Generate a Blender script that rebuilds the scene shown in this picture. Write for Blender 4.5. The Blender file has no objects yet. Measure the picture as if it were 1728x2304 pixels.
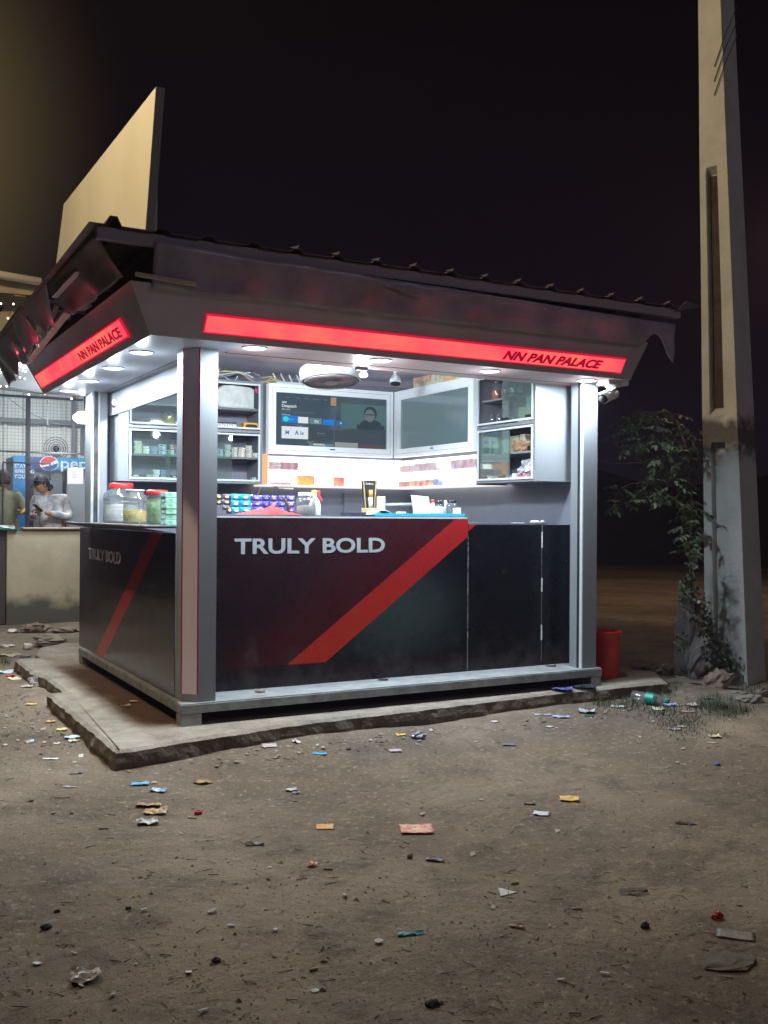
import bpy, bmesh, math, random
from mathutils import Vector, Matrix, noise
R = math.radians
random.seed(7)
scn = bpy.context.scene
COL = scn.collection

# ---------------------------------------------------------------- camera
CAM = Vector((-1.756, -5.532, 1.35)); YAW, PIT, ROL, FPX = 0.5029, 0.0028, 0.0071, 2244.6
_fw = Vector((math.sin(YAW)*math.cos(PIT), math.cos(YAW)*math.cos(PIT), math.sin(PIT)))
_r0 = Vector((math.cos(YAW), -math.sin(YAW), 0)); _u0 = _r0.cross(_fw)
_r = _r0*math.cos(ROL) + _u0*math.sin(ROL); _u = -_r0*math.sin(ROL) + _u0*math.cos(ROL)
cd = bpy.data.cameras.new('camera'); cam = bpy.data.objects.new('camera', cd); COL.objects.link(cam)
cam.matrix_world = Matrix(((_r.x, _u.x, -_fw.x, CAM.x), (_r.y, _u.y, -_fw.y, CAM.y), (_r.z, _u.z, -_fw.z, CAM.z), (0, 0, 0, 1)))
cd.sensor_fit = 'VERTICAL'; cd.sensor_height = 24; cd.sensor_width = 18; cd.lens = FPX/2304*24
cd.clip_start = 0.05; cd.clip_end = 500
scn.camera = cam

def P(px, py, ax, val):
    """world point on an axis plane, surveyed from the photograph"""
    d = _fw*FPX + _r*(px-864) - _u*(py-1152)
    i = 'xyz'.index(ax)
    return CAM + d*((val-CAM[i])/d[i])

# ---------------------------------------------------------------- world, exposure
w = bpy.data.worlds.new('World'); scn.world = w; w.use_nodes = True
nt = w.node_tree; nt.nodes.clear()
N = nt.nodes.new; L = nt.links.new
out = N('ShaderNodeOutputWorld'); bg = N('ShaderNodeBackground'); sky = N('ShaderNodeTexSky')
sky.sky_type = 'NISHITA'; sky.sun_disc = False; sky.sun_elevation = R(-8); sky.sun_rotation = R(200)
bg.inputs[1].default_value = 0.05
L(sky.outputs[0], bg.inputs[0])
# night town glow: a warm patch of lit haze round the street lamp on the left, dark violet elsewhere
geo = N('ShaderNodeTexCoord')
glow = N('ShaderNodeVectorMath'); glow.operation = 'DOT_PRODUCT'
gd = (_fw - _r*0.62 + _u*0.40).normalized(); glow.inputs[1].default_value = gd
L(geo.outputs['Generated'], glow.inputs[0])
mr = N('ShaderNodeMapRange'); mr.inputs[1].default_value = 0.955; mr.inputs[2].default_value = 1.0
mr.inputs[3].default_value = 0.0; mr.inputs[4].default_value = 1.0
L(glow.outputs['Value'], mr.inputs[0])
pw = N('ShaderNodeMath'); pw.operation = 'POWER'; pw.inputs[1].default_value = 2.6
L(mr.outputs[0], pw.inputs[0])
mx = N('ShaderNodeMix'); mx.data_type = 'RGBA'
mx.inputs['B'].default_value = (0.19, 0.135, 0.06, 1)
L(pw.outputs[0], mx.inputs['Factor'])
sz = N('ShaderNodeSeparateXYZ'); L(geo.outputs['Generated'], sz.inputs[0])
el = N('ShaderNodeMapRange'); el.inputs[1].default_value = 0.0; el.inputs[2].default_value = 0.5; L(sz.outputs['Z'], el.inputs[0])
low = N('ShaderNodeMix'); low.data_type = 'RGBA'; low.inputs['A'].default_value = (0.0060, 0.0038, 0.0085, 1); low.inputs['B'].default_value = (0.0008, 0.0006, 0.0011, 1)
L(el.outputs[0], low.inputs['Factor']); L(low.outputs['Result'], mx.inputs['A'])
bg2 = N('ShaderNodeBackground'); bg2.inputs[1].default_value = 1.0; L(mx.outputs['Result'], bg2.inputs[0])
add = N('ShaderNodeAddShader'); L(bg.outputs[0], add.inputs[0]); L(bg2.outputs[0], add.inputs[1]); L(add.outputs[0], out.inputs[0])
vs = scn.view_settings; vs.view_transform = 'Standard'; vs.look = 'None'; vs.exposure = 0; vs.gamma = 1
scn.cycles.sample_clamp_indirect = 3.0

# ---------------------------------------------------------------- lamps of the place (street lamp off to the left)
def area(name, loc, power, size, col, aim=None, parent=None, spread=180):
    l = bpy.data.lights.new(name, 'AREA'); l.shape = 'DISK'; l.size = size; l.energy = power; l.color = col; l.spread = R(spread)
    o = bpy.data.objects.new(name, l); COL.objects.link(o); o.location = loc
    d = Vector(aim) if aim else Vector((0, 0, -1))
    o.rotation_euler = d.to_track_quat('-Z', 'Y').to_euler()
    if parent is not None:
        o.parent = parent; o.location = Vector(loc) - parent.location
    return o

# ---------------------------------------------------------------- materials
MATS = {}
def mat(name, col=(.5, .5, .5), rough=.6, metal=0, nz=0, ns=8, bump=0, bs=40, emit=None, es=0, col2=None, dark=None, spec=None, coat=0, detail=6, alpha=None, scl=None):
    if name in MATS: return MATS[name]
    m = bpy.data.materials.new(name); m.use_nodes = True; MATS[name] = m
    t = m.node_tree; b = t.nodes['Principled BSDF']
    b.inputs['Base Color'].default_value = (*col, 1); b.inputs['Roughness'].default_value = rough; b.inputs['Metallic'].default_value = metal
    if spec is not None: b.inputs['Specular IOR Level'].default_value = spec
    if coat: b.inputs['Coat Weight'].default_value = coat; b.inputs['Coat Roughness'].default_value = .06
    tc = t.nodes.new('ShaderNodeTexCoord')
    vec = tc.outputs['Object']
    if scl:
        mp = t.nodes.new('ShaderNodeMapping'); mp.inputs['Scale'].default_value = scl; t.links.new(vec, mp.inputs[0]); vec = mp.outputs[0]
    if nz or col2:
        n = t.nodes.new('ShaderNodeTexNoise'); n.inputs['Scale'].default_value = ns; n.inputs['Detail'].default_value = detail; n.inputs['Roughness'].default_value = .65
        t.links.new(vec, n.inputs['Vector'])
        r = t.nodes.new('ShaderNodeMapRange'); r.inputs[1].default_value = .35; r.inputs[2].default_value = .65
        t.links.new(n.outputs['Fac'], r.inputs[0])
        x = t.nodes.new('ShaderNodeMix'); x.data_type = 'RGBA'
        c2 = col2 if col2 else tuple(c*(1-nz) for c in col)
        x.inputs['A'].default_value = (*col, 1); x.inputs['B'].default_value = (*c2, 1)
        t.links.new(r.outputs[0], x.inputs['Factor']); t.links.new(x.outputs['Result'], b.inputs['Base Color'])
        rr = t.nodes.new('ShaderNodeMapRange'); rr.inputs[3].default_value = max(rough-.1, .02); rr.inputs[4].default_value = min(rough+.12, 1)
        t.links.new(n.outputs['Fac'], rr.inputs[0]); t.links.new(rr.outputs[0], b.inputs['Roughness'])
    if bump:
        n2 = t.nodes.new('ShaderNodeTexNoise'); n2.inputs['Scale'].default_value = bs; n2.inputs['Detail'].default_value = 8
        t.links.new(vec, n2.inputs['Vector'])
        bp = t.nodes.new('ShaderNodeBump'); bp.inputs['Strength'].default_value = bump; bp.inputs['Distance'].default_value = .01
        t.links.new(n2.outputs['Fac'], bp.inputs['Height']); t.links.new(bp.outputs[0], b.inputs['Normal'])
    if emit: b.inputs['Emission Color'].default_value = (*emit, 1); b.inputs['Emission Strength'].default_value = es
    return m

def glass(name, tint=(.9, .97, .95), refl=.12, haze=0.0):
    if name in MATS: return MATS[name]
    m = bpy.data.materials.new(name); m.use_nodes = True; MATS[name] = m
    t = m.node_tree; t.nodes.clear(); o = t.nodes.new('ShaderNodeOutputMaterial')
    tr = t.nodes.new('ShaderNodeBsdfTransparent'); tr.inputs[0].default_value = (*tint, 1)
    gl = t.nodes.new('ShaderNodeBsdfGlossy'); gl.inputs['Roughness'].default_value = .04
    lw = t.nodes.new('ShaderNodeLayerWeight'); lw.inputs[0].default_value = .35
    ma = t.nodes.new('ShaderNodeMath'); ma.operation = 'MULTIPLY_ADD'; ma.inputs[1].default_value = .6; ma.inputs[2].default_value = refl
    ma.use_clamp = True
    t.links.new(lw.outputs['Fresnel'], ma.inputs[0])
    x = t.nodes.new('ShaderNodeMixShader'); t.links.new(ma.outputs[0], x.inputs[0]); t.links.new(tr.outputs[0], x.inputs[1]); t.links.new(gl.outputs[0], x.inputs[2])
    last = x
    if haze:
        df = t.nodes.new('ShaderNodeBsdfDiffuse'); df.inputs[0].default_value = (.75, .8, .8, 1)
        y = t.nodes.new('ShaderNodeMixShader'); y.inputs[0].default_value = haze
        t.links.new(x.outputs[0], y.inputs[1]); t.links.new(df.outputs[0], y.inputs[2]); last = y
    t.links.new(last.outputs[0], o.inputs[0]); return m

def emis(name, col, s):
    if name in MATS: return MATS[name]
    m = bpy.data.materials.new(name); m.use_nodes = True; MATS[name] = m
    t = m.node_tree; t.nodes.clear(); o = t.nodes.new('ShaderNodeOutputMaterial'); e = t.nodes.new('ShaderNodeEmission')
    e.inputs[0].default_value = (*col, 1); e.inputs[1].default_value = s; t.links.new(e.outputs[0], o.inputs[0]); return m

# ---------------------------------------------------------------- mesh builder
class MB:
    def __init__(s): s.v = []; s.f = []; s.sm = []
    def add(s, vs, fs, smooth=False):
        k = len(s.v); s.v += [Vector(v) for v in vs]; s.f += [tuple(i+k for i in f) for f in fs]; s.sm += [smooth]*len(fs); return s
    def box(s, x0, x1, y0, y1, z0, z1, M=None):
        vs = [Vector((x, y, z)) for z in (z0, z1) for y in (y0, y1) for x in (x0, x1)]
        if M is not None: vs = [M @ v for v in vs]
        return s.add(vs, [(0, 2, 3, 1), (4, 5, 7, 6), (0, 1, 5, 4), (2, 6, 7, 3), (0, 4, 6, 2), (1, 3, 7, 5)])
    def quad(s, a, b, c, d): return s.add([a, b, c, d], [(0, 1, 2, 3)])
    def prism(s, poly, d, smooth=False):
        n = len(poly); d = Vector(d); p = [Vector(q) for q in poly]
        return s.add(p + [q+d for q in p], [tuple(range(n))[::-1], tuple(range(n, 2*n))] + [(i, (i+1) % n, (i+1) % n+n, i+n) for i in range(n)], smooth)
    def lathe(s, prof, c=(0, 0, 0), seg=24, M=None, cap=True):
        c = Vector(c); vs = []; fs = []
        for r, z in prof:
            for k in range(seg):
                a = 2*math.pi*k/seg; v = Vector((r*math.cos(a), r*math.sin(a), z))
                if M is not None: v = M @ v
                vs.append(v + c)
        n = len(prof)
        for i in range(n-1):
            for k in range(seg):
                fs.append((i*seg+k, i*seg+(k+1) % seg, (i+1)*seg+(k+1) % seg, (i+1)*seg+k))
        if cap:
            if prof[0][0] > 1e-4: fs.append(tuple(range(seg))[::-1])
            if prof[-1][0] > 1e-4: fs.append(tuple(range((n-1)*seg, n*seg)))
        return s.add(vs, fs, True)
    def tube(s, path, r, seg=8, taper=None):
        path = [Vector(p) for p in path]; n = len(path); vs = []; fs = []
        for i, p in enumerate(path):
            t = (path[min(i+1, n-1)] - path[max(i-1, 0)]).normalized()
            a = t.cross(Vector((0, 0, 1)));
            if a.length < .05: a = t.cross(Vector((1, 0, 0)))
            a.normalize(); b = t.cross(a)
            rr = r if taper is None else r + (taper-r)*i/max(n-1, 1)
            for k in range(seg):
                q = 2*math.pi*k/seg; vs.append(p + a*rr*math.cos(q) + b*rr*math.sin(q))
        for i in range(n-1):
            for k in range(seg): fs.append((i*seg+k, i*seg+(k+1) % seg, (i+1)*seg+(k+1) % seg, (i+1)*seg+k))
        fs += [tuple(range(seg))[::-1], tuple(range((n-1)*seg, n*seg))]
        return s.add(vs, fs, True)
    def ball(s, c, rx, ry=None, rz=None, seg=14, rings=9, jit=0, sd=0):
        ry = rx if ry is None else ry; rz = rx if rz is None else rz; c = Vector(c); vs = [c+Vector((0, 0, -rz))]; fs = []
        for i in range(1, rings):
            th = math.pi*i/rings
            for k in range(seg):
                a = 2*math.pi*k/seg
                d = Vector((math.sin(th)*math.cos(a), math.sin(th)*math.sin(a), -math.cos(th)))
                q = 1+jit*noise.noise(d*2.1+Vector((sd, sd*1.7, 0)))*1.6 + jit*.5*noise.noise(d*6+Vector((sd, 0, sd)))
                vs.append(c + Vector((d.x*rx, d.y*ry, d.z*rz))*q)
        vs.append(c+Vector((0, 0, rz))); e = len(vs)-1
        for k in range(seg):
            fs.append((0, 1+(k+1) % seg, 1+k)); fs.append((e, e-seg+k, e-seg+(k+1) % seg))
        for i in range(rings-2):
            for k in range(seg): fs.append((1+i*seg+k, 1+i*seg+(k+1) % seg, 1+(i+1)*seg+(k+1) % seg, 1+(i+1)*seg+k))
        return s.add(vs, fs, jit < .12)
    def build(s, name, m, parent=None, bevel=0):
        me = bpy.data.meshes.new(name); me.from_pydata([tuple(v) for v in s.v], [], s.f)
        for p, q in zip(me.polygons, s.sm): p.use_smooth = q
        me.materials.append(m); me.update()
        o = bpy.data.objects.new(name, me); COL.objects.link(o)
        if parent is not None:
            o.parent = parent
            o.matrix_parent_inverse = Matrix.Translation(-Vector(parent.get('_w', (0, 0, 0)))) if parent.type == 'EMPTY' else Matrix()
        if bevel:
            b = o.modifiers.new('Bevel', 'BEVEL'); b.width = bevel; b.segments = 2; b.limit_method = 'ANGLE'
        return o

def tag(o, label, cat, group=None, kind=None):
    if label: o['label'] = label
    if cat: o['category'] = cat
    if group: o['group'] = group
    if kind: o['kind'] = kind
    return o
def thing(name, label, cat, loc=(0, 0, 0), group=None):
    o = bpy.data.objects.new(name, None); COL.objects.link(o); o.location = loc; o['_w'] = list(loc); o.empty_display_size = .05
    return tag(o, label, cat, group)
def dup(root, delta, label=None, rz=0):
    def cp(o, par):
        c = o.copy(); COL.objects.link(c)
        if par is not None: c.parent = par; c.matrix_parent_inverse = o.matrix_parent_inverse.copy()
        for ch in o.children: cp(ch, c)
        return c
    c = cp(root, None); c.location = Vector(root.location)+Vector(delta)
    if rz: c.rotation_euler.z = rz
    if label: c['label'] = label
    return c
def text(name, s, size, m, parent, origin, xdir, ydir, sx=1, bold=.0, shear=0, depth=.001, align='LEFT'):
    c = bpy.data.curves.new(name, 'FONT'); c.body = s; c.size = size; c.offset = bold*size; c.extrude = depth; c.shear = shear; c.align_x = align
    c.resolution_u = 4
    o = bpy.data.objects.new(name, c); COL.objects.link(o)
    bpy.context.view_layer.update()
    me = bpy.data.meshes.new_from_object(o.evaluated_get(bpy.context.evaluated_depsgraph_get()))
    bpy.data.objects.remove(o); bpy.data.curves.remove(c)
    X = Vector(xdir).normalized(); Y = Vector(ydir).normalized(); Z = X.cross(Y)
    for v in me.vertices:
        v.co = Vector(origin) + X*(v.co.x*sx) + Y*v.co.y + Z*v.co.z
    me.materials.clear(); me.materials.append(m)
    o = bpy.data.objects.new(name, me); COL.objects.link(o)
    if parent is not None:
        o.parent = parent
        o.matrix_parent_inverse = Matrix.Translation(-Vector(parent.get('_w', (0, 0, 0)))) if parent.type == 'EMPTY' else Matrix()
    return o

# common materials
ACP = mat('silver_composite', (.27, .29, .31), .38, .25, nz=.12, ns=3)
ACPD = mat('grey_composite', (.17, .18, .20), .42, .2, nz=.15, ns=3)
WALLIN = mat('inner_wall_grey', (.19, .205, .25), .5, 0, nz=.1, ns=4)
ALU = mat('white_aluminium', (.62, .66, .68), .35, .3)
STEEL = mat('galvanised_frame', (.36, .38, .37), .55, .3, nz=.45, ns=9, bump=.15, bs=60)
BLACK = mat('black_matte', (.008, .008, .009), .7)
CHROME = mat('chrome', (.7, .7, .7), .15, 1)
WHITEP = mat('white_plastic', (.75, .77, .76), .35)
GLASS = glass('cabinet_glass', (.88, .96, .94), .06, .03)
CLEAR = glass('clear_plastic', (.9, .93, .93), .12, .08)

# ================================================================ SETTING
# ---- ground
def ground_mat():
    m = bpy.data.materials.new('trodden_earth'); m.use_nodes = True; t = m.node_tree; b = t.nodes['Principled BSDF']
    NN = t.nodes.new; LL = t.links.new
    tc = NN('ShaderNodeTexCoord'); v = tc.outputs['Object']
    def nz(s, d=8, r=.6, vec=v):
        n = NN('ShaderNodeTexNoise'); n.inputs['Scale'].default_value = s; n.inputs['Detail'].default_value = d; n.inputs['Roughness'].default_value = r; LL(vec, n.inputs['Vector']); return n.outputs['Fac']
    def mix(f, a, c, lo, hi):
        r = NN('ShaderNodeMapRange'); r.inputs[1].default_value = lo; r.inputs[2].default_value = hi; LL(f, r.inputs[0])
        x = NN('ShaderNodeMix'); x.data_type = 'RGBA'; LL(r.outputs[0], x.inputs['Factor'])
        if isinstance(a, tuple): x.inputs['A'].default_value = (*a, 1)
        else: LL(a, x.inputs['A'])
        x.inputs['B'].default_value = (*c, 1); return x.outputs['Result']
    c = mix(nz(.55, 5, .55), (.285, .228, .168), (.165, .128, .094), .40, .60)
    c = mix(nz(3.2, 9, .7), c, (.115, .092, .068), .48, .70)
    c = mix(nz(26, 10, .75), c, (.38, .32, .24), .54, .68)
    c = mix(nz(70, 6, .8), c, (.05, .04, .03), .56, .66)
    c = mix(nz(9, 8, .7), c, (.10, .105, .055), .66, .80)
    vo = NN('ShaderNodeTexVoronoi'); vo.inputs['Scale'].default_value = 55; LL(v, vo.inputs['Vector'])
    c = mix(vo.outputs['Distance'], (.07, .06, .05), (.2, .16, .12), .02, .03) if False else c
    LL(c, b.inputs['Base Color']); b.inputs['Roughness'].default_value = .92; b.inputs['Specular IOR Level'].default_value = .25
    n1 = nz(30, 12, .75); n2 = nz(4, 6, .6)
    bp = NN('ShaderNodeBump'); bp.inputs['Strength'].default_value = .9; bp.inputs['Distance'].default_value = .018; LL(n1, bp.inputs['Height'])
    bq = NN('ShaderNodeBump'); bq.inputs['Strength'].default_value = .7; bq.inputs['Distance'].default_value = .05; LL(n2, bq.inputs['Height']); LL(bp.outputs[0], bq.inputs['Normal'])
    LL(bq.outputs[0], b.inputs['Normal']); return m
EARTH = ground_mat()
def gh(x, y):
    yf_ = -.36+.072*(x+.48)
    dx_ = max(-.5-x, 0, x-3.75); dy_ = max(yf_-y, 0, y-3.4); d = math.hypot(dx_, dy_); q = max(0, 1-d/1.0); q = q*q*(3-2*q)
    h = .058*q + .022*noise.noise(Vector((x*.9, y*.9, 0)))+.012*noise.noise(Vector((x*3, y*3, 3)))+.005*noise.noise(Vector((x*9, y*9, 5)))
    return h - .008
g = MB()
xs = [-150, -60, -25, -12, -7] + [-5+i*.07 for i in range(int(15/.07)+1)] + [11, 14, 20, 35, 70, 150]
ys = [-60, -20, -10, -7] + [-6+i*.07 for i in range(int(12.5/.07)+1)] + [7.5, 9, 12, 16, 25, 50, 100, 200]
vs_ = [(x, y, gh(x, y)) for y in ys for x in xs]; nx = len(xs)
g.add(vs_, [(j*nx+i, j*nx+i+1, (j+1)*nx+i+1, (j+1)*nx+i) for j in range(len(ys)-1) for i in range(nx-1)], True)
tag(g.build('ground', EARTH), None, None, kind='structure')

# ---- concrete plinth the kiosk stands on
def plinth_mat():
    m = mat('weathered_concrete', (.30, .265, .21), .9, nz=.38, ns=7, bump=1.0, bs=38)
    t = m.node_tree; b = t.nodes['Principled BSDF']; src = b.inputs['Base Color'].links[0].from_socket
    tc = t.nodes.new('ShaderNodeTexCoord')
    # brown spilled dirt beside the left panel: mask from position + noise
    sp = t.nodes.new('ShaderNodeSeparateXYZ'); t.links.new(tc.outputs['Object'], sp.inputs[0])
    n = t.nodes.new('ShaderNodeTexNoise'); n.inputs['Scale'].default_value = 5; n.inputs['Detail'].default_value = 8; t.links.new(tc.outputs['Object'], n.inputs['Vector'])
    a = t.nodes.new('ShaderNodeMath'); a.operation = 'MULTIPLY_ADD'; a.inputs[1].default_value = .35; t.links.new(n.outputs['Fac'], a.inputs[0]); t.links.new(sp.outputs['X'], a.inputs[2])
    mr = t.nodes.new('ShaderNodeMapRange'); mr.inputs[1].default_value = -.14; mr.inputs[2].default_value = 0.02; t.links.new(a.outputs[0], mr.inputs[0])
    my = t.nodes.new('ShaderNodeMapRange'); my.inputs[1].default_value = -.02; my.inputs[2].default_value = .12; t.links.new(sp.outputs['Y'], my.inputs[0])
    mz = t.nodes.new('ShaderNodeMapRange'); mz.inputs[1].default_value = 2.75; mz.inputs[2].default_value = 2.5; t.links.new(sp.outputs['Y'], mz.inputs[0])
    k = t.nodes.new('ShaderNodeMath'); k.operation = 'MULTIPLY'; t.links.new(mr.outputs[0], k.inputs[0]); t.links.new(my.outputs[0], k.inputs[1])
    k2 = t.nodes.new('ShaderNodeMath'); k2.operation = 'MULTIPLY'; t.links.new(k.outputs[0], k2.inputs[0]); t.links.new(mz.outputs[0], k2.inputs[1])
    x = t.nodes.new('ShaderNodeMix'); x.data_type = 'RGBA'; t.links.new(k2.outputs[0], x.inputs['Factor']); t.links.new(src, x.inputs['A']); x.inputs['B'].default_value = (.10, .058, .038, 1)
    # darker side faces (shade of the vertical cut put into the colour)
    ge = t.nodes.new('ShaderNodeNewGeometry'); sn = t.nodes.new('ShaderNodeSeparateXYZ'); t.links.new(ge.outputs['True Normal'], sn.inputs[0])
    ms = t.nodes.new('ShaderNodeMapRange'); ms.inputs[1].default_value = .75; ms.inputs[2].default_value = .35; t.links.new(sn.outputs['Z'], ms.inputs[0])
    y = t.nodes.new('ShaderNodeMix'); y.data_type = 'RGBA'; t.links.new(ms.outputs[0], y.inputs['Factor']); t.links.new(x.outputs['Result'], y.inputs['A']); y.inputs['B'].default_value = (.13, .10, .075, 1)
    t.links.new(y.outputs['Result'], b.inputs['Base Color']); return m
CONC = plinth_mat()
def slab(name, poly, z0, z1, m, parent=None, jit=.012, step=.05, bev=.015, seed=0, wav=.0):
    pts = []
    n = len(poly)
    for i in range(n):
        a = Vector(poly[i]); b = Vector(poly[(i+1) % n]); k = max(1, int((b-a).length/step))
        for j in range(k): pts.append(a.lerp(b, j/k))
    c = sum(pts, Vector((0, 0)))/len(pts); q = []
    for i, p in enumerate(pts):
        d = (pts[(i+1) % len(pts)]-pts[i-1]); nn = Vector((d.y, -d.x)).normalized()
        q.append((p, nn))
    mb = MB(); V = []; n = len(q)
    def zt(p): return z1 + wav*noise.noise(Vector((p.x*1.2, p.y*1.2, seed)))
    for off, z, a in ((-bev*1.6, 0, .3), (0, -bev, 1), (.002, -bev-.022, 1.5), (.006, -bev-.05, 1.9), (.004, -bev-.085, 1.7), (-.01, -(z1-z0), 1.4)):
        for p, nn in q:
            e = p + nn*(off + a*jit*(noise.noise(Vector((p.x*9, p.y*9, z*9+seed)))+.22*noise.noise(Vector((p.x*24, p.y*24, z*25+seed)))))
            V.append((e.x, e.y, zt(p)+z + (jit*.25*noise.noise(Vector((p.x*20, p.y*20, seed))) if off >= 0 else 0)))
    F = [tuple(range(n))] + [(r*n+i, (r+1)*n+i, (r+1)*n+(i+1) % n, r*n+(i+1) % n) for r in range(5) for i in range(n)]
    mb.add(V, F)
    return mb.build(name, m, parent)
def p2(px, py, z=.14): v = P(px, py, 'z', z); return (v.x, v.y)
pl = [p2(262, 1690), (.6, -.225), (1.6, -.165), (2.6, -.10), p2(1500, 1534), (3.9, .30), (3.45, .7), (3.3, 3.3), (-.1, 3.4), p2(120, 1477), p2(34, 1484), p2(70, 1512), p2(100, 1522), p2(146, 1556), p2(106, 1560)]
plo = slab('plinth', pl, -.03, .14, CONC, jit=.013, step=.03, seed=3)
tag(plo, 'cracked concrete plinth with edge coloured dark for shade under the kiosk', 'plinth')

# ================================================================ KIOSK
W, D, ZS, ZT, ZB = 3.03, 2.65, 2.304, .260, .209
k = thing('kiosk', 'grey kiosk with two red lit signs, open counters and black printed panels', 'kiosk', (1.5, 1.3, .14))
# base ring, floor, feet
b = MB(); o_ = .032
b.box(-o_, W+.03, -o_, .06, ZB, ZT).box(-o_, .06, .062, D+o_, ZB, ZT).box(W-.06, W+.03, .062, D+o_, ZB, ZT).box(.062, W-.062, D-.05, D+o_, ZB, ZT)
b.build('base_frame', STEEL, k, bevel=.003)
MB().box(.062, W-.062, .062, D-.052, ZB+.002, ZT-.004).build('floor', ACPD, k)
MB().box(-.028, W+.026, -.028, .262, ZT+.001, ZT+.006).build('sill', mat('sill_worn', (.34, .36, .36), .5, .1, nz=.35, ns=7), k)
MB().box(-.028, .03, .264, D+.02, ZT+.001, ZT+.006).build('sill', STEEL, k)
for (x0, x1, y0, y1) in ((-.03, .09, -.03, .07), (W-.07, W+.02, -.03, .06), (-.03, .08, D-.06, D+.03), (W-.08, W+.02, D-.06, D+.03)):
    MB().box(x0, x1, y0, y1, .125, ZB-.001).build('foot', STEEL, k, bevel=.003)
# corner post (chamfered) and others
PURP = mat('post_chamfer_panel', (.80, .70, .82), .5, 0, nz=.05, ns=3)
REDSTRIP = emis('red_edge_strip', (.40, .008, .03), .22)
cp = [(0, .19), (0, .074), (.074, 0), (.182, 0), (.182, .19)]
kpost = MB().prism([(x, y, ZT+.007) for x, y in cp], (0, 0, ZS-ZT-.008)).build('corner_post', ACP, k)
s2 = math.sqrt(.5)
def chamf(a, b_, z0, z1, e=.0025):
    # strip on the chamfer face between fractions a..b
    p0 = Vector((0, .074)); p1 = Vector((.074, 0)); A = p0.lerp(p1, a); B = p0.lerp(p1, b_); n = Vector((-s2, -s2))
    mb = MB(); mb.prism([(A.x, A.y, z0), (B.x, B.y, z0), (B.x+n.x*e, B.y+n.y*e, z0), (A.x+n.x*e, A.y+n.y*e, z0)], (0, 0, z1-z0)); return mb
chamf(.05, .95, ZT+.05, ZS-.001).build('post_panel', PURP, kpost)
chamf(-.02, .035, ZT+.05, ZS-.001, .004).build('red_strip', REDSTRIP, kpost)
chamf(.965, 1.02, ZT+.05, ZS-.001, .004).build('red_strip', REDSTRIP, kpost)
MB().box(2.905, W, 0, .14, ZT+.007, ZS-.001).build('post', ACP, k)
MB().box(2.898, 2.9045, .002, .030, ZT+.007, ZS-.001).build('shutter_track', ALU, k)
MB().box(2.900, 2.9045, .032, .060, ZT+.007, ZS-.001).build('shutter_slot', BLACK, k)
MB().box(0, .13, 2.46, D, ZT+.007, ZS-.001).build('post', ACP, k)
MB().box(.003, .02, 2.435, 2.458, ZT+.007, ZS-.001).build('shutter_track', ALU, k)
MB().box(.022, .05, 2.425, 2.458, ZT+.007, ZS-.001).build('shutter_slot', mat('shutter_slot_grime', (.09, .09, .09), .6, nz=.8, ns=14), k)
MB().box(.052, .064, 2.425, 2.458, ZT+.007, ZS-.001).build('shutter_track', ALU, k)
# walls and ceiling
MB().box(.13, W, D-.03, D, ZT+.007, 2.64).build('back_wall', WALLIN, k)
MB().box(W-.03, W, .131, D-.031, ZT+.007, 2.64).build('side_wall', WALLIN, k)
MB().box(.02, W-.01, .02, D, 2.645, 2.67).build('ceiling', ACPD, k)
# soffit ring
sf = MB()
sf.box(-.285, .25, -.262, .25, ZS, ZS+.02).box(-.285, .23, .251, 2.80, ZS, ZS+.02)
MB().box(.252, 3.085, -.262, .25, ZS, ZS+.02).build('soffit', mat('soffit_front_light_tint', (.46, .33, .32), .4, .05, nz=.08, ns=2), k)  # salmon colour stands in for warm light on the front soffit
sf.box(.231, 3.0, .235, .25, ZS+.021, 2.644).box(.215, .23, .251, D, ZS+.021, 2.644)
sf.build('soffit', mat('soffit_panel', (.36, .38, .42), .32, .1, nz=.08, ns=2), k)
MB().box(.26, 2.99, .098, .103, ZS-.002, ZS-.0002).box(.258, .26, .06, .10, ZS-.002, ZS-.0002).build('shutter_groove', BLACK, k)
MB().box(.098, .103, .26, 2.43, ZS-.002, ZS-.0002).build('shutter_groove', BLACK, k)
# fascia: sloped boards, mitred
kk = .6; ZF = 2.545; dz = ZF-ZS
def fy(z): return -.267-kk*(z-ZS)
def fx(z): return -.292-kk*(z-ZS)
FASC = mat('fascia_composite', (.46, .43, .52), .34, .2, nz=.18, ns=2.5)
f = MB()
f.quad((fx(ZS), fy(ZS), ZS-.003), (3.09, fy(ZS), ZS-.003), (3.12, fy(ZF), ZF), (fx(ZF), fy(ZF), ZF))
f.quad((fx(ZS), fy(ZS), ZS-.003), (fx(ZF), fy(ZF), ZF), (fx(ZF), 2.83, ZF), (fx(ZS), 2.83, ZS-.003))
f.quad((3.09, fy(ZS), ZS-.003), (3.09, .3, ZS-.003), (3.12, .3, ZF), (3.12, fy(ZF), ZF))
f.quad((fx(ZF), 2.83, ZF), (0, 2.83, ZF), (0, 2.83, ZS-.003), (fx(ZS), 2.83, ZS-.003))
f.quad((fx(ZF), fy(ZF), ZF), (3.12, fy(ZF), ZF), (3.12, 2.83, ZF), (fx(ZF), 2.83, ZF))
f.build('fascia', FASC, k)
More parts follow.
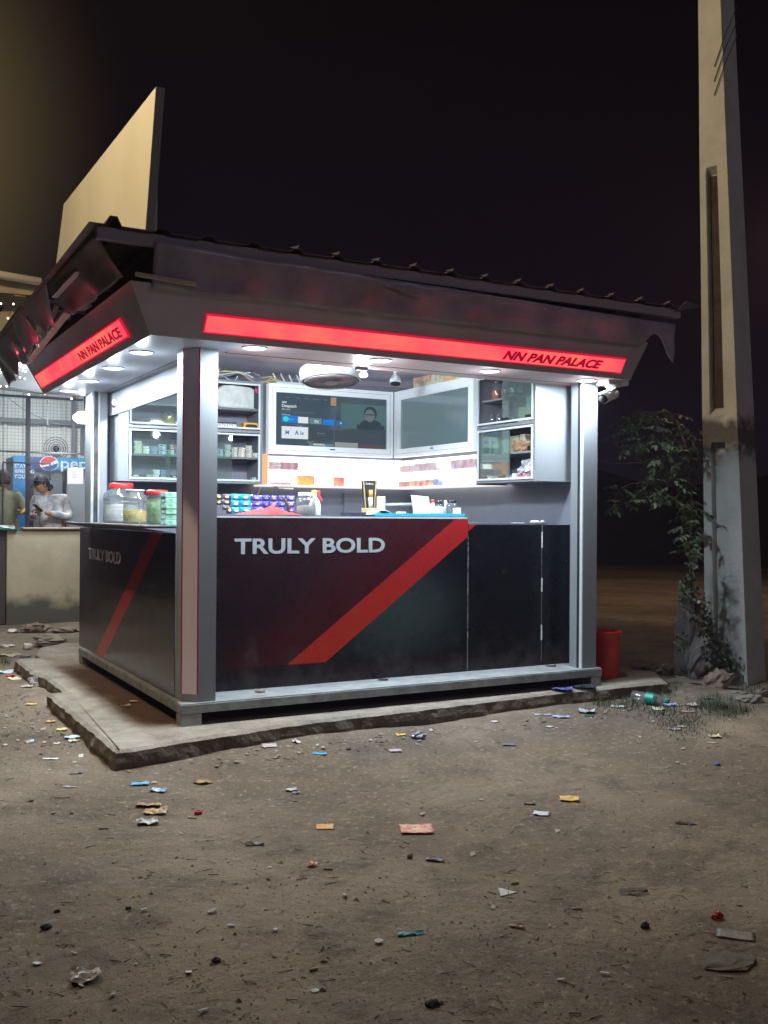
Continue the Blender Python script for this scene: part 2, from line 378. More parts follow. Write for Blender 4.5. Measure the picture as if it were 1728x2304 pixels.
# ---- lit red signs
def sign_mat():
    m = bpy.data.materials.new('red_sign_acrylic'); m.use_nodes = True; t = m.node_tree; t.nodes.clear()
    o = t.nodes.new('ShaderNodeOutputMaterial'); e = t.nodes.new('ShaderNodeEmission'); tc = t.nodes.new('ShaderNodeTexCoord')
    n = t.nodes.new('ShaderNodeTexNoise'); n.inputs['Scale'].default_value = 3.5; n.inputs['Detail'].default_value = 2
    t.links.new(tc.outputs['Object'], n.inputs['Vector'])
    cr = t.nodes.new('ShaderNodeValToRGB'); cr.color_ramp.elements[0].position = .35; cr.color_ramp.elements[1].position = .65
    cr.color_ramp.elements[0].color = (1, .052, .085, 1); cr.color_ramp.elements[1].color = (1, .115, .085, 1)
    t.links.new(n.outputs['Fac'], cr.inputs[0]); t.links.new(cr.outputs[0], e.inputs[0]); e.inputs[1].default_value = 1.6
    t.links.new(e.outputs[0], o.inputs[0]); return m
SIGN = sign_mat()
SIGNEDGE = emis('red_sign_rim', (.75, .012, .05), .9)
LETR = mat('sign_letter_red', (.10, .004, .012), .4, emit=(.42, .0, .035), es=.75)
n_f = Vector((0, -1, -kk)).normalized(); up_f = Vector((0, -kk, 1)).normalized()
n_l = Vector((-1, 0, -kk)).normalized(); up_l = Vector((-kk, 0, 1)).normalized()
def slant(front, t0, t1, z0, z1, off, th, sh=0):
    """box lying on the sloped fascia"""
    if front:
        q = [Vector((t0, fy(z0), z0)), Vector((t1, fy(z0), z0)), Vector((t1+sh, fy(z1), z1)), Vector((t0+sh, fy(z1), z1))]; n = n_f
    else:
        q = [Vector((fx(z0), t1, z0)), Vector((fx(z0), t0, z0)), Vector((fx(z1), t0, z1)), Vector((fx(z1), t1, z1))]; n = n_l
    return MB().prism([p+n*off for p in q], n*th)
sgf = slant(True, -.002, 2.967, 2.347, 2.426, .0135, .002).build('sign_face', SIGN, k)
slant(True, -.008, 2.975, 2.340, 2.434, .001, .012).build('sign_rim', SIGNEDGE, sgf)
sgl = slant(False, .054, 2.711, 2.347, 2.432, .0135, .002).build('sign_face', SIGN, k)
slant(False, .045, 2.72, 2.340, 2.440, .001, .012).build('sign_rim', SIGNEDGE, sgl)
zz = 2.360
text('sign_lettering', 'NN PAN PALACE', .080, LETR, sgf, Vector((1.965, fy(zz), zz))+n_f*.017, (1, 0, 0), up_f, sx=1.30, bold=.045, shear=.33)
text('sign_lettering', 'NN PAN PALACE', .080, LETR, sgl, Vector((fx(zz), 1.20, zz))+n_l*.017, (0, -1, 0), up_l, sx=1.76, bold=.032)

# red light leaking over the top edge of the sign boxes
def leak(loc, par, e):
    l = bpy.data.lights.new('sign_leak', 'POINT'); l.energy = e; l.shadow_soft_size = .012; l.color = (1, .05, .10)
    o = bpy.data.objects.new('sign_leak', l); COL.objects.link(o); o.parent = par; o.location = loc
for i in range(8): leak((.25+i*.36, -.56, 2.535), sgf, .05)
for i in range(4): leak((-.60, .45+i*.62, 2.53), sgl, .16)
# ---- printed counter panels
def print_mat(name, kind):
    m = bpy.data.materials.new(name); m.use_nodes = True; t = m.node_tree; b = t.nodes['Principled BSDF']; NN = t.nodes.new; LL = t.links.new
    tc = NN('ShaderNodeTexCoord'); sp = NN('ShaderNodeSeparateXYZ'); LL(tc.outputs['Object'], sp.inputs[0])
    X = sp.outputs['X'] if kind != 'left' else sp.outputs['Y']; Z = sp.outputs['Z']
    def math_(op, a, c=None, d=None):
        q = NN('ShaderNodeMath'); q.operation = op
        for i, s_ in enumerate((a, c, d)):
            if s_ is None: continue
            if isinstance(s_, (int, float)): q.inputs[i].default_value = s_
            else: LL(s_, q.inputs[i])
        return q.outputs[0]
    def ramp(v, lo, hi):
        r = NN('ShaderNodeMapRange'); r.interpolation_type = 'SMOOTHSTEP'; r.inputs[1].default_value = lo; r.inputs[2].default_value = hi; LL(v, r.inputs[0]); return r.outputs[0]
    def mix(fac, a, c):
        x = NN('ShaderNodeMix'); x.data_type = 'RGBA'
        LL(fac, x.inputs['Factor'])
        for nme, s_ in (('A', a), ('B', c)):
            if isinstance(s_, tuple): x.inputs[nme].default_value = (*s_, 1)
            else: LL(s_, x.inputs[nme])
        return x.outputs['Result']
    if kind != 'left':
        sh = 0 if kind == 'front' else .0
        # band runs from (0.739, .40)-(1.0,.40) up to (2.004,1.333)-(2.27,1.333)
        s_ = (2.004-.739)/(1.333-.40)
        u = math_('SUBTRACT', X, math_('MULTIPLY_ADD', Z, s_, .739-.40*s_))      # 0 at upper-left edge of band
        if kind == 'door': u = math_('ADD', u, .045)
        wdt = .27
        # upper-left maroon, deepening to the band
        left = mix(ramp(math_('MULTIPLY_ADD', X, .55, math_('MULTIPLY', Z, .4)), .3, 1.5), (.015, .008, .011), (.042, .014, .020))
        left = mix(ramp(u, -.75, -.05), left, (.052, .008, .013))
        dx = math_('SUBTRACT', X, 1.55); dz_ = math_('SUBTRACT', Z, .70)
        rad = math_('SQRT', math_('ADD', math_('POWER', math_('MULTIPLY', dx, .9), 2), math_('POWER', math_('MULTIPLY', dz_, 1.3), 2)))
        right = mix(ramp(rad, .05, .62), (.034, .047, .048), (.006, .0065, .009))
        band = mix(ramp(Z, .45, 1.2), (.33, .022, .013), (.28, .014, .015))
        zb = (math_('GREATER_THAN', Z, .402) if kind == 'front' else math_('GREATER_THAN', Z, .36))
        floorc = (.013, .008, .010)
    else:
        # horizontal axis is Y (decreasing to the right)
        s_ = (.714-2.217)/(1.228-.271)
        u = math_('MULTIPLY', math_('SUBTRACT', X, math_('MULTIPLY_ADD', Z, s_, 2.217-.271*s_)), -1)
        wdt = .26
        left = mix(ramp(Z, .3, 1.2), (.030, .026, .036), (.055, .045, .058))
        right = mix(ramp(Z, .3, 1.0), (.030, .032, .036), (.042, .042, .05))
        band = mix(ramp(Z, .3, 1.1), (.42, .02, .024), (.34, .018, .026))
        zb = math_('GREATER_THAN', Z, .1); floorc = (.01, .01, .01)
    inb = math_('MULTIPLY', math_('GREATER_THAN', u, 0.0), math_('LESS_THAN', u, wdt))
    c = mix(math_('GREATER_THAN', u, wdt*.5), left, right)
    # fine diagonal carbon weave of the print
    wv = NN('ShaderNodeTexWave'); wv.inputs['Scale'].default_value = 38; wv.inputs['Distortion'].default_value = .3; wv.bands_direction = 'DIAGONAL'
    LL(tc.outputs['Object'], wv.inputs['Vector'])
    dk = NN('ShaderNodeMix'); dk.data_type = 'RGBA'; dk.blend_type = 'MULTIPLY'; dk.inputs['Factor'].default_value = .38; LL(c, dk.inputs['A']); LL(wv.outputs['Color'], dk.inputs['B'])
    c = mix(inb, dk.outputs['Result'], band)
    c = mix(zb, floorc, c)
    dn = NN('ShaderNodeTexNoise'); dn.inputs['Scale'].default_value = 7; dn.inputs['Detail'].default_value = 10; dn.inputs['Roughness'].default_value = .7; LL(tc.outputs['Object'], dn.inputs['Vector'])
    low_ = NN('ShaderNodeMapRange'); low_.inputs[1].default_value = .62; low_.inputs[2].default_value = .26; LL(Z, low_.inputs[0])
    du = math_('MULTIPLY', ramp(math_('ADD', dn.outputs['Fac'], math_('MULTIPLY', low_.outputs[0], .16)), .56, .82), .13)
    c = mix(du, c, (.20, .17, .15))
    LL(c, b.inputs['Base Color']); LL(math_('ADD', math_('MULTIPLY', dn.outputs['Fac'], .35), .12 if kind != 'left' else .0), b.inputs['Roughness'])
    b.inputs['Roughness'].default_value = .30 if kind != 'left' else .12
    b.inputs['Specular IOR Level'].default_value = .32 if kind != 'left' else .5
    n = NN('ShaderNodeTexNoise'); n.inputs['Scale'].default_value = 2.2; LL(tc.outputs['Object'], n.inputs['Vector'])
    bp = NN('ShaderNodeBump'); bp.inputs['Strength'].default_value = .05; bp.inputs['Distance'].default_value = .02; LL(n.outputs['Fac'], bp.inputs['Height']); LL(bp.outputs[0], b.inputs['Normal'])
    return m
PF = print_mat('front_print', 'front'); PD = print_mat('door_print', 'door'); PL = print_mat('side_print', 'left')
zc0 = ZT+.008
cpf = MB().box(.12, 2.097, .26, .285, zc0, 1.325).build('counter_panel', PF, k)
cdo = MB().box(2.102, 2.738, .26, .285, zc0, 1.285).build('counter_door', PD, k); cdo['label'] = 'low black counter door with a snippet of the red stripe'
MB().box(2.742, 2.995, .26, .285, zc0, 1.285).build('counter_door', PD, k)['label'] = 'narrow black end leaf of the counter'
MB().box(2.096, 2.102, .258, .27, zc0, 1.20).build('door_gap', mat('door_gap_dust', (.25, .26, .26), .6, nz=.9, ns=20), k)
for (z0, z1) in ((1.12, 1.235), (.80, .90), (.45, .56)):
    MB().box(2.735, 2.745, .256, .259, z0, z1).build('hinge', mat('hinge_white', (.6, .6, .58), .5), cdo)
MB().box(2.739, 2.741, .259, .262, .3, 1.28).build('hinge_line', ACP, cdo)
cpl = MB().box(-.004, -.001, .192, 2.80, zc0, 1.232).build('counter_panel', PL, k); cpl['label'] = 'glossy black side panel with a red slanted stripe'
LT = mat('panel_letter_white', (.34, .375, .40), .4)
text('panel_lettering', 'TRULY BOLD', .131, LT, cpf, (.388, .2585, 1.105), (1, 0, 0), (0, 0, 1), sx=1.36, bold=.024)
text('panel_lettering', 'TRULY BOLD', .118, mat('side_letter_white', (.86, .87, .92), .4), cpl, (-.0055, 2.47, .992), (0, -1, 0), (0, 0, 1), sx=1.44, bold=.018)
# counter tops
CT = mat('counter_top_grey', (.10, .10, .12), .3, nz=.1, ns=5)
MB().box(.42, 2.097, .2655, .84, 1.326, 1.340).build('counter_top', CT, k)
MB().box(2.103, 2.80, .262, .80, 1.286, 1.296).build('counter_top', CT, k)
MB().box(-.20, .40, .288, 2.42, 1.262, 1.274).box(-.20, .118, .195, .2875, 1.262, 1.274).build('counter_top', CT, k)
MB().box(-.204, -.192, .195, 2.42, 1.272, 1.279).build('counter_edge', ALU, k)
MB().prism([(-.19, .195, 1.262), (-.19, .197, 1.262), (0.0, .197, 1.233), (0.0, .195, 1.233)], (0, 2.22, 0)).build('counter_bracket', ACPD, k)
MB().box(.10, 2.09, .258, .264, 1.326, 1.336).build('counter_edge', ALU, k)
# inner grey wall board low on the right
MB().box(2.30, 2.99, D-.06, D-.035, .27, 1.55).build('inner_board', WALLIN, k)

# hanging shutter hood board over the side counter
hb = MB(); a, b1, c1, d1 = (P(238, 892, 'x', .15), P(404.5, 820, 'x', .15), P(404.5, 881, 'x', .15), P(246, 937, 'x', .15))
hb.prism([a, (.15, .25, 2.293), (.15, .25, 2.121), d1], (.018, 0, 0)); hb.build('hood_board', mat('hood_grey', (.24, .25, .28), .45, .1), k, bevel=.002)

# ---- wall cabinets
GLW = mat('cabinet_rim_white', (.68, .74, .76), .4)
YB, XR = 2.30, 2.655
CABIN = mat('cabinet_inside', (.24, .23, .28), .6)
def cabinet_back(parent):
    x0, x1, z0, z1, zm = .175, 1.385, 1.60, 2.455, 2.035
    c = thing('wall_cabinet', 'grey glass-fronted wall cabinet left of the bright television', 'cabinet', ((x0+x1)/2, 2.45, z0))
    m = MB(); t = .018
    m.box(x0, x1, YB, 2.615, z0, z0+t).box(x0, x1, YB, 2.615, z1-t, z1).box(x0, x0+.085, YB+.001, 2.615, z0+t, z1-t).box(x1-.025, x1, YB+.001, 2.615, z0+t, z1-t)
    m.box(x0+.085, x1-.025, YB+.002, 2.615, zm-.012, zm+.012).box(.86, .90, YB+.003, 2.6, z0+t, z1-t)
    m.build('carcass', ACP, c, bevel=.002)
    MB().box(x0+.085, x1-.025, 2.60, 2.614, z0+t, z1-t).build('back_board', CABIN, c)
    for zsf in (1.815, 2.22):
        MB().box(x0+.086, x1-.026, YB+.03, 2.599, zsf-.008, zsf+.008).build('shelf', ACPD, c)
    for (za, zb_) in ((z0+.02, zm-.02), (zm+.02, z1-.02)):
        r = MB(); xa, xb = x0+.088, x1-.028; e = .014; y0, y1 = YB-.012, YB-.0005
        r.box(xa, xb, y0, y1, za, za+e).box(xa, xb, y0, y1, zb_-e, zb_).box(xa, xa+e, y0, y1, za+e, zb_-e).box(xb-e, xb, y0, y1, za+e, zb_-e)
        r.build('rim', GLW, c)
    MB().box(.285, .60, YB+.010, YB+.013, 1.62, 2.01).build('glass_pane', GLASS, c)
    MB().box(.56, .98, YB+.018, YB+.021, 1.62, 2.01).build('glass_pane', GLASS, c)
    MB().box(.98, 1.12, YB+.010, YB+.013, 1.62, 2.01).build('glass_pane', GLASS, c)
    MB().box(.285, .84, YB+.010, YB+.013, 2.06, 2.43).build('glass_pane', GLASS, c)
    return c
cabinet_back(k)
def cabinet_right():
    y0, y1, z0, z1, zm = .235, .985, 1.60, 2.44, 2.03
    c = thing('wall_cabinet', 'grey glass-fronted wall cabinet of jars right of the dark television', 'cabinet', (2.82, .6, z0))
    m = MB(); t = .018; X1 = W-.032
    m.box(XR, X1, y0, y1, z0, z0+t).box(XR, X1, y0, y1, z1-t, z1).box(XR+.001, X1, y0, y0+.02, z0+t, z1-t).box(XR+.001, X1, y1-.02, y1, z0+t, z1-t).box(XR+.002, X1, y0+.02, y1-.02, zm-.012, zm+.012)
    m.build('carcass', ACP, c, bevel=.002)
    MB().box(X1-.012, X1-.001, y0+.02, y1-.02, z0+t, z1-t).build('back_board', CABIN, c)
    for zsf in (1.82, 2.24): MB().box(XR+.03, X1-.013, y0+.021, y1-.021, zsf-.007, zsf+.007).build('shelf', ACP, c)
    for (za, zb_) in ((z0+.02, zm-.02), (zm+.02, z1-.02)):
        r = MB(); ya, yb = y0+.02, y1-.02; e = .014; a0, a1 = XR-.012, XR-.0005
        r.box(a0, a1, ya, yb, za, za+e).box(a0, a1, ya, yb, zb_-e, zb_).box(a0, a1, ya, ya+e, za+e, zb_-e).box(a0, a1, yb-e, yb, za+e, zb_-e)
        r.build('rim', GLW, c)
    MB().box(XR+.01, XR+.013, .56, .95, 1.63, 2.0).build('glass_pane', glass('green_tint_glass', (.80, .95, .90), .08, .05), c)
    MB().box(XR+.01, XR+.013, .26, .66, 2.06, 2.42).build('glass_pane', glass('green_tint_glass', (.80, .95, .90), .08, .05), c)
    for y in (.32, .62): MB().box(XR-.004, XR+.009, y-.035, y+.035, 2.062, 2.087).build('latch', BLACK, c)
    for y in (.66, .90): MB().box(XR-.004, XR+.009, y-.03, y+.03, 1.632, 1.655).build('latch', mat('latch_brown', (.16, .08, .05), .5), c)
    return c
cabinet_right()

# ---- televisions with white surrounds
SCR = mat('screen_dark', (.02, .03, .035), .08, emit=(.08, .13, .17), es=.42)
SCR2 = mat('screen_dark_second', (.02, .03, .035), .10, emit=(.13, .20, .22), es=.85)
BEZ = mat('television_surround_white', (.80, .84, .86), .3, emit=(.8, .92, 1.0), es=.25)  # faint emission stands in for glare on the surround, which is no lamp
def tv_back():
    t = thing('television', 'white-framed television on the back wall showing a streaming menu', 'television', (2.03, YB, 1.86))
    x0, x1, z0, z1 = 1.432, 2.630, 1.862, 2.452
    sx0, sx1, sz0, sz1 = P(620, 882, 'y', YB).x, P(869, 900, 'y', YB).x, P(619, 1000.7, 'y', YB).z, P(620, 882, 'y', YB).z
    f = MB(); y0, y1 = YB-.02, YB+.05
    f.box(x0, x1, y0, y1, z0, sz0).box(x0, x1, y0, y1, sz1, z1).box(x0, sx0, y0, y1, sz0, sz1).box(sx1, x1, y0, y1, sz0, sz1)
    f.build('surround', BEZ, t, bevel=.004)
    g_ = MB(); q = .028; w_ = .0025; yy = y0-.0012
    g_.box(x0+q, x1-q, yy, y0-.0002, z0+q, z0+q+w_).box(x0+q, x1-q, yy, y0-.0002, z1-q-w_, z1-q).box(x0+q, x0+q+w_, yy, y0-.0002, z0+q, z1-q).box(x1-q-w_, x1-q, yy, y0-.0002, z0+q, z1-q)
    g_.build('surround_joint', ACP, t)
    MB().box(sx0+.001, sx1-.001, YB-.008, YB+.03, sz0+.001, sz1-.001).build('screen', SCR, t); scr = [o for o in t.children if o.name.startswith('screen')][0]
    ys_ = YB-.0095
    def rect(nm, u0, u1, v0, v1, m, e=0): 
        X0, X1 = sx0+(sx1-sx0)*u0, sx0+(sx1-sx0)*u1; Z0, Z1 = sz1-(sz1-sz0)*v1, sz1-(sz1-sz0)*v0
        return MB().box(X0, X1, ys_-e-.0008, ys_-e, Z0, Z1).build(nm, m, scr)
    def tx(s, u, v, size, m, bold=0, e=.0012, sx=1.05):
        return text('screen_text', s, size, m, scr, (sx0+(sx1-sx0)*u, ys_-e, sz1-(sz1-sz0)*v), (1, 0, 0), (0, 0, 1), sx=sx, bold=bold, depth=.0003)
    E1 = emis('screen_white', (.85, .95, 1), .85); E2 = emis('screen_blue', (.02, .22, .72), .9); E3 = emis('screen_blue_dim', (.05, .20, .42), .7); E4 = emis('screen_grey_text', (.4, .5, .56), .45)
    E5 = emis('screen_panel_grey', (.07, .095, .12), .8); E6 = emis('screen_teal', (.14, .25, .28), .9)
    rect('screen_tile', .05, .19, .43, .57, E2); rect('screen_tile', .192, .28, .445, .565, E1); rect('screen_tile', .29, .40, .455, .57, E6); rect('screen_tile', .41, .515, .465, .575, E2)
    rect('screen_tile', .525, .625, .475, .575, E3); rect('screen_tile', .05, .28, .64, .87, E1)
    rect('screen_tile', .29, .51, .66, .88, E5); rect('screen_tile', .52, .73, .66, .88, E5); rect('screen_tile', .74, .95, .68, .89, E5)
    rect('screen_tile', .29, .51, .94, .995, E6); rect('screen_tile', .52, .73, .90, .995, emis('screen_khaki', (.35, .40, .36), .8)); rect('screen_tile', .74, .99, .92, .995, emis('screen_brown', (.12, .08, .09), .9))
    rect('screen_tile', .48, .53, .03, .19, emis('screen_gold', (.55, .36, .2), .7))
    # portrait still: lighter teal field with a plain dark head and shoulders
    rect('screen_picture', .57, .99, .13, .62, emis('screen_teal_field', (.10, .20, .215), .75))
    H = emis('screen_head', (.045, .07, .085), .8); HS = emis('screen_face', (.17, .22, .235), .75)
    def disc(cx, cv, rx, rv, m, e): 
        mb = MB(); pts = []
        for i in range(20):
            a_ = 2*math.pi*i/20; pts.append((sx0+(sx1-sx0)*(cx+rx*math.cos(a_)), ys_-e, sz1-(sz1-sz0)*(cv+rv*math.sin(a_))))
        mb.prism(pts, (0, -.0006, 0)); return mb.build('screen_picture', m, scr)
    rect('screen_picture', .72, .98, .53, .62, H, .001); disc(.85, .52, .10, .10, H, .0013); disc(.845, .30, .062, .14, H, .0015); disc(.838, .345, .048, .125, HS, .0025)
    rect('screen_picture', .80, .88, .315, .335, H, .0035)
    disc(.085, .50, .026, .048, emis('screen_cyan', (.05, .8, .7), .9), .001)
    tx('ZEES', .05, .20, .020, E1, .02); tx('Despatch', .05, .275, .034, E1, .015); tx('New movie', .05, .325, .016, E1); tx('In a digital age of sensationalism, he dares to question the', .05, .365, .0125, E4); tx('truth', .05, .40, .0125, E4)
    tx('Favourite Apps', .05, .425, .012, E1); tx('Movie', .115, .515, .016, emis('screen_pale', (.4, .7, .9), .7)); tx('FX', .335, .55, .034, E1, .02); tx('+', .56, .555, .042, E1)
    tx('Search', .08, .10, .015, E4); tx('Home', .17, .10, .015, E4); tx('Shop', .25, .10, .015, E4); tx('Channels', .32, .10, .015, E4); tx('Apps', .42, .10, .015, E4)
    tx('M', .08, .79, .046, E3, .02, e=.0015); tx('A', .165, .79, .050, E2, .03, e=.0015); tx('le', .21, .79, .046, E3, .015, e=.0015)
    tx('Disney+', .36, .76, .022, E4, 0, e=.0015); tx('MAY', .27, .945, .03, E4, .01, e=.0017); tx('MOONFALL', .33, .975, .019, E1, .03, e=.0019)
    MB().box(2.00, 2.05, y0-.002, y0-.0003, 1.908, 1.918).build('maker_badge', mat('badge_grey', (.08, .09, .1), .4), t)
def tv_right():
    t = thing('television', 'white-framed television on the side wall with a hazy blank screen', 'television', (XR, 1.64, 1.86))
    y0, y1, z0, z1 = 1.008, YB-.024, 1.862, 2.452
    a = P(1057.6, 870, 'x', XR); b_ = P(903.8, 900.7, 'x', XR); c = P(1055.7, 994, 'x', XR)
    s0, s1, sz0, sz1 = a.y, b_.y, c.z, a.z
    f = MB(); X0, X1 = XR-.02, XR+.05
    f.box(X0, X1, y0, y1, z0, sz0).box(X0, X1, y0, y1, sz1, z1).box(X0, X1, y0, s0, sz0, sz1).box(X0, X1, s1, y1, sz0, sz1)
    f.build('surround', BEZ, t, bevel=.004)
    g_ = MB(); q = .028; w_ = .0025; yy = X0-.0012
    g_.box(yy, X0-.0002, y0+q, y1-q, z0+q, z0+q+w_).box(yy, X0-.0002, y1-q-w_, y1-q, z0+q, z1-q)
    g_.build('surround_joint', ACP, t)
    MB().box(XR-.008, XR+.03, s0+.001, s1-.001, sz0+.001, sz1-.001).build('screen', SCR2, t)
    MB().box(X0-.002, X0-.0003, 1.60, 1.65, 1.908, 1.918).build('maker_badge', MATS['badge_grey'], t)
tv_back(); tv_right()

# ---- bright display shelves under the televisions
LB = emis('lightbox_white', (1, .965, .93), 3.2)
WH = mat('shelf_white_acrylic', (.85, .85, .85), .3, emit=(1, .97, .93), es=.9)
ORG = emis('lightbox_orange_edge', (1, .42, .22), 1.3)
def shelf_back():
    t = thing('lit_display_shelf', 'glaring white backlit shelf under the television on the back wall', 'display shelf', (2.0, 2.45, 1.59))
    x0, x1 = 1.425, XR-.003
    MB().box(x0+.01, 2.898, 2.56, 2.58, 1.60, 1.855).build('light_panel', LB, t)
    MB().box(x0, x1, YB, 2.60, 1.588, 1.598).build('bottom_board', WH, t)
    MB().box(x0+.01, x1, YB+.03, 2.555, 1.722, 1.728).build('shelf', WH, t)
    MB().box(x0, x0+.009, YB, 2.60, 1.599, 1.858).build('end_board', ORG, t)
    MB().box(x0+.01, x1, YB+.052, YB+.056, 1.60, 1.62).build('front_lip', LB, t)
def shelf_right():
    t = thing('lit_display_shelf', 'glaring white backlit shelf under the television on the side wall', 'display shelf', (2.82, 1.65, 1.59))
    MB().box(2.90, 2.92, 1.0, 2.559, 1.60, 1.855).build('light_panel', LB, t)
    MB().box(XR, 2.95, .99, 2.60, 1.588, 1.598).build('bottom_board', WH, t)
    MB().box(XR+.03, 2.895, 1.0, 2.555, 1.722, 1.728).build('shelf', WH, t)
    MB().box(XR, 2.95, .986, .9895, 1.59, 1.858).build('end_board', mat('end_board_red', (.3, .1, .08), .5), t)
shelf_back(); shelf_right()

# ================================================================ lamps
DLRING = mat('downlight_ring', (.7, .72, .74), .4); DLENS = emis('downlight_lens', (.93, .98, 1), 14)
COOL = (.78, .90, 1.0)
def downlight(x, y, label, pw=26):
    t = thing('downlight', label, 'ceiling lamp', (x, y, ZS), 'round downlights in the kiosk soffit')
    MB().lathe([(.058, 0), (.072, -.001), (.074, -.004), (.070, -.007), (.060, -.008), (.058, -.006)], (x, y, ZS-.0005), 32, cap=False).build('ring', DLRING, t)
    MB().lathe([(.0, -.0055), (.04, -.0065), (.058, -.006)], (x, y, ZS-.001), 32, cap=False).build('lens', DLENS, t)
    area('lamp_light', (x, y, ZS-.011), pw, .11, COOL, parent=t)
    l = bpy.data.lights.new('lamp_spill', 'POINT'); l.energy = 2.6; l.shadow_soft_size = .03; l.color = COOL; o = bpy.data.objects.new('lamp_spill', l); COL.objects.link(o); o.parent = t; o.location = (0, 0, -.13)
for x, y, lb in ((.342, -.166, 'lit round downlight in the front soffit next to the corner post'), (1.18, -.139, 'lit round downlight in the front soffit by the ceiling fan'),
                 (2.007, -.114, 'lit round downlight in the front soffit left of the word PAN'), (2.844, -.097, 'lit round downlight over the right-hand post and camera')):
    downlight(x, y, lb)
for x, y, lb in ((-.175, .331, 'lit round downlight in the side soffit nearest the corner'), (-.165, 1.058, 'second lit round downlight from the corner in the side soffit'),
                 (-.161, 1.797, 'third lit round downlight from the corner in the side soffit'), (-.17, 2.47, 'farthest lit round downlight in the side soffit')):
    downlight(x, y, lb, 22)
t = thing('bulb', 'small bare lit bulb hanging from the soffit beside the ceiling fan', 'bulb', (1.27, .30, 2.30))
MB().box(1.19, 1.27, .20, .225, 2.285, 2.302).tube([(1.24, .21, 2.29), (1.27, .27, 2.288), (1.285, .30, 2.285)], .006).build('holder', mat('bulb_holder', (.12, .12, .13), .5), t)
MB().ball((1.29, .30, 2.272), .028, .028, .018).build('glass_bulb', emis('bulb_white', (1, .98, .95), 12), t)
l = bpy.data.lights.new('lamp_light', 'POINT'); l.energy = 4; l.shadow_soft_size = .04; l.color = (.95, .97, 1); o = bpy.data.objects.new('lamp_light', l); COL.objects.link(o); o.parent = t; o.location = Vector((1.29, .32, 2.22))-t.location
# tube light added out of sight above the opening to brighten the inside
t = thing('fill_tube_light', 'added tube light hidden behind the soffit to brighten the kiosk inside', 'tube light', (.7, .45, 2.63))
MB().box(.35, 1.05, .42, .47, 2.615, 2.644).build('batten', WHITEP, t)
MB().tube([(.37, .445, 2.60), (1.03, .445, 2.60)], .013, 10).build('tube', emis('tube_white', (.9, .97, 1), 6), t)
area('lamp_light', (.72, .445, 2.575), 135, .45, (.80, .90, 1), aim=(.35, .8, -.5), parent=t)

# street lamp off the left of the frame: lights the hoarding, roof and the concrete pole
sl = thing('street_lamp', 'tall sodium street lamp beyond the left edge of the picture', 'street lamp', (-4.0, -.1, 0))
MB().tube([(-4.0, -.1, 0), (-4.0, -.1, 6.6), (-3.8, -.1, 6.95), (-3.0, -.1, 7.1)], .07, 10, .04).build('post', STEEL, sl)
MB().box(-3.1, -2.5, -.22, .02, 7.04, 7.14).build('head', ACPD, sl, bevel=.02)
MB().box(-3.0, -2.6, -.20, 0, 7.025, 7.038).build('lens', emis('sodium_lens', (1, .62, .25), 20), sl)
area('lamp_light', (-2.7, -.1, 6.99), 480, .35, (1, .76, .44), aim=(1, .42, -.42), parent=sl)

s3 = thing('street_lamp', 'added street lamp, unseen far behind the viewer, filling the foreground', 'street lamp', (6.5, -13.5, 0))  # fill lamp added out of view to light the front and foreground
MB().tube([(6.5, -13.5, 0), (6.5, -13.5, 7.4), (6.3, -13.2, 7.7), (6.0, -12.6, 7.8)], .07, 10, .04).build('post', STEEL, s3)
MB().box(5.8, 6.2, -12.9, -12.3, 7.72, 7.82).build('head', ACPD, s3, bevel=.02)
area('lamp_light', (6.0, -12.6, 7.66), 190, .4, (.95, .87, 1), aim=(-.35, 1, -.45), parent=s3)

s4 = thing('street_lamp', 'added orange street lamp, unseen beyond the right edge, lighting the back field', 'street lamp', (14.5, 6.2, 0))  # assumed lamp, added out of view to brighten the back field
MB().tube([(14.5, 6.2, 0), (14.5, 6.2, 6.2), (14.3, 6.2, 6.5), (13.7, 6.2, 6.6)], .07, 10, .04).build('post', STEEL, s4)
MB().box(13.2, 13.7, 6.08, 6.32, 6.52, 6.62).build('head', ACPD, s4, bevel=.02)
area('lamp_light', (13.4, 6.2, 6.48), 170, .4, (1, .62, .34), aim=(-.9, .15, -.6), parent=s4)

# ================================================================ ROOF OF METAL SHEET over the kiosk
rf = thing('sheet_roof', 'dark ribbed metal sheet roof propped over the kiosk', 'roof', (1.4, 1.3, 2.80))
RFM = mat('roof_sheet_dark', (.15, .13, .16), .6, .2, nz=.5, ns=7, bump=.2, bs=20)
def rz_(y): return 2.792 - .03*(y+.5)
prof = []
x = -.665
RIB = .2515; off = .451-2*RIB-RIB*3+.01
xs_ = [-.665]
kx = off
while kx < 3.42:
    if kx > -.63:
        hr = .046 if kx < -.45 else .020; xs_ += [(kx-.042, 0), (kx-.018, hr), (kx+.018, hr), (kx+.042, 0)]
    kx += RIB
pts = [(-.665, 0)] + [q for q in xs_[1:]] + [(3.40, 0)]
mb = MB(); vs2 = []; n = len(pts)
for y in (-.50, 0.3, 1.1, 1.9, 2.7, 3.4):
    for (x, h) in pts: vs2.append((x, y, rz_(y)+h+.004*noise.noise(Vector((x*2, y*2, 1)))))
for y in (3.4, 2.7, 1.9, 1.1, .3, -.50):
    for (x, h) in pts: vs2.append((x, y, rz_(y)+h-.0025))
fs2 = [(j*n+i, j*n+i+1, (j+1)*n+i+1, (j+1)*n+i) for j in list(range(5))+list(range(6, 11)) for i in range(n-1)]
mb.add(vs2, fs2); mb.add([vs2[i] for i in range(n)]+[vs2[11*n+i] for i in range(n)], [(i, i+1, n+i+1, n+i) for i in range(n-1)])
mb.build('roof_sheet', RFM, rf)
WOOD = mat('old_timber', (.20, .15, .115), .8, nz=.45, ns=6, bump=.4, bs=30, scl=(1, 1, 1))
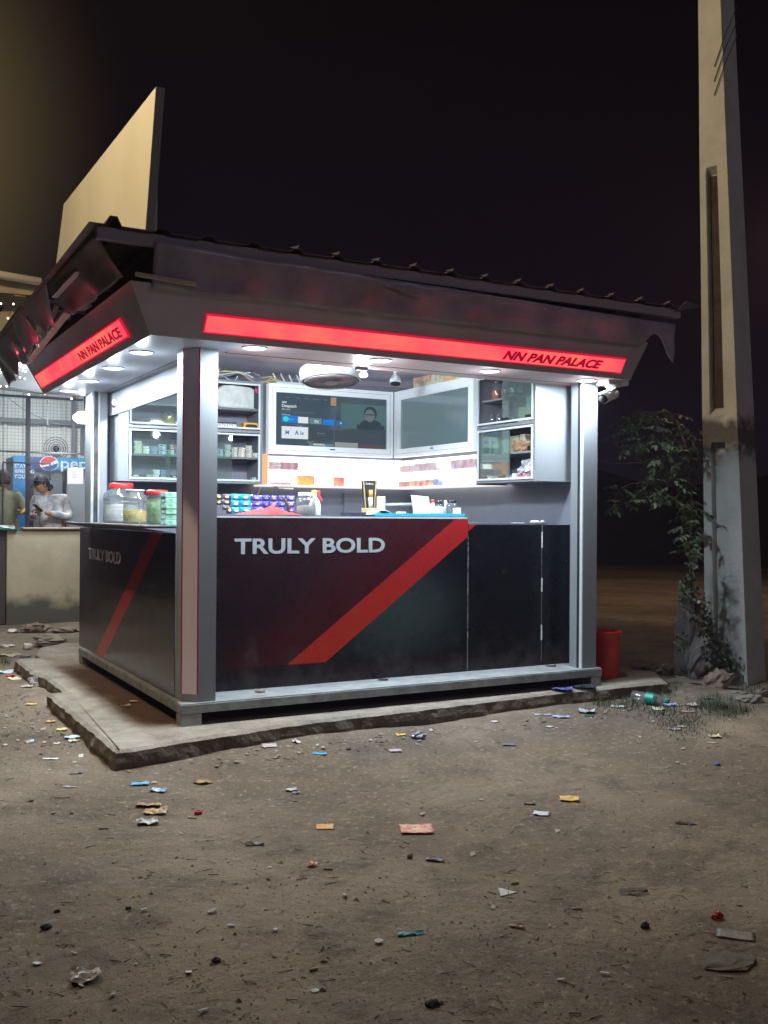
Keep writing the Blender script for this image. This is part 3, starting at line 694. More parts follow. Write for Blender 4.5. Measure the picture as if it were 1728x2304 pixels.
MB().box(-.62, 3.36, -.47, -.42, 2.725, 2.785).build('purlin', mat('purlin_dark', (.30, .27, .32), .8), rf)
MB().box(-.62, 3.36, 1.2, 1.25, 2.67, 2.73).build('purlin', MATS['purlin_dark'], rf)
MB().box(-.62, 3.36, 2.6, 2.65, 2.63, 2.69).build('purlin', MATS['purlin_dark'], rf)
for x in (-.30, .9, 2.1, 3.25): MB().box(x, x+.05, -.41, 3.2, 2.668, 2.70).build('rafter', WOOD, rf)
# pale triangles on the rib ends, street-light glints put in as colour
fm = mat('rib_glint_pale', (.75, .68, .5), .5)
kx = off
while kx < 3.36:
    if kx > .4:
        mb = MB(); z = rz_(-.5)
        j = random.uniform(-.006, .006)
        mb.prism([(kx-.050, -.503, z+.016), (kx-.006+j, -.503, z+.016), (kx+.010+j, -.503, z+.036)], (0, .004, 0)); mb.build('rib_glint', fm, rf)
    kx += RIB
# ragged strip at the far corner
mb = MB(); a0 = P(1500, 700, 'y', -.5); a1 = P(1539, 686, 'y', -.5)
mb.prism([(3.30, -.51, 2.775), (3.48, -.51, 2.800), (3.50, -.51, 2.822), (3.38, -.51, 2.838)], (0, .012, 0)); mb.build('torn_end', RFM, rf)

# ---- black plastic sheet hanging from roof edge to the fascia
BSH = mat('black_tarpaulin', (.36, .33, .41), .38, nz=.35, ns=3, bump=.5, bs=4)
bs_ = thing('tarpaulin', 'dark tarpaulin stretched along the front between roof edge and fascia', 'tarpaulin', (1.4, -.46, 2.6))
NX, NZ = 150, 8; V = []
def sheet_pt(u, v):
    x = -.33 + u*3.62
    ztop = 2.742 - .07*u; 
    # lower hem: follows fascia, then lifts in a curved notch and drops to a point at the free right end
    zb_ = 2.515
    if x > 3.06:
        q = (x-3.06)/(3.29-3.06); zb_ = 2.515 + .085*math.sin(min(1, q*1.25)*math.pi) - .11*max(0, q-.55)/.45
    z = ztop + (zb_-ztop)*v
    y = -.487 + .068*v*(1 if x < 3.06 else max(0, 1-(x-3.06)*4)) + .012*math.sin(x*17+v*2)*v*(1-v)*2 + .016*noise.noise(Vector((x*3.2, v*2.2, 0))) + .006*noise.noise(Vector((x*14+v*6, v*5, 4)))
    return Vector((x, y, z))
for j in range(NZ+1):
    for i in range(NX+1): V.append(sheet_pt(i/NX, j/NZ))
MB().add(V, [(j*(NX+1)+i, j*(NX+1)+i+1, (j+1)*(NX+1)+i+1, (j+1)*(NX+1)+i) for j in range(NZ) for i in range(NX)], True).build('sheet', BSH, bs_).modifiers.new('Solidify', 'SOLIDIFY').thickness = .0015
# crinkled glossy fold
mb = MB(); rr = random.Random(5); V = []
for i in range(22):
    for j in range(3):
        x = 1.02+i*.0125; V.append((x, -.494-.006*rr.random(), 2.668-.0016*i+.008*j*(1-abs(i-9)/16)+.006*rr.random()))
mb.add(V, [(i*3+j, (i+1)*3+j, (i+1)*3+j+1, i*3+j+1) for i in range(21) for j in range(2)]); mb.build('crinkle', mat('crinkle_gloss', (.30, .30, .34), .15), bs_)

# ---- left side: translucent film, timber battens stuffed between fascia and roof
film = mat('dusty_plastic_film', (.42, .44, .55), .3, nz=.35, ns=4, bump=.4, bs=6)
def cloth(name, label, corners, m, nu=18, nv=14, amp=.04, seed=0, hem=.08, cat='plastic sheet'):
    a_, b_, c_, d_ = [Vector(q) for q in corners]; V = []
    nrm = (b_-a_).cross(d_-a_).normalized()
    for j in range(nv+1):
        for i in range(nu+1):
            u, v = i/nu, j/nv; vv = v*(1-hem*abs(noise.noise(Vector((u*4, seed, 0))))*2*v)
            p = (a_.lerp(b_, u)).lerp(d_.lerp(c_, u), vv)
            p = p + nrm*amp*(noise.noise(Vector((u*4, v*1.6, seed)))+.5*math.sin(u*14+v*2+seed))*v**.6
            V.append(p)
    mb = MB().add(V, [(j*(nu+1)+i, j*(nu+1)+i+1, (j+1)*(nu+1)+i+1, (j+1)*(nu+1)+i) for j in range(nv) for i in range(nu)], True)
    o = mb.build(name, m); tag(o, label, cat)
    so = o.modifiers.new('Solidify', 'SOLIDIFY'); so.thickness = .001
    return o
cloth('plastic_sheet', 'pale dusty plastic film hanging from the roof edge above the side sign', ((-.655, .72, 2.755), (-.66, 2.0, 2.725), (-.52, 2.25, 2.46), (-.53, 1.05, 2.49)), film, seed=1, amp=.022, hem=.25)
cloth('plastic_sheet', 'greyish torn plastic film hanging at the far back end of the roof edge', ((-.65, 2.0, 2.715), (-.65, 3.3, 2.68), (-.50, 3.1, 2.38), (-.52, 2.1, 2.44)), film, seed=4, amp=.025, hem=.3)
cloth('plastic_sheet', 'dark plastic film stuffed in the gap behind the roof corner', ((-.62, -.45, 2.76), (-.63, .9, 2.75), (-.47, 1.0, 2.56), (-.47, -.38, 2.56)), mat('dark_film', (.15, .145, .17), .45, nz=.3, ns=5, bump=.4, bs=5), seed=8, amp=.04, hem=.1)
def batten(p, q, wd, label, m=WOOD):
    p = Vector(p); q = Vector(q); d = (q-p); l_ = d.length; M = Matrix.Translation(p) @ d.to_track_quat('X', 'Z').to_matrix().to_4x4()
    o = MB().box(0, l_, -wd/2, wd/2, -.011, .011, M).build('batten', m, bevel=.002)
    return tag(o, label, 'timber batten', 'battens stuffed under the roof edge')
PALEW = mat('pale_timber', (.62, .46, .38), .7, nz=.3, ns=7)
batten((-.50, .85, 2.60), (-.47, 2.55, 2.50), .05, 'long pale timber batten lying along the top of the side fascia', PALEW)
batten((-.545, .95, 2.655), (-.48, 1.9, 2.545), .03, 'thin timber batten tilted up and reddened by the side sign', PALEW)
batten((-.51, 1.5, 2.565), (-.46, 2.75, 2.565), .03, 'lowest timber batten, farthest back above the side sign', PALEW)
batten((-.47, .35, 2.615), (-.44, .75, 2.60), .05, 'short pale timber offcut nearest the fascia corner', PALEW)
batten((-.58, .15, 2.70), (-.60, .75, 2.665), .035, 'short grey batten hung under the roof near its corner', mat('grey_timber', (.28, .28, .31), .6, nz=.2, ns=6))
batten((-.545, 1.45, 2.53), (-.62, 1.58, 2.67), .03, 'upright timber stub standing among the plastic film', PALEW)
batten((-.42, -.44, 2.575), (-.10, -.455, 2.555), .016, 'thin pale timber strip on the front corner of the tarpaulin', PALEW)

# ================================================================ HOARDING
bx = .0
hb_ = thing('hoarding', 'blank white hoarding board rising above the roof, lit yellow', 'hoarding', (bx, 2.3, 2.82))
HM = mat('hoarding_white', (.84, .81, .68), .45, nz=.10, ns=1.1, scl=(1, 1.2, .7), detail=2)
A_, B_, C_, D_ = [P(*q, 'x', 0.0) for q in ((352, 194), (329, 508), (127, 592), (144, 459))]
low = B_ + (B_-A_)*.45; low2 = C_ + (C_-D_)*.9
mb = MB(); mb.prism([A_, D_, low2, low], (.055, 0, 0)); 
bo = mb.build('board_body', mat('hoarding_edge', (.17, .18, .19), .6), hb_)
mb = MB(); mb.prism([A_+Vector((-.003, .004, -.004)), D_+Vector((-.003, -.004, -.004)), low2+Vector((-.003, -.004, 0)), low+Vector((-.003, .004, 0))], (.0025, 0, 0))
mb.build('board_face', HM, hb_)
for yy in (1.2, 2.3, 3.4): MB().box(.11, .16, yy, yy+.05, 2.80, 3.9).build('strut', STEEL, hb_)

# ================================================================ CONCRETE POLE
PM = mat('pole_concrete', (.50, .50, .48), .85, nz=.14, ns=5, bump=.6, bs=35)
def pole_stain():
    t = PM.node_tree; b = t.nodes['Principled BSDF']; src = b.inputs['Base Color'].links[0].from_socket
    tc = t.nodes.new('ShaderNodeTexCoord'); n = t.nodes.new('ShaderNodeTexNoise'); n.inputs['Scale'].default_value = 9; n.inputs['Detail'].default_value = 8
    t.links.new(tc.outputs['Object'], n.inputs['Vector']); sp = t.nodes.new('ShaderNodeSeparateXYZ'); t.links.new(tc.outputs['Object'], sp.inputs[0])
    d = t.nodes.new('ShaderNodeMath'); d.operation = 'SUBTRACT'; d.inputs[1].default_value = 2.02; t.links.new(sp.outputs['Z'], d.inputs[0])
    ab = t.nodes.new('ShaderNodeMath'); ab.operation = 'ABSOLUTE'; t.links.new(d.outputs[0], ab.inputs[0])
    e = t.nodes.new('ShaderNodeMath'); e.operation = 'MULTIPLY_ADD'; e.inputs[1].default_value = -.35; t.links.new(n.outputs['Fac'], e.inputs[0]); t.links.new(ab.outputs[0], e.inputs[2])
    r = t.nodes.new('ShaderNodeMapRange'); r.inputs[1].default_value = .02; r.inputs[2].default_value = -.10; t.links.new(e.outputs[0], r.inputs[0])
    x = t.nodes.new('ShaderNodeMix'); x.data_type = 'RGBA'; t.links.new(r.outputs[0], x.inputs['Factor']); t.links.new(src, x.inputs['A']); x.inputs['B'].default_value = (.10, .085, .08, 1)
    t.links.new(x.outputs['Result'], b.inputs['Base Color'])
pole_stain()
pa = P(1587, 1528, 'z', 0); pa.z = -.2
sd_ = Vector((.31, -.951, 0)).normalized(); nf = Vector((-sd_.y*-1, sd_.x*-1, 0)); nf = Vector((-.951, -.31, 0))
pb = thing('concrete_pole', 'tall tapering concrete utility pole with recessed panels beside the kiosk', 'utility pole', (pa.x, pa.y, 0))
secs = [(-.2, 1), (.05, 1), (.12, 1), (1.0, 1), (1.93, 1), (1.97, 0), (2.20, 0), (2.25, 1), (3.2, 1), (4.22, 1), (4.27, 0), (5.2, 0), (7.0, 0), (8.6, 0)]
V = []; 
for z, rc in secs:
    wd = .36 - .029*z; dp = .37 - .016*z; o0 = pa.copy(); o0.z = z
    o0 = o0 + sd_*(-.018*z)
    rcs = .075 if rc else 0.0; m_ = wd*.22
    for (s_, t_) in ((0, 0), (m_, 0), (m_+.008, rcs), (wd*.64-.008, rcs), (wd*.64, 0), (wd, 0), (wd, dp), (0, dp)):
        p = o0 + sd_*s_ - nf*t_; p += Vector((noise.noise(p*3), noise.noise(p*3+Vector((5, 0, 0))), 0))*.005; p.z = z; V.append(p)
n = 8
MB().add(V, [(r*n+i, (r+1)*n+i, (r+1)*n+(i+1) % n, r*n+(i+1) % n) for r in range(len(secs)-1) for i in range(n)]+[tuple(range(n)), tuple(range((len(secs)-1)*n, len(secs)*n))]).build('shaft', PM, pb)
# dark panel on the upper recess floor, standing in for its shade
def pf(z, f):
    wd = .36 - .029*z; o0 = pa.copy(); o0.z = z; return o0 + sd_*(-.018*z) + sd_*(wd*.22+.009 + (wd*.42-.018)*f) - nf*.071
MB().prism([pf(2.26, 0), pf(2.26, 1), pf(4.21, 1), pf(4.21, 0)], nf*.003).build('recess_shade', mat('recess_shade_tone', (.07, .05, .055), .9, nz=.5, ns=5), pb)
# loops of thin wire near the top of the frame
mb = MB(); c0 = pa + sd_*.05; 
for q in range(3): mb.tube([c0+nf*.012+Vector((0, 0, 5.05+q*.12)), c0+nf*.014+sd_*.1+Vector((0, 0, 5.3+q*.12)), c0+nf*.012+sd_*.2+Vector((0, 0, 5.5+q*.12))], .004, 5)
mb.build('binding_wire', BLACK, pb)

# ================================================================ bucket
bk = thing('bucket', 'dusty red plastic bucket standing on the plinth right of the kiosk post', 'bucket', (3.3, .3, .14))
RB = mat('bucket_red', (.78, .03, .02), .4, nz=.4, ns=6)
bc = P(1372, 1528, 'z', .14); bc = Vector((bc.x+.03, bc.y+.115, .141))
MB().lathe([(.110, 0), (.112, .01), (.128, .33), (.142, .335), (.142, .348), (.130, .350), (.124, .335), (.106, .02), (0, .018)], bc, 36, cap=False).build('tub', RB, bk)
mb = MB(); mb.tube([bc+Vector((.133*math.cos(a), .133*math.sin(a), .30-.16*math.sin((a-.2)/2.9*math.pi) if .2 < a < 3.1 else .30)) for a in [i*.15 for i in range(1, 21)]], .003, 6); mb.build('handle', STEEL, bk)

# ================================================================ FAN, CAMERAS, THINGS ON TOP OF THE CABINETS
fc = P(742, 845, 'y', .95); fc = Vector((fc.x, fc.y, 2.30))
t = thing('ceiling_fan', 'round white cabin fan hanging behind the soffit', 'fan', (fc.x, fc.y, 2.6))
MB().lathe([(.205, 0), (.222, .012), (.228, .05), (.222, .085), (.19, .105), (.05, .12)], fc, 48, cap=False).build('housing', mat('fan_white', (.45, .48, .49), .5), t)
mb = MB()
FG = mat('fan_grille', (.26, .20, .20), .5)
for i in range(48):
    a = i*math.pi/24; mb.tube([fc+Vector((.05*math.cos(a), .05*math.sin(a), -.012)), fc+Vector((.13*math.cos(a+.25), .13*math.sin(a+.25), -.010)), fc+Vector((.205*math.cos(a+.4), .205*math.sin(a+.4), .002))], .0022, 4)
for r_ in (.085, .12, .155, .19): mb.lathe([(r_-.002, -.010), (r_+.002, -.010), (r_+.002, -.006), (r_-.002, -.006)], fc, 40, cap=False)
mb.build('grille', FG, t); MB().lathe([(0, -.018), (.045, -.016), (.058, -.008), (.058, 0)], fc, 28, cap=False).build('hub', FG, t)
mb = MB()
for i in range(4):
    a = i*math.pi/2+.3; d = Vector((math.cos(a), math.sin(a), 0)); n_ = Vector((-d.y, d.x, 0))
    mb.add([fc+d*.05-n_*.02+Vector((0, 0, .03)), fc+d*.19-n_*.05+Vector((0, 0, .025)), fc+d*.19+n_*.05+Vector((0, 0, .055)), fc+d*.05+n_*.02+Vector((0, 0, .05))], [(0, 1, 2, 3)])
mb.build('blades', mat('fan_blade', (.3, .3, .31), .4), t)
MB().tube([fc+Vector((0, 0, .11)), fc+Vector((0, 0, .34))], .012, 10).build('down_rod', WHITEP, t)
t.rotation_euler = (R(-8), R(2), 0)

cc = P(890, 850, 'y', 1.5)
t = thing('security_camera', 'small white bullet camera hanging inside the kiosk above the corner', 'camera', tuple(cc))
MB().box(cc.x-.05, cc.x+.05, cc.y-.03, cc.y+.03, cc.z+.075, cc.z+.10).tube([cc+Vector((0, 0, .08)), cc+Vector((0, 0, .025))], .018, 10).build('mount', WHITEP, t)
MB().lathe([(.0, .02), (.028, .015), (.045, -.015), (.050, -.05), (.046, -.055)], cc, 20, Matrix.Rotation(R(-18), 4, 'X') @ Matrix.Rotation(R(10), 4, 'Y')).build('body', WHITEP, t)
MB().lathe([(.0, -.060), (.03, -.060), (.046, -.054)], cc, 20, Matrix.Rotation(R(-18), 4, 'X') @ Matrix.Rotation(R(10), 4, 'Y')).build('lens', BLACK, t)
t = thing('security_camera', 'white bullet camera under a junction box outside the right post', 'camera', (3.1, -.12, 2.28))
jb = P(1382, 863, 'y', -.16)
MB().box(jb.x-.085, jb.x+.10, -.20, -.08, jb.z-.014, jb.z+.033).build('junction_box', WHITEP, t, bevel=.006)
c0 = Vector((jb.x-.005, -.15, jb.z-.012))
MB().lathe([(.05, 0), (.05, -.012), (.022, -.02), (.018, -.05), (.0, -.055)], c0, 20, cap=False).build('mount', WHITEP, t)
q0 = c0+Vector((-.005, 0, -.055)); q1 = q0+Vector((-.13, -.06, -.055))
MB().tube([q0+Vector((.04, .02, .0)), q1], .034, 18).build('body', WHITEP, t)
MB().tube([q1+Vector((-.0005, 0, 0)), q1+(q1-q0).normalized()*.012], .031, 18).build('lens', BLACK, t)
MB().prism([q0+Vector((.03, -.03, .04)), q0+Vector((.03, .045, .04)), q1+Vector((-.03, .03, .034)), q1+Vector((-.03, -.04, .034))], (0, 0, .004)).build('visor', WHITEP, t)

ZTOP = 2.456
t = thing('router', 'white router with four tilted antennas on top of the television', 'router', (1.6, 2.35, ZTOP))
rx = P(650, 862, 'y', 2.34).x
MB().box(rx-.12, rx+.12, 2.32, 2.42, ZTOP, ZTOP+.022).build('body', WHITEP, t, bevel=.006)
for i in range(4):
    ax = rx-.11+i*.072; MB().tube([(ax, 2.34, ZTOP+.015), (ax-.045, 2.34, ZTOP+.105)], .008, 8, .006).build('antenna', WHITEP, t)
bxx = P(695, 858, 'y', 2.36).x
t = thing('box', 'small pale blue and white box on the television beside the router', 'box', (bxx, 2.37, ZTOP))
MB().box(bxx-.055, bxx+.055, 2.34, 2.42, ZTOP, ZTOP+.09).build('carton', mat('box_pale', (.7, .75, .76), .5), t)
MB().box(bxx-.04, bxx+.04, 2.337, 2.3395, ZTOP+.02, ZTOP+.07).build('print', mat('box_cyan', (.2, .6, .7), .5), t)
# loose cables above the left cabinet
def cable(pts, r, m, lb):
    pts = [Vector(p) for p in pts]; out_ = []
    for i in range(len(pts)-1):
        for j in range(6):
            u = j/6; p0 = pts[max(i-1, 0)]; p1 = pts[i]; p2_ = pts[i+1]; p3 = pts[min(i+2, len(pts)-1)]
            out_.append(.5*((2*p1)+(p2_-p0)*u+(2*p0-5*p1+4*p2_-p3)*u*u+(3*p1-p0-3*p2_+p3)*u**3))
    out_.append(pts[-1]); tag(MB().tube(out_, r, 6).build('cable', m), lb, 'cable')
YC = mat('cable_yellow', (.65, .5, .16), .5); WC = mat('cable_white', (.65, .66, .66), .5); GC = mat('cable_grey', (.22, .23, .26), .5)
def Q(px, py, y=2.33): return P(px, py, 'y', y)
cable([Q(480, 838), Q(520, 836), Q(545, 842), Q(560, 852), Q(575, 860), Q(600, 858), Q(620, 856)], .005, YC, 'yellow cable drooping from the ceiling to the top of the television')
cable([Q(590, 850, 2.36), Q(612, 848), Q(600, 860), Q(628, 862), Q(612, 852), Q(640, 860)], .005, YC, 'coil of yellow cable lying beside the router')
cable([Q(470, 846), Q(505, 842), Q(540, 838), Q(570, 850)], .006, WC, 'white cable sagging over the left wall cabinet')
cable([Q(478, 852, 2.35), Q(510, 846, 2.3), Q(555, 836, 2.4), Q(585, 846, 2.4)], .007, GC, 'grey cable bundle sagging over the left wall cabinet')
cable([Q(485, 815), Q(498, 826), Q(490, 836), Q(505, 848), Q(525, 858), Q(535, 846)], .004, WC, 'thin white looped cable hanging nearest the corner post')
cable([P(588, 1086, 'y', 2.5), P(586, 1098, 'y', 2.5), P(579, 1114, 'y', 2.5)], .005, WC, 'short white cable dangling below the left wall cabinet')
cable([(1.93, 2.30, ZTOP+.004), (1.99, 2.29, ZTOP+.02), (2.06, 2.29, ZTOP+.018), (2.10, 2.31, ZTOP+.003)], .003, WC, 'short looped cable end lying on top of the menu television')
tt = tag(MB().box(Q(545, 840).x-.14, Q(545, 840).x+.10, 2.40, 2.425, 2.535, 2.56).build('cable_duct', WHITEP), 'short white cable duct among the cables over the left cabinet', 'cable duct')
# boxes on top of the right television
bd = [((.85, .78, .62), (.75, .25, .12)), ((.80, .80, .55), (.35, .45, .2)), ((.88, .55, .2), (.85, .8, .7)), ((.75, .72, .6), (.5, .12, .1)), ((.25, .13, .16), (.7, .65, .6))]
nm_ = ['cream carton with red print standing deepest on the side television', 'yellow-green carton second on top of the side television', 'orange carton third on top of the side television', 'cream carton with dark red print fourth on the side television', 'dark carton nearest the front on the side television']
yy = 2.0
for i, ((a, c_), lb) in enumerate(zip(bd, nm_)):
    wdt = (.34, .16, .18, .14, .10)[i]; h = (.15, .15, .14, .145, .13)[i]
    t = thing('carton', lb, 'box', (2.75, yy-wdt/2, ZTOP), 'cartons on the side television')
    MB().box(2.67, 2.85, yy-wdt+.004, yy, ZTOP, ZTOP+h).build('box', mat('carton_%d' % i, a, .5, nz=.1, ns=9), t, bevel=.002)
    MB().box(2.667, 2.6695, yy-wdt+.03, yy-.03, ZTOP+.03, ZTOP+h*.7).build('print', mat('carton_print_%d' % i, c_, .5, col2=a, ns=18), t)
    yy -= wdt
# small round device on the left cabinet end
c0 = P(262, 905, 'y', 2.27)
t = thing('round_lamp', 'small round pinkish white lamp on the end of the left cabinet', 'lamp', tuple(c0))
MB().ball(c0, .036, .03, .036, 18, 12).build('globe', mat('lamp_pinkish', (.8, .66, .66), .3), t)
MB().lathe([(.042, 0), (.042, .02), (.0, .022)], c0+Vector((.01, .035, 0)), 18, Matrix.Rotation(R(-90), 4, 'X')).build('base', BLACK, t)

ORD = ['bottom one', 'second from the bottom', 'third from the bottom', 'fourth from the bottom', 'fifth from the bottom', 'sixth from the bottom', 'seventh from the bottom']
def ordl(lb, i, n):
    if n == 1: return lb
    w_ = lb.split()
    return ' '.join(w_[:11]) + ', ' + ('top one' if i == n-1 else ORD[i])
# ================================================================ GOODS
def col3(i): return [(.78, .66, .42), (.80, .82, .80), (.35, .36, .40), (.55, .74, .80), (.76, .68, .55), (.12, .35, .62), (.10, .10, .12), (.35, .42, .28), (.55, .22, .15), (.62, .60, .50)][i]
PK = {}
def packmat(i):
    return mat('pack_%d' % i, col3(i), .4, col2=tuple(max(0, c*.7) for c in col3(i)), ns=30)
def stack(px0, px1, z, n, ci, lb, y=2.355, h=.020, dp=.05, grp='packs stacked in the wall cabinet'):
    a = P(px0, 1000, 'y', y); b_ = P(px1, 1000, 'y', y); x0, x1 = a.x+.002, b_.x-.002
    first = None
    for i in range(n):
        j = random.uniform(-.004, .004)
        if first is None:
            t = thing('pack', ordl(lb, 0, n), 'pack', ((x0+x1)/2, y, z), grp)
            MB().box(x0, x1, y-dp/2, y+dp/2, z, z+h-.002).build('carton', packmat(ci), t, bevel=.001)
            MB().box(x0+.006, x0+(x1-x0)*.5, y-dp/2-.0012, y-dp/2-.0002, z+.004, z+h-.007).build('print', packmat((ci+3) % 10 if ci != 6 else 1), t); first = t
        else: dup(first, (j, random.uniform(-.005, .005), i*h), ordl(lb, i, n))
S1, S0, S2 = 1.8235, 1.6185, 2.0475
for a in ((300, 318, S1, 5, 0, 'tan pack in the tall stack at the left of the middle shelf'), (319, 335, S1, 3, 1, 'white pack in the stack beside the tan packs'),
          (336, 353, S1, 3, 2, 'grey pack in the stack between white and pale blue packs'), (354, 374, S1, 4, 3, 'pale blue pack in the stack seen through the left glass'),
          (376, 391, S1, 2, 4, 'cream pack under the brown packs next to the corner post'), (392, 402, S1, 2, 5, 'bright blue pack against the corner post'),
          (296, 326, S0, 2, 6, 'dark flat pack at the left of the bottom shelf'), (327, 342, S0, 2, 7, 'dark green pack on the bottom shelf'), (343, 358, S0, 4, 1, 'white pack in the stack of four on the bottom shelf'),
          (359, 375, S0, 4, 2, 'dark grey pack in the stack of four on the bottom shelf'), (386, 402, S0, 2, 6, 'dark pack on the bottom shelf against the corner post'),
          (487, 501, S1, 3, 3, 'pale blue pack just right of the corner post'), (503, 517, S1, 5, 1, 'white pack in the tallest stack right of the corner post'),
          (518, 533, S1, 4, 9, 'greyish cream pack in the stack right of the tallest one'), (534, 549, S1, 4, 4, 'cream pack in the middle of the long row on the shelf'),
          (550, 565, S1, 5, 9, 'cream pack in the leaning stack at the end of the row'), (566, 578, S1, 2, 4, 'short cream pack last in the row on the shelf'),
          (488, 505, S0, 1, 6, 'flat dark pack on the cabinet bottom right of the corner post'), (507, 527, S0, 1, 6, 'second flat dark pack on the cabinet bottom right of the post'),
          (530, 547, S0, 1, 1, 'flat white pack on the cabinet bottom'), (549, 563, S0, 1, 8, 'flat brown pack on the cabinet bottom'), (565, 575, S0, 2, 3, 'small pale blue pack at the right end of the cabinet bottom')):
    stack(*a)
a = P(378, 980, 'y', 2.4)
stack(378, 400, S1+.042, 2, 8, 'reddish brown pack lying on top of the cream packs')
def jar(cx, cy, z, r, h, lid, lb, content=None, cfill=.6, neck=.8, lidh=.025, cat='jar', gm=None, ribs=0, name='jar', grp=None, square=False):
    t = thing(name, lb, cat, (cx, cy, z), grp)
    prof_ = [(r*.92, .001), (r, .008)]
    if ribs:
        for i in range(ribs):
            zz_ = h*.12+h*.55*i/ribs; prof_ += [(r, zz_), (r*.965, zz_+h*.025), (r, zz_+h*.05)]
    prof_ += [(r, h*.72), (r*.94, h*.82), (r*neck, h*.92), (r*neck, h)]
    sg = 4 if square else 28
    M_ = Matrix.Rotation(math.pi/4, 4, 'Z') if square else None
    MB().lathe(prof_, (cx, cy, z), sg, M_).build('body', gm or CLEAR, t, bevel=.008 if square else 0)
    if lid: MB().lathe([(r*neck+.004, h-lidh*.4), (r*neck+.006, h), (r*neck+.006, h+lidh*.6), (r*neck, h+lidh), (0, h+lidh)], (cx, cy, z), sg, M_, cap=False).build('lid', lid, t)
    if content:
        mb = MB(); mb.lathe([(r*.88, .006), (r*.93, .02), (r*.93, h*cfill*.9), (r*.5, h*cfill), (0, h*cfill*1.03)], (cx, cy, z), 20 if not square else 4, M_); mb.build('contents', content, t)
    return t
LIDR = mat('lid_red', (.55, .03, .03), .35); LIDB = mat('lid_black', (.02, .02, .025), .3)
z3 = 1.2755
def yx(px, x): return P(px, 1150, 'x', x).y
# side counter
jar(.16, yx(273, .16), z3, .136, .275, LIDR, 'largest ribbed clear jar with a red lid on the side counter', mat('jar_fill_pale', (.50, .44, .33), .7, col2=(.72, .70, .66), ns=9), .5, .62, .028, ribs=6)
jar(.08, yx(304, .08), z3, .083, .232, mat('lid_clear', (.7, .72, .72), .3), 'clear ribbed jar of colourful wrapped sweets without a coloured lid', mat('sweets_mixed', (.75, .42, .04), .5, col2=(.10, .30, .04), ns=30), .42, .72, .006, ribs=9)
jar(.10, yx(353, .10), z3, .066, .205, LIDR, 'square clear jar with red lid full of green sachets', mat('sweets_green', (.05, .22, .03), .5, col2=(.42, .52, .25), ns=22), .88, .98, .022, square=False)
gp = mat('pack_mint', (.015, .30, .14), .4, col2=(.42, .60, .50), ns=14, nz=.1)
yg = yx(387, .10); first = None
for r_ in range(6):
    if first is None:
        first = thing('mint_pack', 'green and white pack in the pile by the corner post, bottom one', 'pack', (.10, yg, z3), 'green packs piled on the side counter')
        MB().box(.04, .16, yg-.055, yg+.055, z3, z3+.033).build('carton', gp, first, bevel=.003)
        MB().box(.0375, .0395, yg-.05, yg+.02, z3+.008, z3+.024).build('print', mat('mint_print', (.85, .88, .86), .4, col2=(.05, .1, .35), ns=30), first)
    else: dup(first, (random.uniform(-.004, .004), random.uniform(-.006, .006), r_*.0345), ordl('green and white pack in the pile by the corner post', r_, 6))
# yellow jar and dark thing, upper cabinet
c0 = P(379, 950, 'y', 2.42)
jar(c0.x, 2.43, S2, .056, .135, None, 'clear jar of yellow powder in the upper left cabinet', mat('yellow_fill', (.75, .62, .05), .6), .7, .6)
c0 = P(316, 950, 'y', 2.42); tag(MB().box(c0.x-.05, c0.x+.05, 2.39, 2.45, S2, S2+.022).build('pack', packmat(6), bevel=.003), 'flat dark pack alone in the upper left cabinet', 'pack')
# jerrycan
a = P(488, 905, 'y', 2.42); b_ = P(566, 905, 'y', 2.42); zj = 2.229
t = thing('jerrycan', 'dirty white plastic jerrycan with pink cap lying on the top shelf', 'jerrycan', (1.1, 2.42, zj))
JM = mat('jerrycan_white', (.70, .72, .66), .45, nz=.25, ns=12)
x0, x1 = a.x-.03, b_.x
prof2 = [(x0, zj+.03), (x0+.03, zj), (x1-.01, zj), (x1, zj+.02), (x1, zj+.155), (x1-.03, zj+.185), (x0+.14, zj+.195), (x0+.05, zj+.185), (x0, zj+.14)]
MB().prism([(px_, 2.35, pz_) for px_, pz_ in prof2], (0, .17, 0)).build('body', JM, t, bevel=.015)
MB().tube([(x1-.005, 2.43, zj+.165), (x1+.035, 2.43, zj+.16), (x1+.055, 2.43, zj+.12), (x1+.055, 2.43, zj+.02), (x1+.035, 2.43, zj+.004), (x1-.005, 2.43, zj+.004)], .017, 10).build('handle', JM, t)
MB().tube([(x1+.02, 2.40, zj+.166), (x1+.085, 2.40, zj+.158)], .030, 16).build('cap', mat('cap_pink', (.62, .08, .14), .4), t)
# little white bottles + yellow box
for i in range(8):
    px = 490+i*5.6
    c0 = P(px, 955, 'y', 2.36)
    if i == 0:
        fb = thing('small_bottle', 'small white dark-capped bottle nearest the corner post on the cabinet ledge', 'bottle', (c0.x, 2.36, S2), 'row of small white bottles')
        MB().lathe([(.011, 0), (.012, .003), (.012, .038), (.006, .046), (.006, .052)], (c0.x, 2.36, S2), 14).build('body', mat('bottle_white', (.75, .76, .74), .35), fb)
        MB().lathe([(.0065, .050), (.0065, .064), (0, .065)], (c0.x, 2.36, S2), 12, cap=False).build('cap', LIDB, fb); fx0 = c0.x
    else: dup(fb, (c0.x-fx0, random.uniform(-.01, .01), 0), ('second', 'third', 'fourth', 'fifth', 'sixth', 'seventh', 'last')[i-1] + ' small white bottle from the corner post on the cabinet ledge')
a = P(547, 955, 'y', 2.36); b_ = P(582, 955, 'y', 2.36)
t = thing('yellow_box', 'yellow box with a dark oval window beside the small white bottles', 'box', (a.x, 2.38, S2))
MB().box(a.x, b_.x, 2.35, 2.42, S2, S2+.068).build('carton', mat('box_yellow', (.80, .42, .03), .45), t, bevel=.004)
pts_ = []
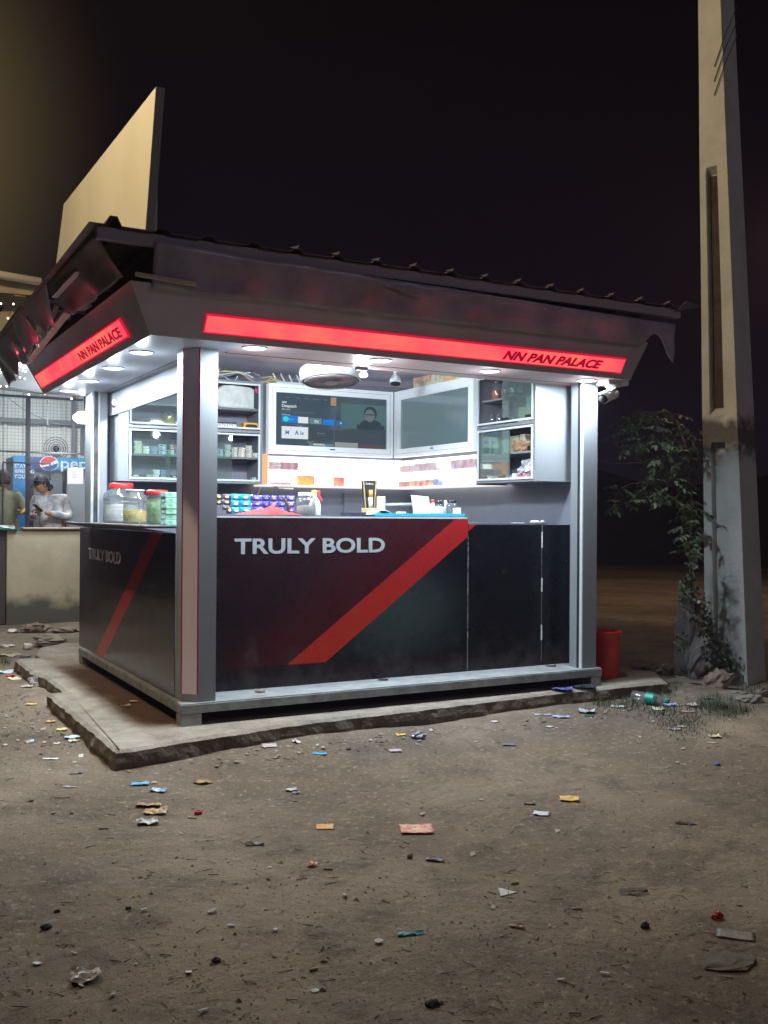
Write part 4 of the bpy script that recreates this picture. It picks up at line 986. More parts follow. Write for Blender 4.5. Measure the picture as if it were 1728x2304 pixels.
for i in range(20):
    q = 2*math.pi*i/20; pts_.append(((a.x+b_.x)/2+.052*math.copysign(abs(math.cos(q))**.6, math.cos(q)), 2.3495, S2+.036+.019*math.copysign(abs(math.sin(q))**.6, math.sin(q))))
MB().prism(pts_, (0, -.001, 0)).build('window', LIDB, t)

# right cabinet: jars, tumblers, cartons
def yr(px, x=2.76): return P(px, 900, 'x', x).y
for px, cc_, lb, lid in ((1119, (.75, .16, .04), 'jar of orange sweets on the top shelf of the right cabinet', None), (1140, (.55, .40, .40), 'jar of dusky pink sweets on the top shelf of the right cabinet', None), (1157, (.62, .68, .50), 'jar of cream sweets on the top shelf of the right cabinet', None), (1176, (.4, .45, .4), 'jar of grey-green sweets on the top shelf of the right cabinet', None), (1192, (.2, .28, .26), 'darkest jar at the right end of the top shelf', None)):
    jar(2.80, yr(px, 2.80), 2.2475, .045, .15, mat('lid_dark_glass', (.08, .09, .10), .2), lb, mat('fill_%d' % px, cc_, .6, nz=.4, ns=40), .62, .72, .02)
BG = glass('blue_glass', (.55, .62, .9), .15, .1)
for px, lb in ((1111, 'left blue-tinted tumbler on the second shelf of the right cabinet'), (1126, 'second blue-tinted tumbler in the right cabinet, half behind the glass'), (1141, 'third tumbler in the right cabinet, behind the glass'), (1156, 'fourth tumbler in the right cabinet, behind the glass')):
    c = (2.75, yr(px, 2.75), 2.0425); tag(MB().lathe([(0, .004), (.028, .003), (.033, .10), (.035, .10), (.030, 0), (0, 0)], c, 20, cap=False).build('tumbler', BG), lb, 'tumbler', 'tumblers in the right cabinet')
for px0, px1, zb_, h, cc_, lb in ((1181, 1166, 2.0425, .12, (.78, .72, .36), 'yellow carton behind the glass of the right cabinet'), (1198, 1183, 2.0425, .125, (.76, .74, .55), 'cream carton at the end of the second shelf'), (1198, 1184, 2.169, .06, (.70, .78, .66), 'pale green carton laid on top of the cream carton')):
    y0, y1 = yr(px0, 2.72), yr(px1, 2.72)
    tag(MB().box(2.72, 2.82, y0, y1, zb_, zb_+h).build('carton', mat('ct_%d' % int(zb_*1000+px0), cc_, .5, nz=.15, ns=15), bevel=.003), lb, 'box')
for px0, px1, zb_, h, cc_, lb in ((1146, 1110, 1.8275, .11, (.72, .70, .52), 'pale yellow carton behind the green-tinted glass'), (1168, 1147, 1.8275, .13, (.55, .45, .30), 'open tan carton at the edge of the sliding glass'), (1183, 1169, 1.8275, .135, (.50, .42, .30), 'tan carton on the lower right cabinet shelf'),
                                  (1105, 1085, 1.8275, .14, (.5, .62, .62), 'pale teal carton deepest on the lower right cabinet shelf')):
    y0, y1 = yr(px0, 2.76), yr(px1, 2.76)
    tag(MB().box(2.76, 2.88, y0+.003, y1-.003, zb_, zb_+h).build('carton', mat('ct_%d' % int(zb_*1000+px0), cc_, .6, nz=.25, ns=12), bevel=.003), lb, 'box')
def crump(c, rx_, ry_, rz2, m, name, lb, cat, sd=0, jit=.5, grp=None, seg=12):
    mb = MB().ball((c[0], c[1], c[2]+rz2*.75), rx_, ry_, rz2, seg, 8, jit, sd); mb.sm = [False]*len(mb.sm)
    for v in mb.v: v.z = max(v.z, c[2]+.001)
    return tag(mb.build(name, m), lb, cat, grp)
crump((2.72, yr(1172, 2.72), 1.8275), .03, .09, .05, mat('brown_paper', (.36, .20, .11), .7, nz=.3, ns=15), 'crumpled_paper', 'crumpled brown paper bag on the lower right cabinet shelf', 'paper bag', 2)
for i, (px, z_, cc_, lb) in enumerate(((1190, 1.6185, (.50, .22, .30), 'pink pouch at the bottom right of the right cabinet'), (1174, 1.6185, (.62, .35, .42), 'paler pink pouch on the floor of the right cabinet'), (1192, 1.665, (.66, .66, .68), 'silver pouch heaped on the pink pouches'), (1178, 1.66, (.60, .60, .64), 'second silver pouch heaped over the paler pink pouch'), (1186, 1.71, (.45, .46, .48), 'grey pouch topping the heap in the right cabinet'))):
    crump((2.72, yr(px, 2.72), z_), .035, .05, .032, mat('pouch_%d' % i, cc_, .3, nz=.5, ns=22), 'pouch', lb, 'pouch', i*3.3, .35)
for i, (px, cc_, lb) in enumerate(((1150, (.75, .76, .76), 'white and blue small carton on the right cabinet floor'), (1163, (.6, .3, .3), 'small red and white carton on the right cabinet floor'))):
    y_ = yr(px, 2.70); tag(MB().box(2.68, 2.74, y_-.035, y_+.03, 1.6185, 1.655+.01*i).build('carton', mat('sm_%d' % i, cc_, .5, col2=(.1, .3, .6) if i == 0 else (.8, .8, .8), ns=14), bevel=.002), lb, 'box')
# goods on the backlit shelves
RP = mat('pack_red', (.45, .05, .07), .4, col2=(.75, .6, .62), ns=22, scl=(1, 1, 3))
x0, x1 = P(609, 1045, 'y', YB+.04).x, P(671, 1045, 'y', YB+.04).x
for i in range(5):
    if i == 0:
        fr = thing('red_carton', 'long flat red carton on the lit shelf, bottom one', 'carton', (x0, YB+.06, 1.7285), 'red cartons stacked on the lit shelf')
        MB().box(x0, x1, YB+.035, YB+.09, 1.7285, 1.7405).build('carton', RP, fr, bevel=.001); MB().box(x0+.02, x0+.09, YB+.0335, YB+.0348, 1.731, 1.738).build('print', packmat(1), fr)
    else: dup(fr, (random.uniform(-.004, .004), 0, i*.0135), ordl('long flat red carton on the lit shelf', i, 5))
def shelfbox(px0, px1, z, h, c1, c2, lb, y=YB+.035):
    a_, b2 = P(px0, 1060, 'y', y).x, P(px1, 1060, 'y', y).x
    tag(MB().box(a_, b2, y, y+.05, z, z+h).build('packet', mat('sb_%d' % px0, c1, .4, col2=c2, ns=18), bevel=.002), lb, 'packet')
shelfbox(607, 655, 1.5985, .022, (.50, .12, .16), (.7, .4, .42), 'thin dark pink packet on the lit shelf bottom')
shelfbox(670, 708, 1.5985, .085, (.85, .25, .06), (.9, .62, .2), 'orange and red pouch on the lit shelf bottom')
shelfbox(752, 775, 1.5985, .08, (.85, .5, .25), (.8, .2, .2), 'small orange pouch in the middle of the lit shelf bottom')
def sidebox(px0, px1, z, h, c1, c2, lb, x=XR+.035):
    a_, b2 = P(px0, 1050, 'x', x).y, P(px1, 1050, 'x', x).y
    tag(MB().box(x, x+.05, b2, a_, z, z+h).build('packet', mat('sd_%d' % px0, c1, .4, col2=c2, ns=18), bevel=.002), lb, 'packet')
sidebox(899, 921, 1.7285, .06, (.45, .40, .50), (.75, .45, .42), 'small grey-pink packet deepest on the side lit shelf')
sidebox(930, 980, 1.7285, .07, (.55, .30, .35), (.8, .76, .8), 'wide pinkish carton in the middle of the side lit shelf')
sidebox(1014, 1062, 1.7285, .075, (.50, .22, .24), (.66, .6, .7), 'maroon and grey carton at the near end of the side lit shelf')
sidebox(896, 920, 1.5985, .05, (.30, .12, .14), (.7, .3, .2), 'dark red packet deepest on the side lit shelf bottom')
sidebox(921, 946, 1.5985, .052, (.48, .10, .08), (.85, .55, .4), 'red and orange packet second on the side lit shelf bottom')
sidebox(947, 974, 1.5985, .055, (.50, .09, .07), (.85, .6, .45), 'red and orange packet third on the side lit shelf bottom')
sidebox(975, 987, 1.5985, .058, (.10, .12, .32), (.4, .5, .8), 'navy packet ending the row on the side lit shelf bottom')
a_ = P(622, 1092, 'y', YB+.05).x; b2 = P(662, 1092, 'y', YB+.05).x
t = thing('hanging_tray', 'small white tray hung under the lit shelf', 'tray', (a_, YB+.08, 1.57))
MB().prism([(a_, YB+.03, 1.587), (b2, YB+.03, 1.587), (b2-.02, YB+.03, 1.562), (a_+.012, YB+.03, 1.568)], (0, .10, 0)).build('tray', mat('tray_white', (.72, .68, .64), .4, nz=.2, ns=20), t)

# ================================================================ THINGS ON THE FRONT COUNTER
zc = 1.341
# wire rack with hanging sachet strips
t = thing('wire_rack', 'thin wire rack behind the hanging sachet strips on the counter', 'rack', (.75, .62, zc))
ra, rb_ = P(484, 1113, 'y', .62), P(676, 1117, 'y', .62)
mb = MB(); mb.tube([ra, rb_], .004, 6).tube([(ra.x, .62, zc+.075), (rb_.x, .62, zc+.075)], .003, 6)
for f_ in (0.0, .5, 1): mb.tube([ra.lerp(rb_, f_), Vector((ra.lerp(rb_, f_).x, .62, zc))], .003, 6)
mb.build('wires', CHROME, t)
def strip(px0, px1, ytop, n, c1, c2, lb, y, hh, slant_=0):
    a, b_ = P(px0, ytop, 'y', y), P(px1, ytop, 'y', y); wd = b_.x-a.x
    t = thing('sachet_strip', lb, 'sachets', (a.x+wd/2, y, a.z-n*hh), 'sachet strips hanging on the wire rack')
    m1 = mat('sachet_%s' % '_'.join('%d' % int(v*100) for v in c1), c1, .22, nz=.35, ns=35, bump=.6, bs=40); m2 = mat('sachet_print_%s' % '_'.join('%d' % int(v*100) for v in c2), c2, .3)
    for i in range(n):
        z1 = a.z-i*hh; z0 = z1-hh*.97; sx_ = slant_*i; V = []
        for jj in range(5):
            for ii in range(5):
                u, v = ii/4, jj/4; V.append((a.x+.001+u*(wd-.002)+sx_+slant_*v, y-.011*math.sin(u*math.pi)*math.sin(v*math.pi)-.002*random.random(), z1+(z0-z1)*v))
        mb = MB().add(V, [(j*5+i2, (j+1)*5+i2, (j+1)*5+i2+1, j*5+i2+1) for j in range(4) for i2 in range(4)], True)
        mb.add([(v[0], y+.003, v[2]) for v in V], [(j*5+i2, j*5+i2+1, (j+1)*5+i2+1, (j+1)*5+i2) for j in range(4) for i2 in range(4)], True)
        sa = mb.build('sachet', m1, t)
        mb = MB(); cx_ = a.x+wd*.5+sx_; cz_ = (z0+z1)/2; pts = []
        for q in range(10):
            an = q*math.pi/5+.2; pts.append((cx_+wd*.27*math.cos(an)*(1 if q % 2 else .8), y-.0135, cz_+hh*.2*math.sin(an)))
        mb.prism(pts, (0, .001, 0)); mb.build('print', m2, t)
DG = (.05, .045, .075); GO = (.75, .52, .18); CY = (.01, .42, .68); PU = (.10, .09, .42); LP = (.35, .28, .62)
strip(484, 499, 1112, 2, DG, GO, 'dark sachet strip with gold labels against the corner post', .60, .0345)
strip(500, 519, 1112, 3, (.12, .09, .12), (.78, .48, .22), 'dark sachet strip with orange-gold labels, second from the post', .595, .034)
strip(509, 522, 1139, 1, (.06, .05, .08), (.75, .58, .2), 'single dark sachet with a gold label low on the counter', .57, .05)
strip(519, 539, 1111, 3, CY, (.55, .62, .60), 'bright cyan sachet strip, the left of two', .58, .043, .003)
strip(540, 563, 1112, 3, (.01, .38, .62), (.58, .60, .58), 'bright cyan sachet strip, the right of two', .57, .041, .002)
strip(565, 588, 1114, 3, PU, (.28, .32, .68), 'purple sachet strip tilted beside the cyan strips', .585, .038, .005)
strip(590, 606, 1114, 3, (.07, .06, .34), (.20, .18, .52), 'darkest purple sachet strip in the middle of the rack', .60, .040)
strip(608, 624, 1115, 3, PU, LP, 'purple sachet strip right of the darkest one', .59, .039)
strip(626, 642, 1115, 3, (.09, .08, .38), (.30, .30, .68), 'purple sachet strip behind the brown brush handle', .60, .039)
strip(645, 663, 1115, 3, PU, (.62, .30, .45), 'purple sachet strip with pinkish label at the right end', .59, .039)
tag(MB().tube([P(634, 1117, 'y', .54), P(640, 1123, 'y', .54), P(649, 1139, 'y', .54), P(651, 1146, 'y', .54)], .009, 8, .013).build('brush_handle', mat('brush_brown', (.09, .06, .05), .7, nz=.3, ns=20)), 'dark brown brush handle leaning against the purple sachets', 'brush')
# small open tin between rack and jar
c = P(655, 1156, 'y', .52); t = thing('ashtray', 'small dark rimmed dish with silver edge behind the red cloth', 'dish', (c.x, .52, zc))
MB().lathe([(.0, .004), (.05, .003), (.062, .022), (.064, .022), (.055, 0), (0, 0)], (c.x, .52, zc), 24, cap=False).build('dish', CHROME, t)
MB().lathe([(0, .006), (.045, .007)], (c.x, .52, zc), 20, cap=False).build('ash', BLACK, t)
# red cloth
x0, x1 = .475, .895; V = []; NXc, NYc = 44, 16
for j in range(NYc+1):
    for i in range(NXc+1):
        u, v = i/NXc, j/NYc; x = x0+(x1-x0)*u; y = .38+.16*v
        env = max(0, math.sin(u*math.pi))**.7*math.sin(v*math.pi)**.5
        h = .004+env*(.030+.035*math.exp(-((u-.58)/.09)**2)+.02*noise.noise(Vector((u*9, v*4, 1)))+.012*noise.noise(Vector((u*22, v*9, 4))))
        V.append((x+.01*noise.noise(Vector((u*5, v*5, 9))), y+.012*noise.noise(Vector((u*7, v*3, 2))), zc+max(.002, h)))
mb = MB().add(V, [(j*(NXc+1)+i, j*(NXc+1)+i+1, (j+1)*(NXc+1)+i+1, (j+1)*(NXc+1)+i) for j in range(NYc) for i in range(NXc)], True)
o = mb.build('red_cloth', mat('cloth_red', (.50, .05, .05), .85, nz=.35, ns=10)); tag(o, 'crumpled red cloth lying on the front counter', 'cloth')
jr = jar(P(688, 1150, 'y', .42).x, .42, zc, .064, .135, mat('lid_white_clear', (.75, .76, .76), .3), 'squat clear jar with white lid beside the spray bottle', mat('jar_residue', (.45, .42, .40), .6, nz=.3, ns=12), .5, .72, .016)
c = P(708, 1155, 'y', .50)
t = thing('spray_bottle', 'white spray bottle with yellow and red trigger head on the counter', 'spray bottle', (c.x, .50, zc))
MB().lathe([(.038, 0), (.040, .006), (.040, .07), (.030, .10), (.014, .125), (.014, .138)], (c.x, .5, zc), 24).build('bottle', mat('bottle_milky', (.72, .76, .76), .35), t)
MB().prism([(c.x-.014, .49, zc+.135), (c.x+.012, .49, zc+.135), (c.x+.022, .49, zc+.160), (c.x+.0, .49, zc+.172), (c.x-.025, .49, zc+.165)], (0, .02, 0)).build('head', mat('spray_yellow', (.75, .65, .08), .4), t, bevel=.003)
MB().prism([(c.x+.0, .489, zc+.158), (c.x+.034, .489, zc+.168), (c.x+.040, .489, zc+.150), (c.x+.030, .489, zc+.142), (c.x+.055, .489, zc+.100), (c.x+.045, .489, zc+.098), (c.x+.012, .489, zc+.138)], (0, .022, 0)).build('trigger', mat('spray_red', (.75, .06, .09), .4), t, bevel=.003)
# display stand with giant cigarette
y_ = .56; c = P(833, 1150, 'y', y_); cx_ = c.x
t = thing('display_stand', 'black and gold advertising stand holding a large mock cigarette', 'display stand', (cx_, y_, zc))
zb_ = P(833, 1143, 'y', y_).z; zt_ = P(833, 1081, 'y', y_).z
GOLD = mat('gold_card', (.55, .42, .22), .35, .3)
MB().prism([(cx_-.062, y_+.01, zt_), (cx_+.062, y_+.01, zt_), (cx_+.036, y_+.01, zb_), (cx_-.036, y_+.01, zb_)], (0, .012, 0)).build('back_card', mat('stand_black', (.03, .028, .03), .4), t)
for s_ in (-1, 1): MB().prism([(cx_+s_*.046, y_+.0085, zt_), (cx_+s_*.055, y_+.0085, zt_), (cx_+s_*.036, y_+.0085, zb_), (cx_+s_*.030, y_+.0085, zb_)], (0, -.004, 0)).build('gold_edge', GOLD, t)
MB().box(cx_-.055, cx_+.055, y_-.03, y_+.03, zc, zb_-.001).build('base', GOLD, t, bevel=.003)
MB().tube([(cx_, y_-.006, zb_), (cx_, y_-.006, zb_+.075)], .0135, 16).build('mock_cigarette', mat('cig_white', (.85, .86, .85), .5), t)
MB().tube([(cx_, y_-.006, zb_+.0755), (cx_, y_-.006, zb_+.125)], .0135, 16).build('mock_filter', mat('cig_orange', (.75, .30, .06), .5), t)
text('stand_lettering', 'Stellers', .022, mat('stand_letters', (.6, .58, .52), .5), t, (cx_-.034, y_+.007, zt_-.030), (1, 0, 0), (0, 0, 1), sx=.95)
# yellow pack
a = P(846, 1143, 'y', .60); b_ = P(864, 1117, 'y', .60); tag(MB().box(a.x, b_.x, .58, .602, zc, b_.z).build('yellow_pack', mat('yp', (.72, .68, .28), .45, col2=(.80, .80, .66), ns=25), bevel=.002), 'small yellow and white pack standing beside the black display stand', 'pack')
# dark box, magazine, blue sheet, tape
a = P(784, 1150, 'y', .44); b_ = P(838, 1150, 'y', .44)
tag(MB().box(a.x, b_.x, .42, .56, zc, zc+.026).build('dark_box', mat('box_ink', (.03, .03, .05), .4), bevel=.003), 'flat dark box on the counter in front of the display stand', 'box')
BL = mat('blue_plastic', (.02, .38, .55), .3)
a = P(838, 1160, 'y', .33); b_ = P(1042, 1160, 'y', .33)
t = thing('blue_tray', 'thin bright blue plastic tray along the front counter edge', 'tray', ((a.x+b_.x)/2, .38, zc))
MB().box(a.x+.02, b_.x, .31, .52, zc+.001, zc+.008).box(a.x+.02, b_.x, .306, .310, zc+.001, zc+.020).box(a.x+.02, b_.x, .521, .525, zc+.001, zc+.020).build('tray', BL, t)
x0 = P(832, 1155, 'y', .36).x; x1 = P(895, 1155, 'y', .36).x; V = []
for i in range(13):
    for j in range(4):
        u = i/12; V.append((x0+(x1-x0)*u, .33+.15*j/3, zc+.012+.030*math.sin(min(1, u*1.25)*math.pi)**1.2))
t = thing('newspaper', 'folded pinkish newspaper curling up on the blue tray', 'newspaper', (x0+.1, .4, zc))
mb = MB().add(V, [(i*4+j, (i+1)*4+j, (i+1)*4+j+1, i*4+j+1) for i in range(12) for j in range(3)], True); o = mb.build('sheet', mat('newsprint', (.52, .38, .44), .7, col2=(.70, .70, .74), ns=12), t); so = o.modifiers.new('Solidify', 'SOLIDIFY'); so.thickness = .004
c = P(902, 1152, 'y', .42); tag(MB().lathe([(.016, 0), (.033, 0), (.034, .002), (.034, .020), (.033, .022), (.016, .022), (.016, 0)], (c.x, .42, zc+.009), 28, cap=False).build('tape_roll', mat('tape_tan', (.72, .62, .30), .4)), 'roll of tan tape lying on the blue tray', 'tape')
tag(MB().tube([P(862, 1137, 'y', .62), P(930, 1135, 'y', .62)], .014, 14).build('grey_pipe', mat('pipe_grey', (.30, .30, .34), .4)), 'grey tube lying behind the newspaper and payment card', 'tube')
# payment card stand (code itself left out)
a, b_, c, d = P(925, 1114, 'y', .40), P(964, 1117, 'y', .40), P(970, 1158, 'y', .37), P(932, 1158, 'y', .37)
t = thing('payment_card', 'pale green payment card standing on the blue tray', 'card stand', (1.8, .385, zc))
MB().prism([a, b_, c, d], (0, .004, 0)).build('card', mat('card_mint', (.70, .80, .72), .45), t)
MB().prism([a.lerp(b_, .45)+Vector((0, -.001, -.001)), b_+Vector((0, -.001, -.001)), b_.lerp(c, .05)+Vector((0, -.0012, -.001)), a.lerp(b_, .45)+(c-b_)*.03+Vector((0, -.0012, 0))], (0, -.0004, 0)).build('colour_band', mat('card_band', (.70, .35, .15), .5, col2=(.15, .5, .25), ns=14), t)
text('card_lettering', 'G Pay', .026, mat('card_text', (.18, .20, .22), .5), t, a.lerp(c, .02)+Vector((.026, -.003, -.030)), (1, 0, 0), (0, .1, 1), sx=1)
mb = MB(); mb.box(a.x+.03, a.x+.085, .388, .3885, a.z-.046, a.z-.044); mb.build('small_print', mat('card_text', (.18, .20, .22), .5), t)
MB().prism([(a.x+.03, .41, zc), (a.x+.08, .41, zc), (a.x+.07, .44, zc), (a.x+.04, .44, zc)], (0, 0, .05)).build('prop', mat('card_mint', (.7, .8, .72)), t)
# little bottles and jars right of the card
def mini(px, y, r, h, body, lidm, lb, lidf=.2, neck=.8, cat='bottle'):
    c = P(px, 1155, 'y', y); t = thing('small_container', lb, cat, (c.x, y, zc+.009))
    z = zc+.009
    MB().lathe([(r*.95, 0), (r, .004), (r, h*(.80-lidf)), (r*neck, h*(1-lidf))], (c.x, y, z), 22).build('body', body, t)
    MB().lathe([(r*neck+.002, h*(1-lidf)+.0005), (r*neck+.003, h-.002), (r*neck, h), (0, h)], (c.x, y, z), 22, cap=False).build('lid', lidm, t)
MW = mat('mini_white', (.78, .80, .78), .35)
mini(973, .44, .020, .110, MW, LIDR, 'slim white bottle with a red cap behind the payment card', .22, .55)
mini(987, .36, .036, .058, mat('tub_pinkish', (.62, .52, .52), .4), MW, 'squat white and pink tub right of the payment card', .3, .98, 'tub')
mini(989, .47, .024, .108, CLEAR, LIDB, 'clear jar with a black cap behind the squat tub', .24, .95, 'jar')
mini(1003, .45, .016, .106, mat('bottle_teal', (.35, .45, .48), .3), MW, 'slim teal-grey bottle between two black-capped jars', .3, .7)
mini(1016, .39, .036, .108, CLEAR, LIDB, 'larger clear jar with a black cap right of the payment card', .18, .85, 'jar')
mini(1028, .335, .028, .050, MW, MW, 'low white tub at the right end of the blue tray', .3, .9, 'tub')
# white things on the low door top
c = P(1203, 1172, 'y', .32); tag(MB().ball((c.x, .32, 1.306), .040, .025, .012, 16, 8).build('earphone_case', MW), 'small white rounded case on the low counter door', 'case')
c = P(1222, 1172, 'y', .32); tag(MB().ball((c.x, .33, 1.306), .020, .016, .013, 14, 8).tube([(c.x-.05, .33, 1.30), (c.x, .33, 1.303)], .004, 6).build('sunglasses_lens', mat('small_grey', (.35, .36, .37), .25)), 'small grey knob-like thing beside the white case', 'trinket')
c = P(1165, 1177, 'y', .30); tag(MB().box(c.x-.04, c.x+.05, .29, .33, 1.297, 1.300).build('paper_slip', MW), 'thin white paper slip on the low counter door', 'paper')

# ================================================================ STALL BEHIND, ON THE LEFT
YW = 7.2
def B2(px, py, y): return P(px, py, 'y', y)
# cream plastered wall
CW = mat('cream_plaster', (.52, .47, .35), .9, nz=.22, ns=2.5, bump=.5, bs=14)
def wall_dirt():
    t = CW.node_tree; b = t.nodes['Principled BSDF']; src = b.inputs['Base Color'].links[0].from_socket
    tc = t.nodes.new('ShaderNodeTexCoord'); n = t.nodes.new('ShaderNodeTexNoise'); n.inputs['Scale'].default_value = 3.5; n.inputs['Detail'].default_value = 9
    t.links.new(tc.outputs['Object'], n.inputs['Vector']); sp = t.nodes.new('ShaderNodeSeparateXYZ'); t.links.new(tc.outputs['Object'], sp.inputs[0])
    e = t.nodes.new('ShaderNodeMath'); e.operation = 'MULTIPLY_ADD'; e.inputs[1].default_value = -.55; t.links.new(n.outputs['Fac'], e.inputs[0]); t.links.new(sp.outputs['Z'], e.inputs[2])
    r = t.nodes.new('ShaderNodeMapRange'); r.inputs[1].default_value = .10; r.inputs[2].default_value = -.08; t.links.new(e.outputs[0], r.inputs[0])
    x = t.nodes.new('ShaderNodeMix'); x.data_type = 'RGBA'; t.links.new(r.outputs[0], x.inputs['Factor']); t.links.new(src, x.inputs['A']); x.inputs['B'].default_value = (.10, .10, .085, 1)
    t.links.new(x.outputs['Result'], b.inputs['Base Color'])
wall_dirt()
t = thing('low_wall', 'low cream plastered wall with a mouldy foot behind the kiosk', 'wall', (1.6, YW+.1, 0))
MB().box(.06, 3.4, YW, YW+.2, -.1, 1.13).build('wall', CW, t, bevel=.01)
LED = mat('ledge_stone', (.50, .40, .28), .8, nz=.3, ns=8)
MB().box(.24, 3.4, YW-.04, YW+.24, 1.145, 1.165).build('ledge', LED, t, bevel=.003)
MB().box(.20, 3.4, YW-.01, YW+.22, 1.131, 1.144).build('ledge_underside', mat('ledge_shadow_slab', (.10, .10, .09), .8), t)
t = thing('glass_counter', 'green-edged glass counter top left of the wall ledge', 'counter', (-.3, YW+.1, 1.1))
MB().box(-1.2, .19, YW-.06, YW+.34, 1.135, 1.150).build('glass_top', mat('green_glass_edge', (.03, .16, .11), .15), t)
MB().box(-1.2, .05, YW+.02, YW+.3, 0, 1.134).build('cabinet', mat('stall_cabinet_dark', (.06, .05, .05), .6), t)
c0 = P(14, 1188, 'y', YW); t = tag(MB().ball((.02, YW+.1, 1.16), .16, .1, .03, 14, 8, .3, 3).build('plastic_bag', mat('bag_pale', (.55, .65, .62), .3, nz=.4, ns=12)), 'pale crumpled plastic bag on the green glass counter', 'bag')
# frame with wire mesh
FR = mat('frame_black', (.025, .025, .035), .35)
t = thing('mesh_screen', 'black framed wire mesh screen above the low wall', 'screen', (.4, YW+.25, 1.17))
ym = YW+.26
def vpost(px, wpx, y0_, y1_, nm='post'):
    a = B2(px-wpx/2, 1000, ym); b_ = B2(px+wpx/2, 1000, ym); zt_ = B2(px, y0_, ym).z; zb2 = B2(px, y1_, ym).z
    MB().box(a.x, b_.x, ym-.025, ym+.025, zb2, zt_).build(nm, FR, t)
vpost(63, 9, 892, 1190); vpost(185, 7, 955, 1025)
for (xa, ya, xb, yb, th) in ((0, 890, 187, 899, .03), (0, 1015.5, 187, 1021, .018)):
    A = B2(xa-60, ya-2.5, ym-.03); Bq = B2(xb, yb, ym-.03); z_ = (A.z+Bq.z)/2
    MB().box(A.x-.4, Bq.x, ym-.04, ym-.026, z_-th/2, z_+th/2).build('rail', FR, t)
MB().box(B2(5, 1000, ym).x, B2(113, 1000, ym).x, ym-.07, ym-.05, B2(50, 1042, ym).z-.010, B2(50, 1042, ym).z+.010).build('lower_frame', FR, t)
MB().box(B2(3.5, 1000, ym).x, B2(7, 1000, ym).x, ym-.07, ym-.05, 1.17, B2(50, 1042, ym).z-.011).box(B2(109, 1000, ym).x, B2(113, 1000, ym).x, ym-.07, ym-.05, 1.75, B2(50, 1042, ym).z-.011).build('lower_frame', FR, t)
mb = MB(); x0 = -.45; x1 = B2(187, 1000, ym).x
n = int((x1-x0)/.042)
for i in range(n+1): xx = x0+i*.042; mb.box(xx-.0013, xx+.0013, ym-.001, ym+.001, 1.75, 2.80)
for j in range(26): zz_ = 1.75+j*.042; mb.box(x0, x1, ym+.0015, ym+.0035, zz_-.0013, zz_+.0013)
mb.build('wire_mesh', mat('mesh_wire', (.10, .11, .13), .5), t)
# corrugated sheet wall behind
YS = 10.0
prof_ = []; x = -1.5; V = []; m_ = []
while x < 3.6:
    prof_ += [(x, 0), (x+.20, 0), (x+.225, -.03), (x+.255, -.03), (x+.28, 0)]; x += .28
nn_ = len(prof_)
V = [(px_, YS+py_, z_) for z_ in (0, 3.6) for px_, py_ in prof_]
t = thing('sheet_wall', 'pale grey ribbed sheet wall at the back of the stall', 'wall', (1, YS, 0))
MB().add(V, [(i, i+1, nn_+i+1, nn_+i) for i in range(nn_-1)]).build('sheet', mat('sheet_pale', (.62, .66, .62), .5, nz=.15, ns=2), t)
for z_ in (2.70, 3.25): MB().box(-1.5, 3.6, YS-.09, YS-.04, z_-.035, z_+.035).build('rail', mat('rail_grey', (.16, .17, .19), .5), t)
for x_ in (.05, 1.35): MB().box(x_, x_+.05, YS-.15, YS-.095, 0, 3.5).build('stud', MATS['rail_grey'], t)
tag(MB().box(-.9, 3.4, YW+.5, YS, 3.60, 3.62).build('stall_ceiling', mat('stall_ceiling_grey', (.45, .47, .50), .7, nz=.2, ns=2)), 'pale grey ceiling of the stall seen under its front beam', 'ceiling')
tag(MB().box(-.9, 3.4, YW+.3, YS, -.02, .16).build('stall_floor', CONC), 'raised concrete floor of the stall behind the low wall', 'floor')
# white tarp canopy in front of the mesh
V = []
for j in range(9):
    for i in range(25):
        u, v = i/24, j/8; V.append((-1.5+3.9*u, 5.0+2.35*v, 3.03-.19*v-.06*math.sin(v*math.pi)+.05*noise.noise(Vector((u*5, v*2, 0)))))
o = MB().add(V, [(j*25+i, j*25+i+1, (j+1)*25+i+1, (j+1)*25+i) for j in range(8) for i in range(24)], True).build('canopy_cloth', mat('canopy_white', (.42, .44, .47), .7, nz=.2, ns=2, bump=.4, bs=5))
tag(o, 'pale cloth canopy sloping over the front of the stall', 'canopy'); so = o.modifiers.new('Solidify', 'SOLIDIFY'); so.thickness = .004
# upper shed roof
t = thing('shed_roof', 'tan lit shed roof with a pale front pipe above the stall', 'roof', (0, 6, 3.9))
a = B2(-200, 585, 6.0); b_ = B2(92, 634, 6.0)
MB().tube([a, b_], .045, 12).build('front_pipe', mat('pipe_cream', (.66, .62, .5), .5), t)
SHT = mat('shed_sheet_tan', (.50, .40, .26), .7, nz=.35, ns=4)
def sq(pts, m, nm, th=.012): MB().prism([B2(px, py, yy) for px, py, yy in pts], (0, th, 0)).build(nm, m, t)
sq(((-200, 640, 6.05), (10, 664, 6.05), (62, 668, 6.05), (62, 690, 6.05), (-200, 690, 6.05)), mat('shed_beam_dark', (.04, .035, .03), .8), 'dark_beam')
sq(((-200, 600, 6.10), (88, 640, 6.10), (70, 664, 6.10), (-200, 642, 6.10)), SHT, 'gable_sheet')
sq(((-30, 742, 6.12), (38, 655, 6.12), (64, 658, 6.12), (2, 745, 6.12)), SHT, 'gable_sheet')
sq(((-200, 700, 6.16), (60, 660, 6.16), (0, 860, 6.16), (-200, 860, 6.16)), mat('shed_inside', (.16, .14, .12), .8, nz=.3, ns=3), 'inner_sheet')
sq(((-160, 742, 6.11), (-70, 655, 6.11), (-40, 655, 6.11), (-120, 742, 6.11)), SHT, 'gable_sheet')
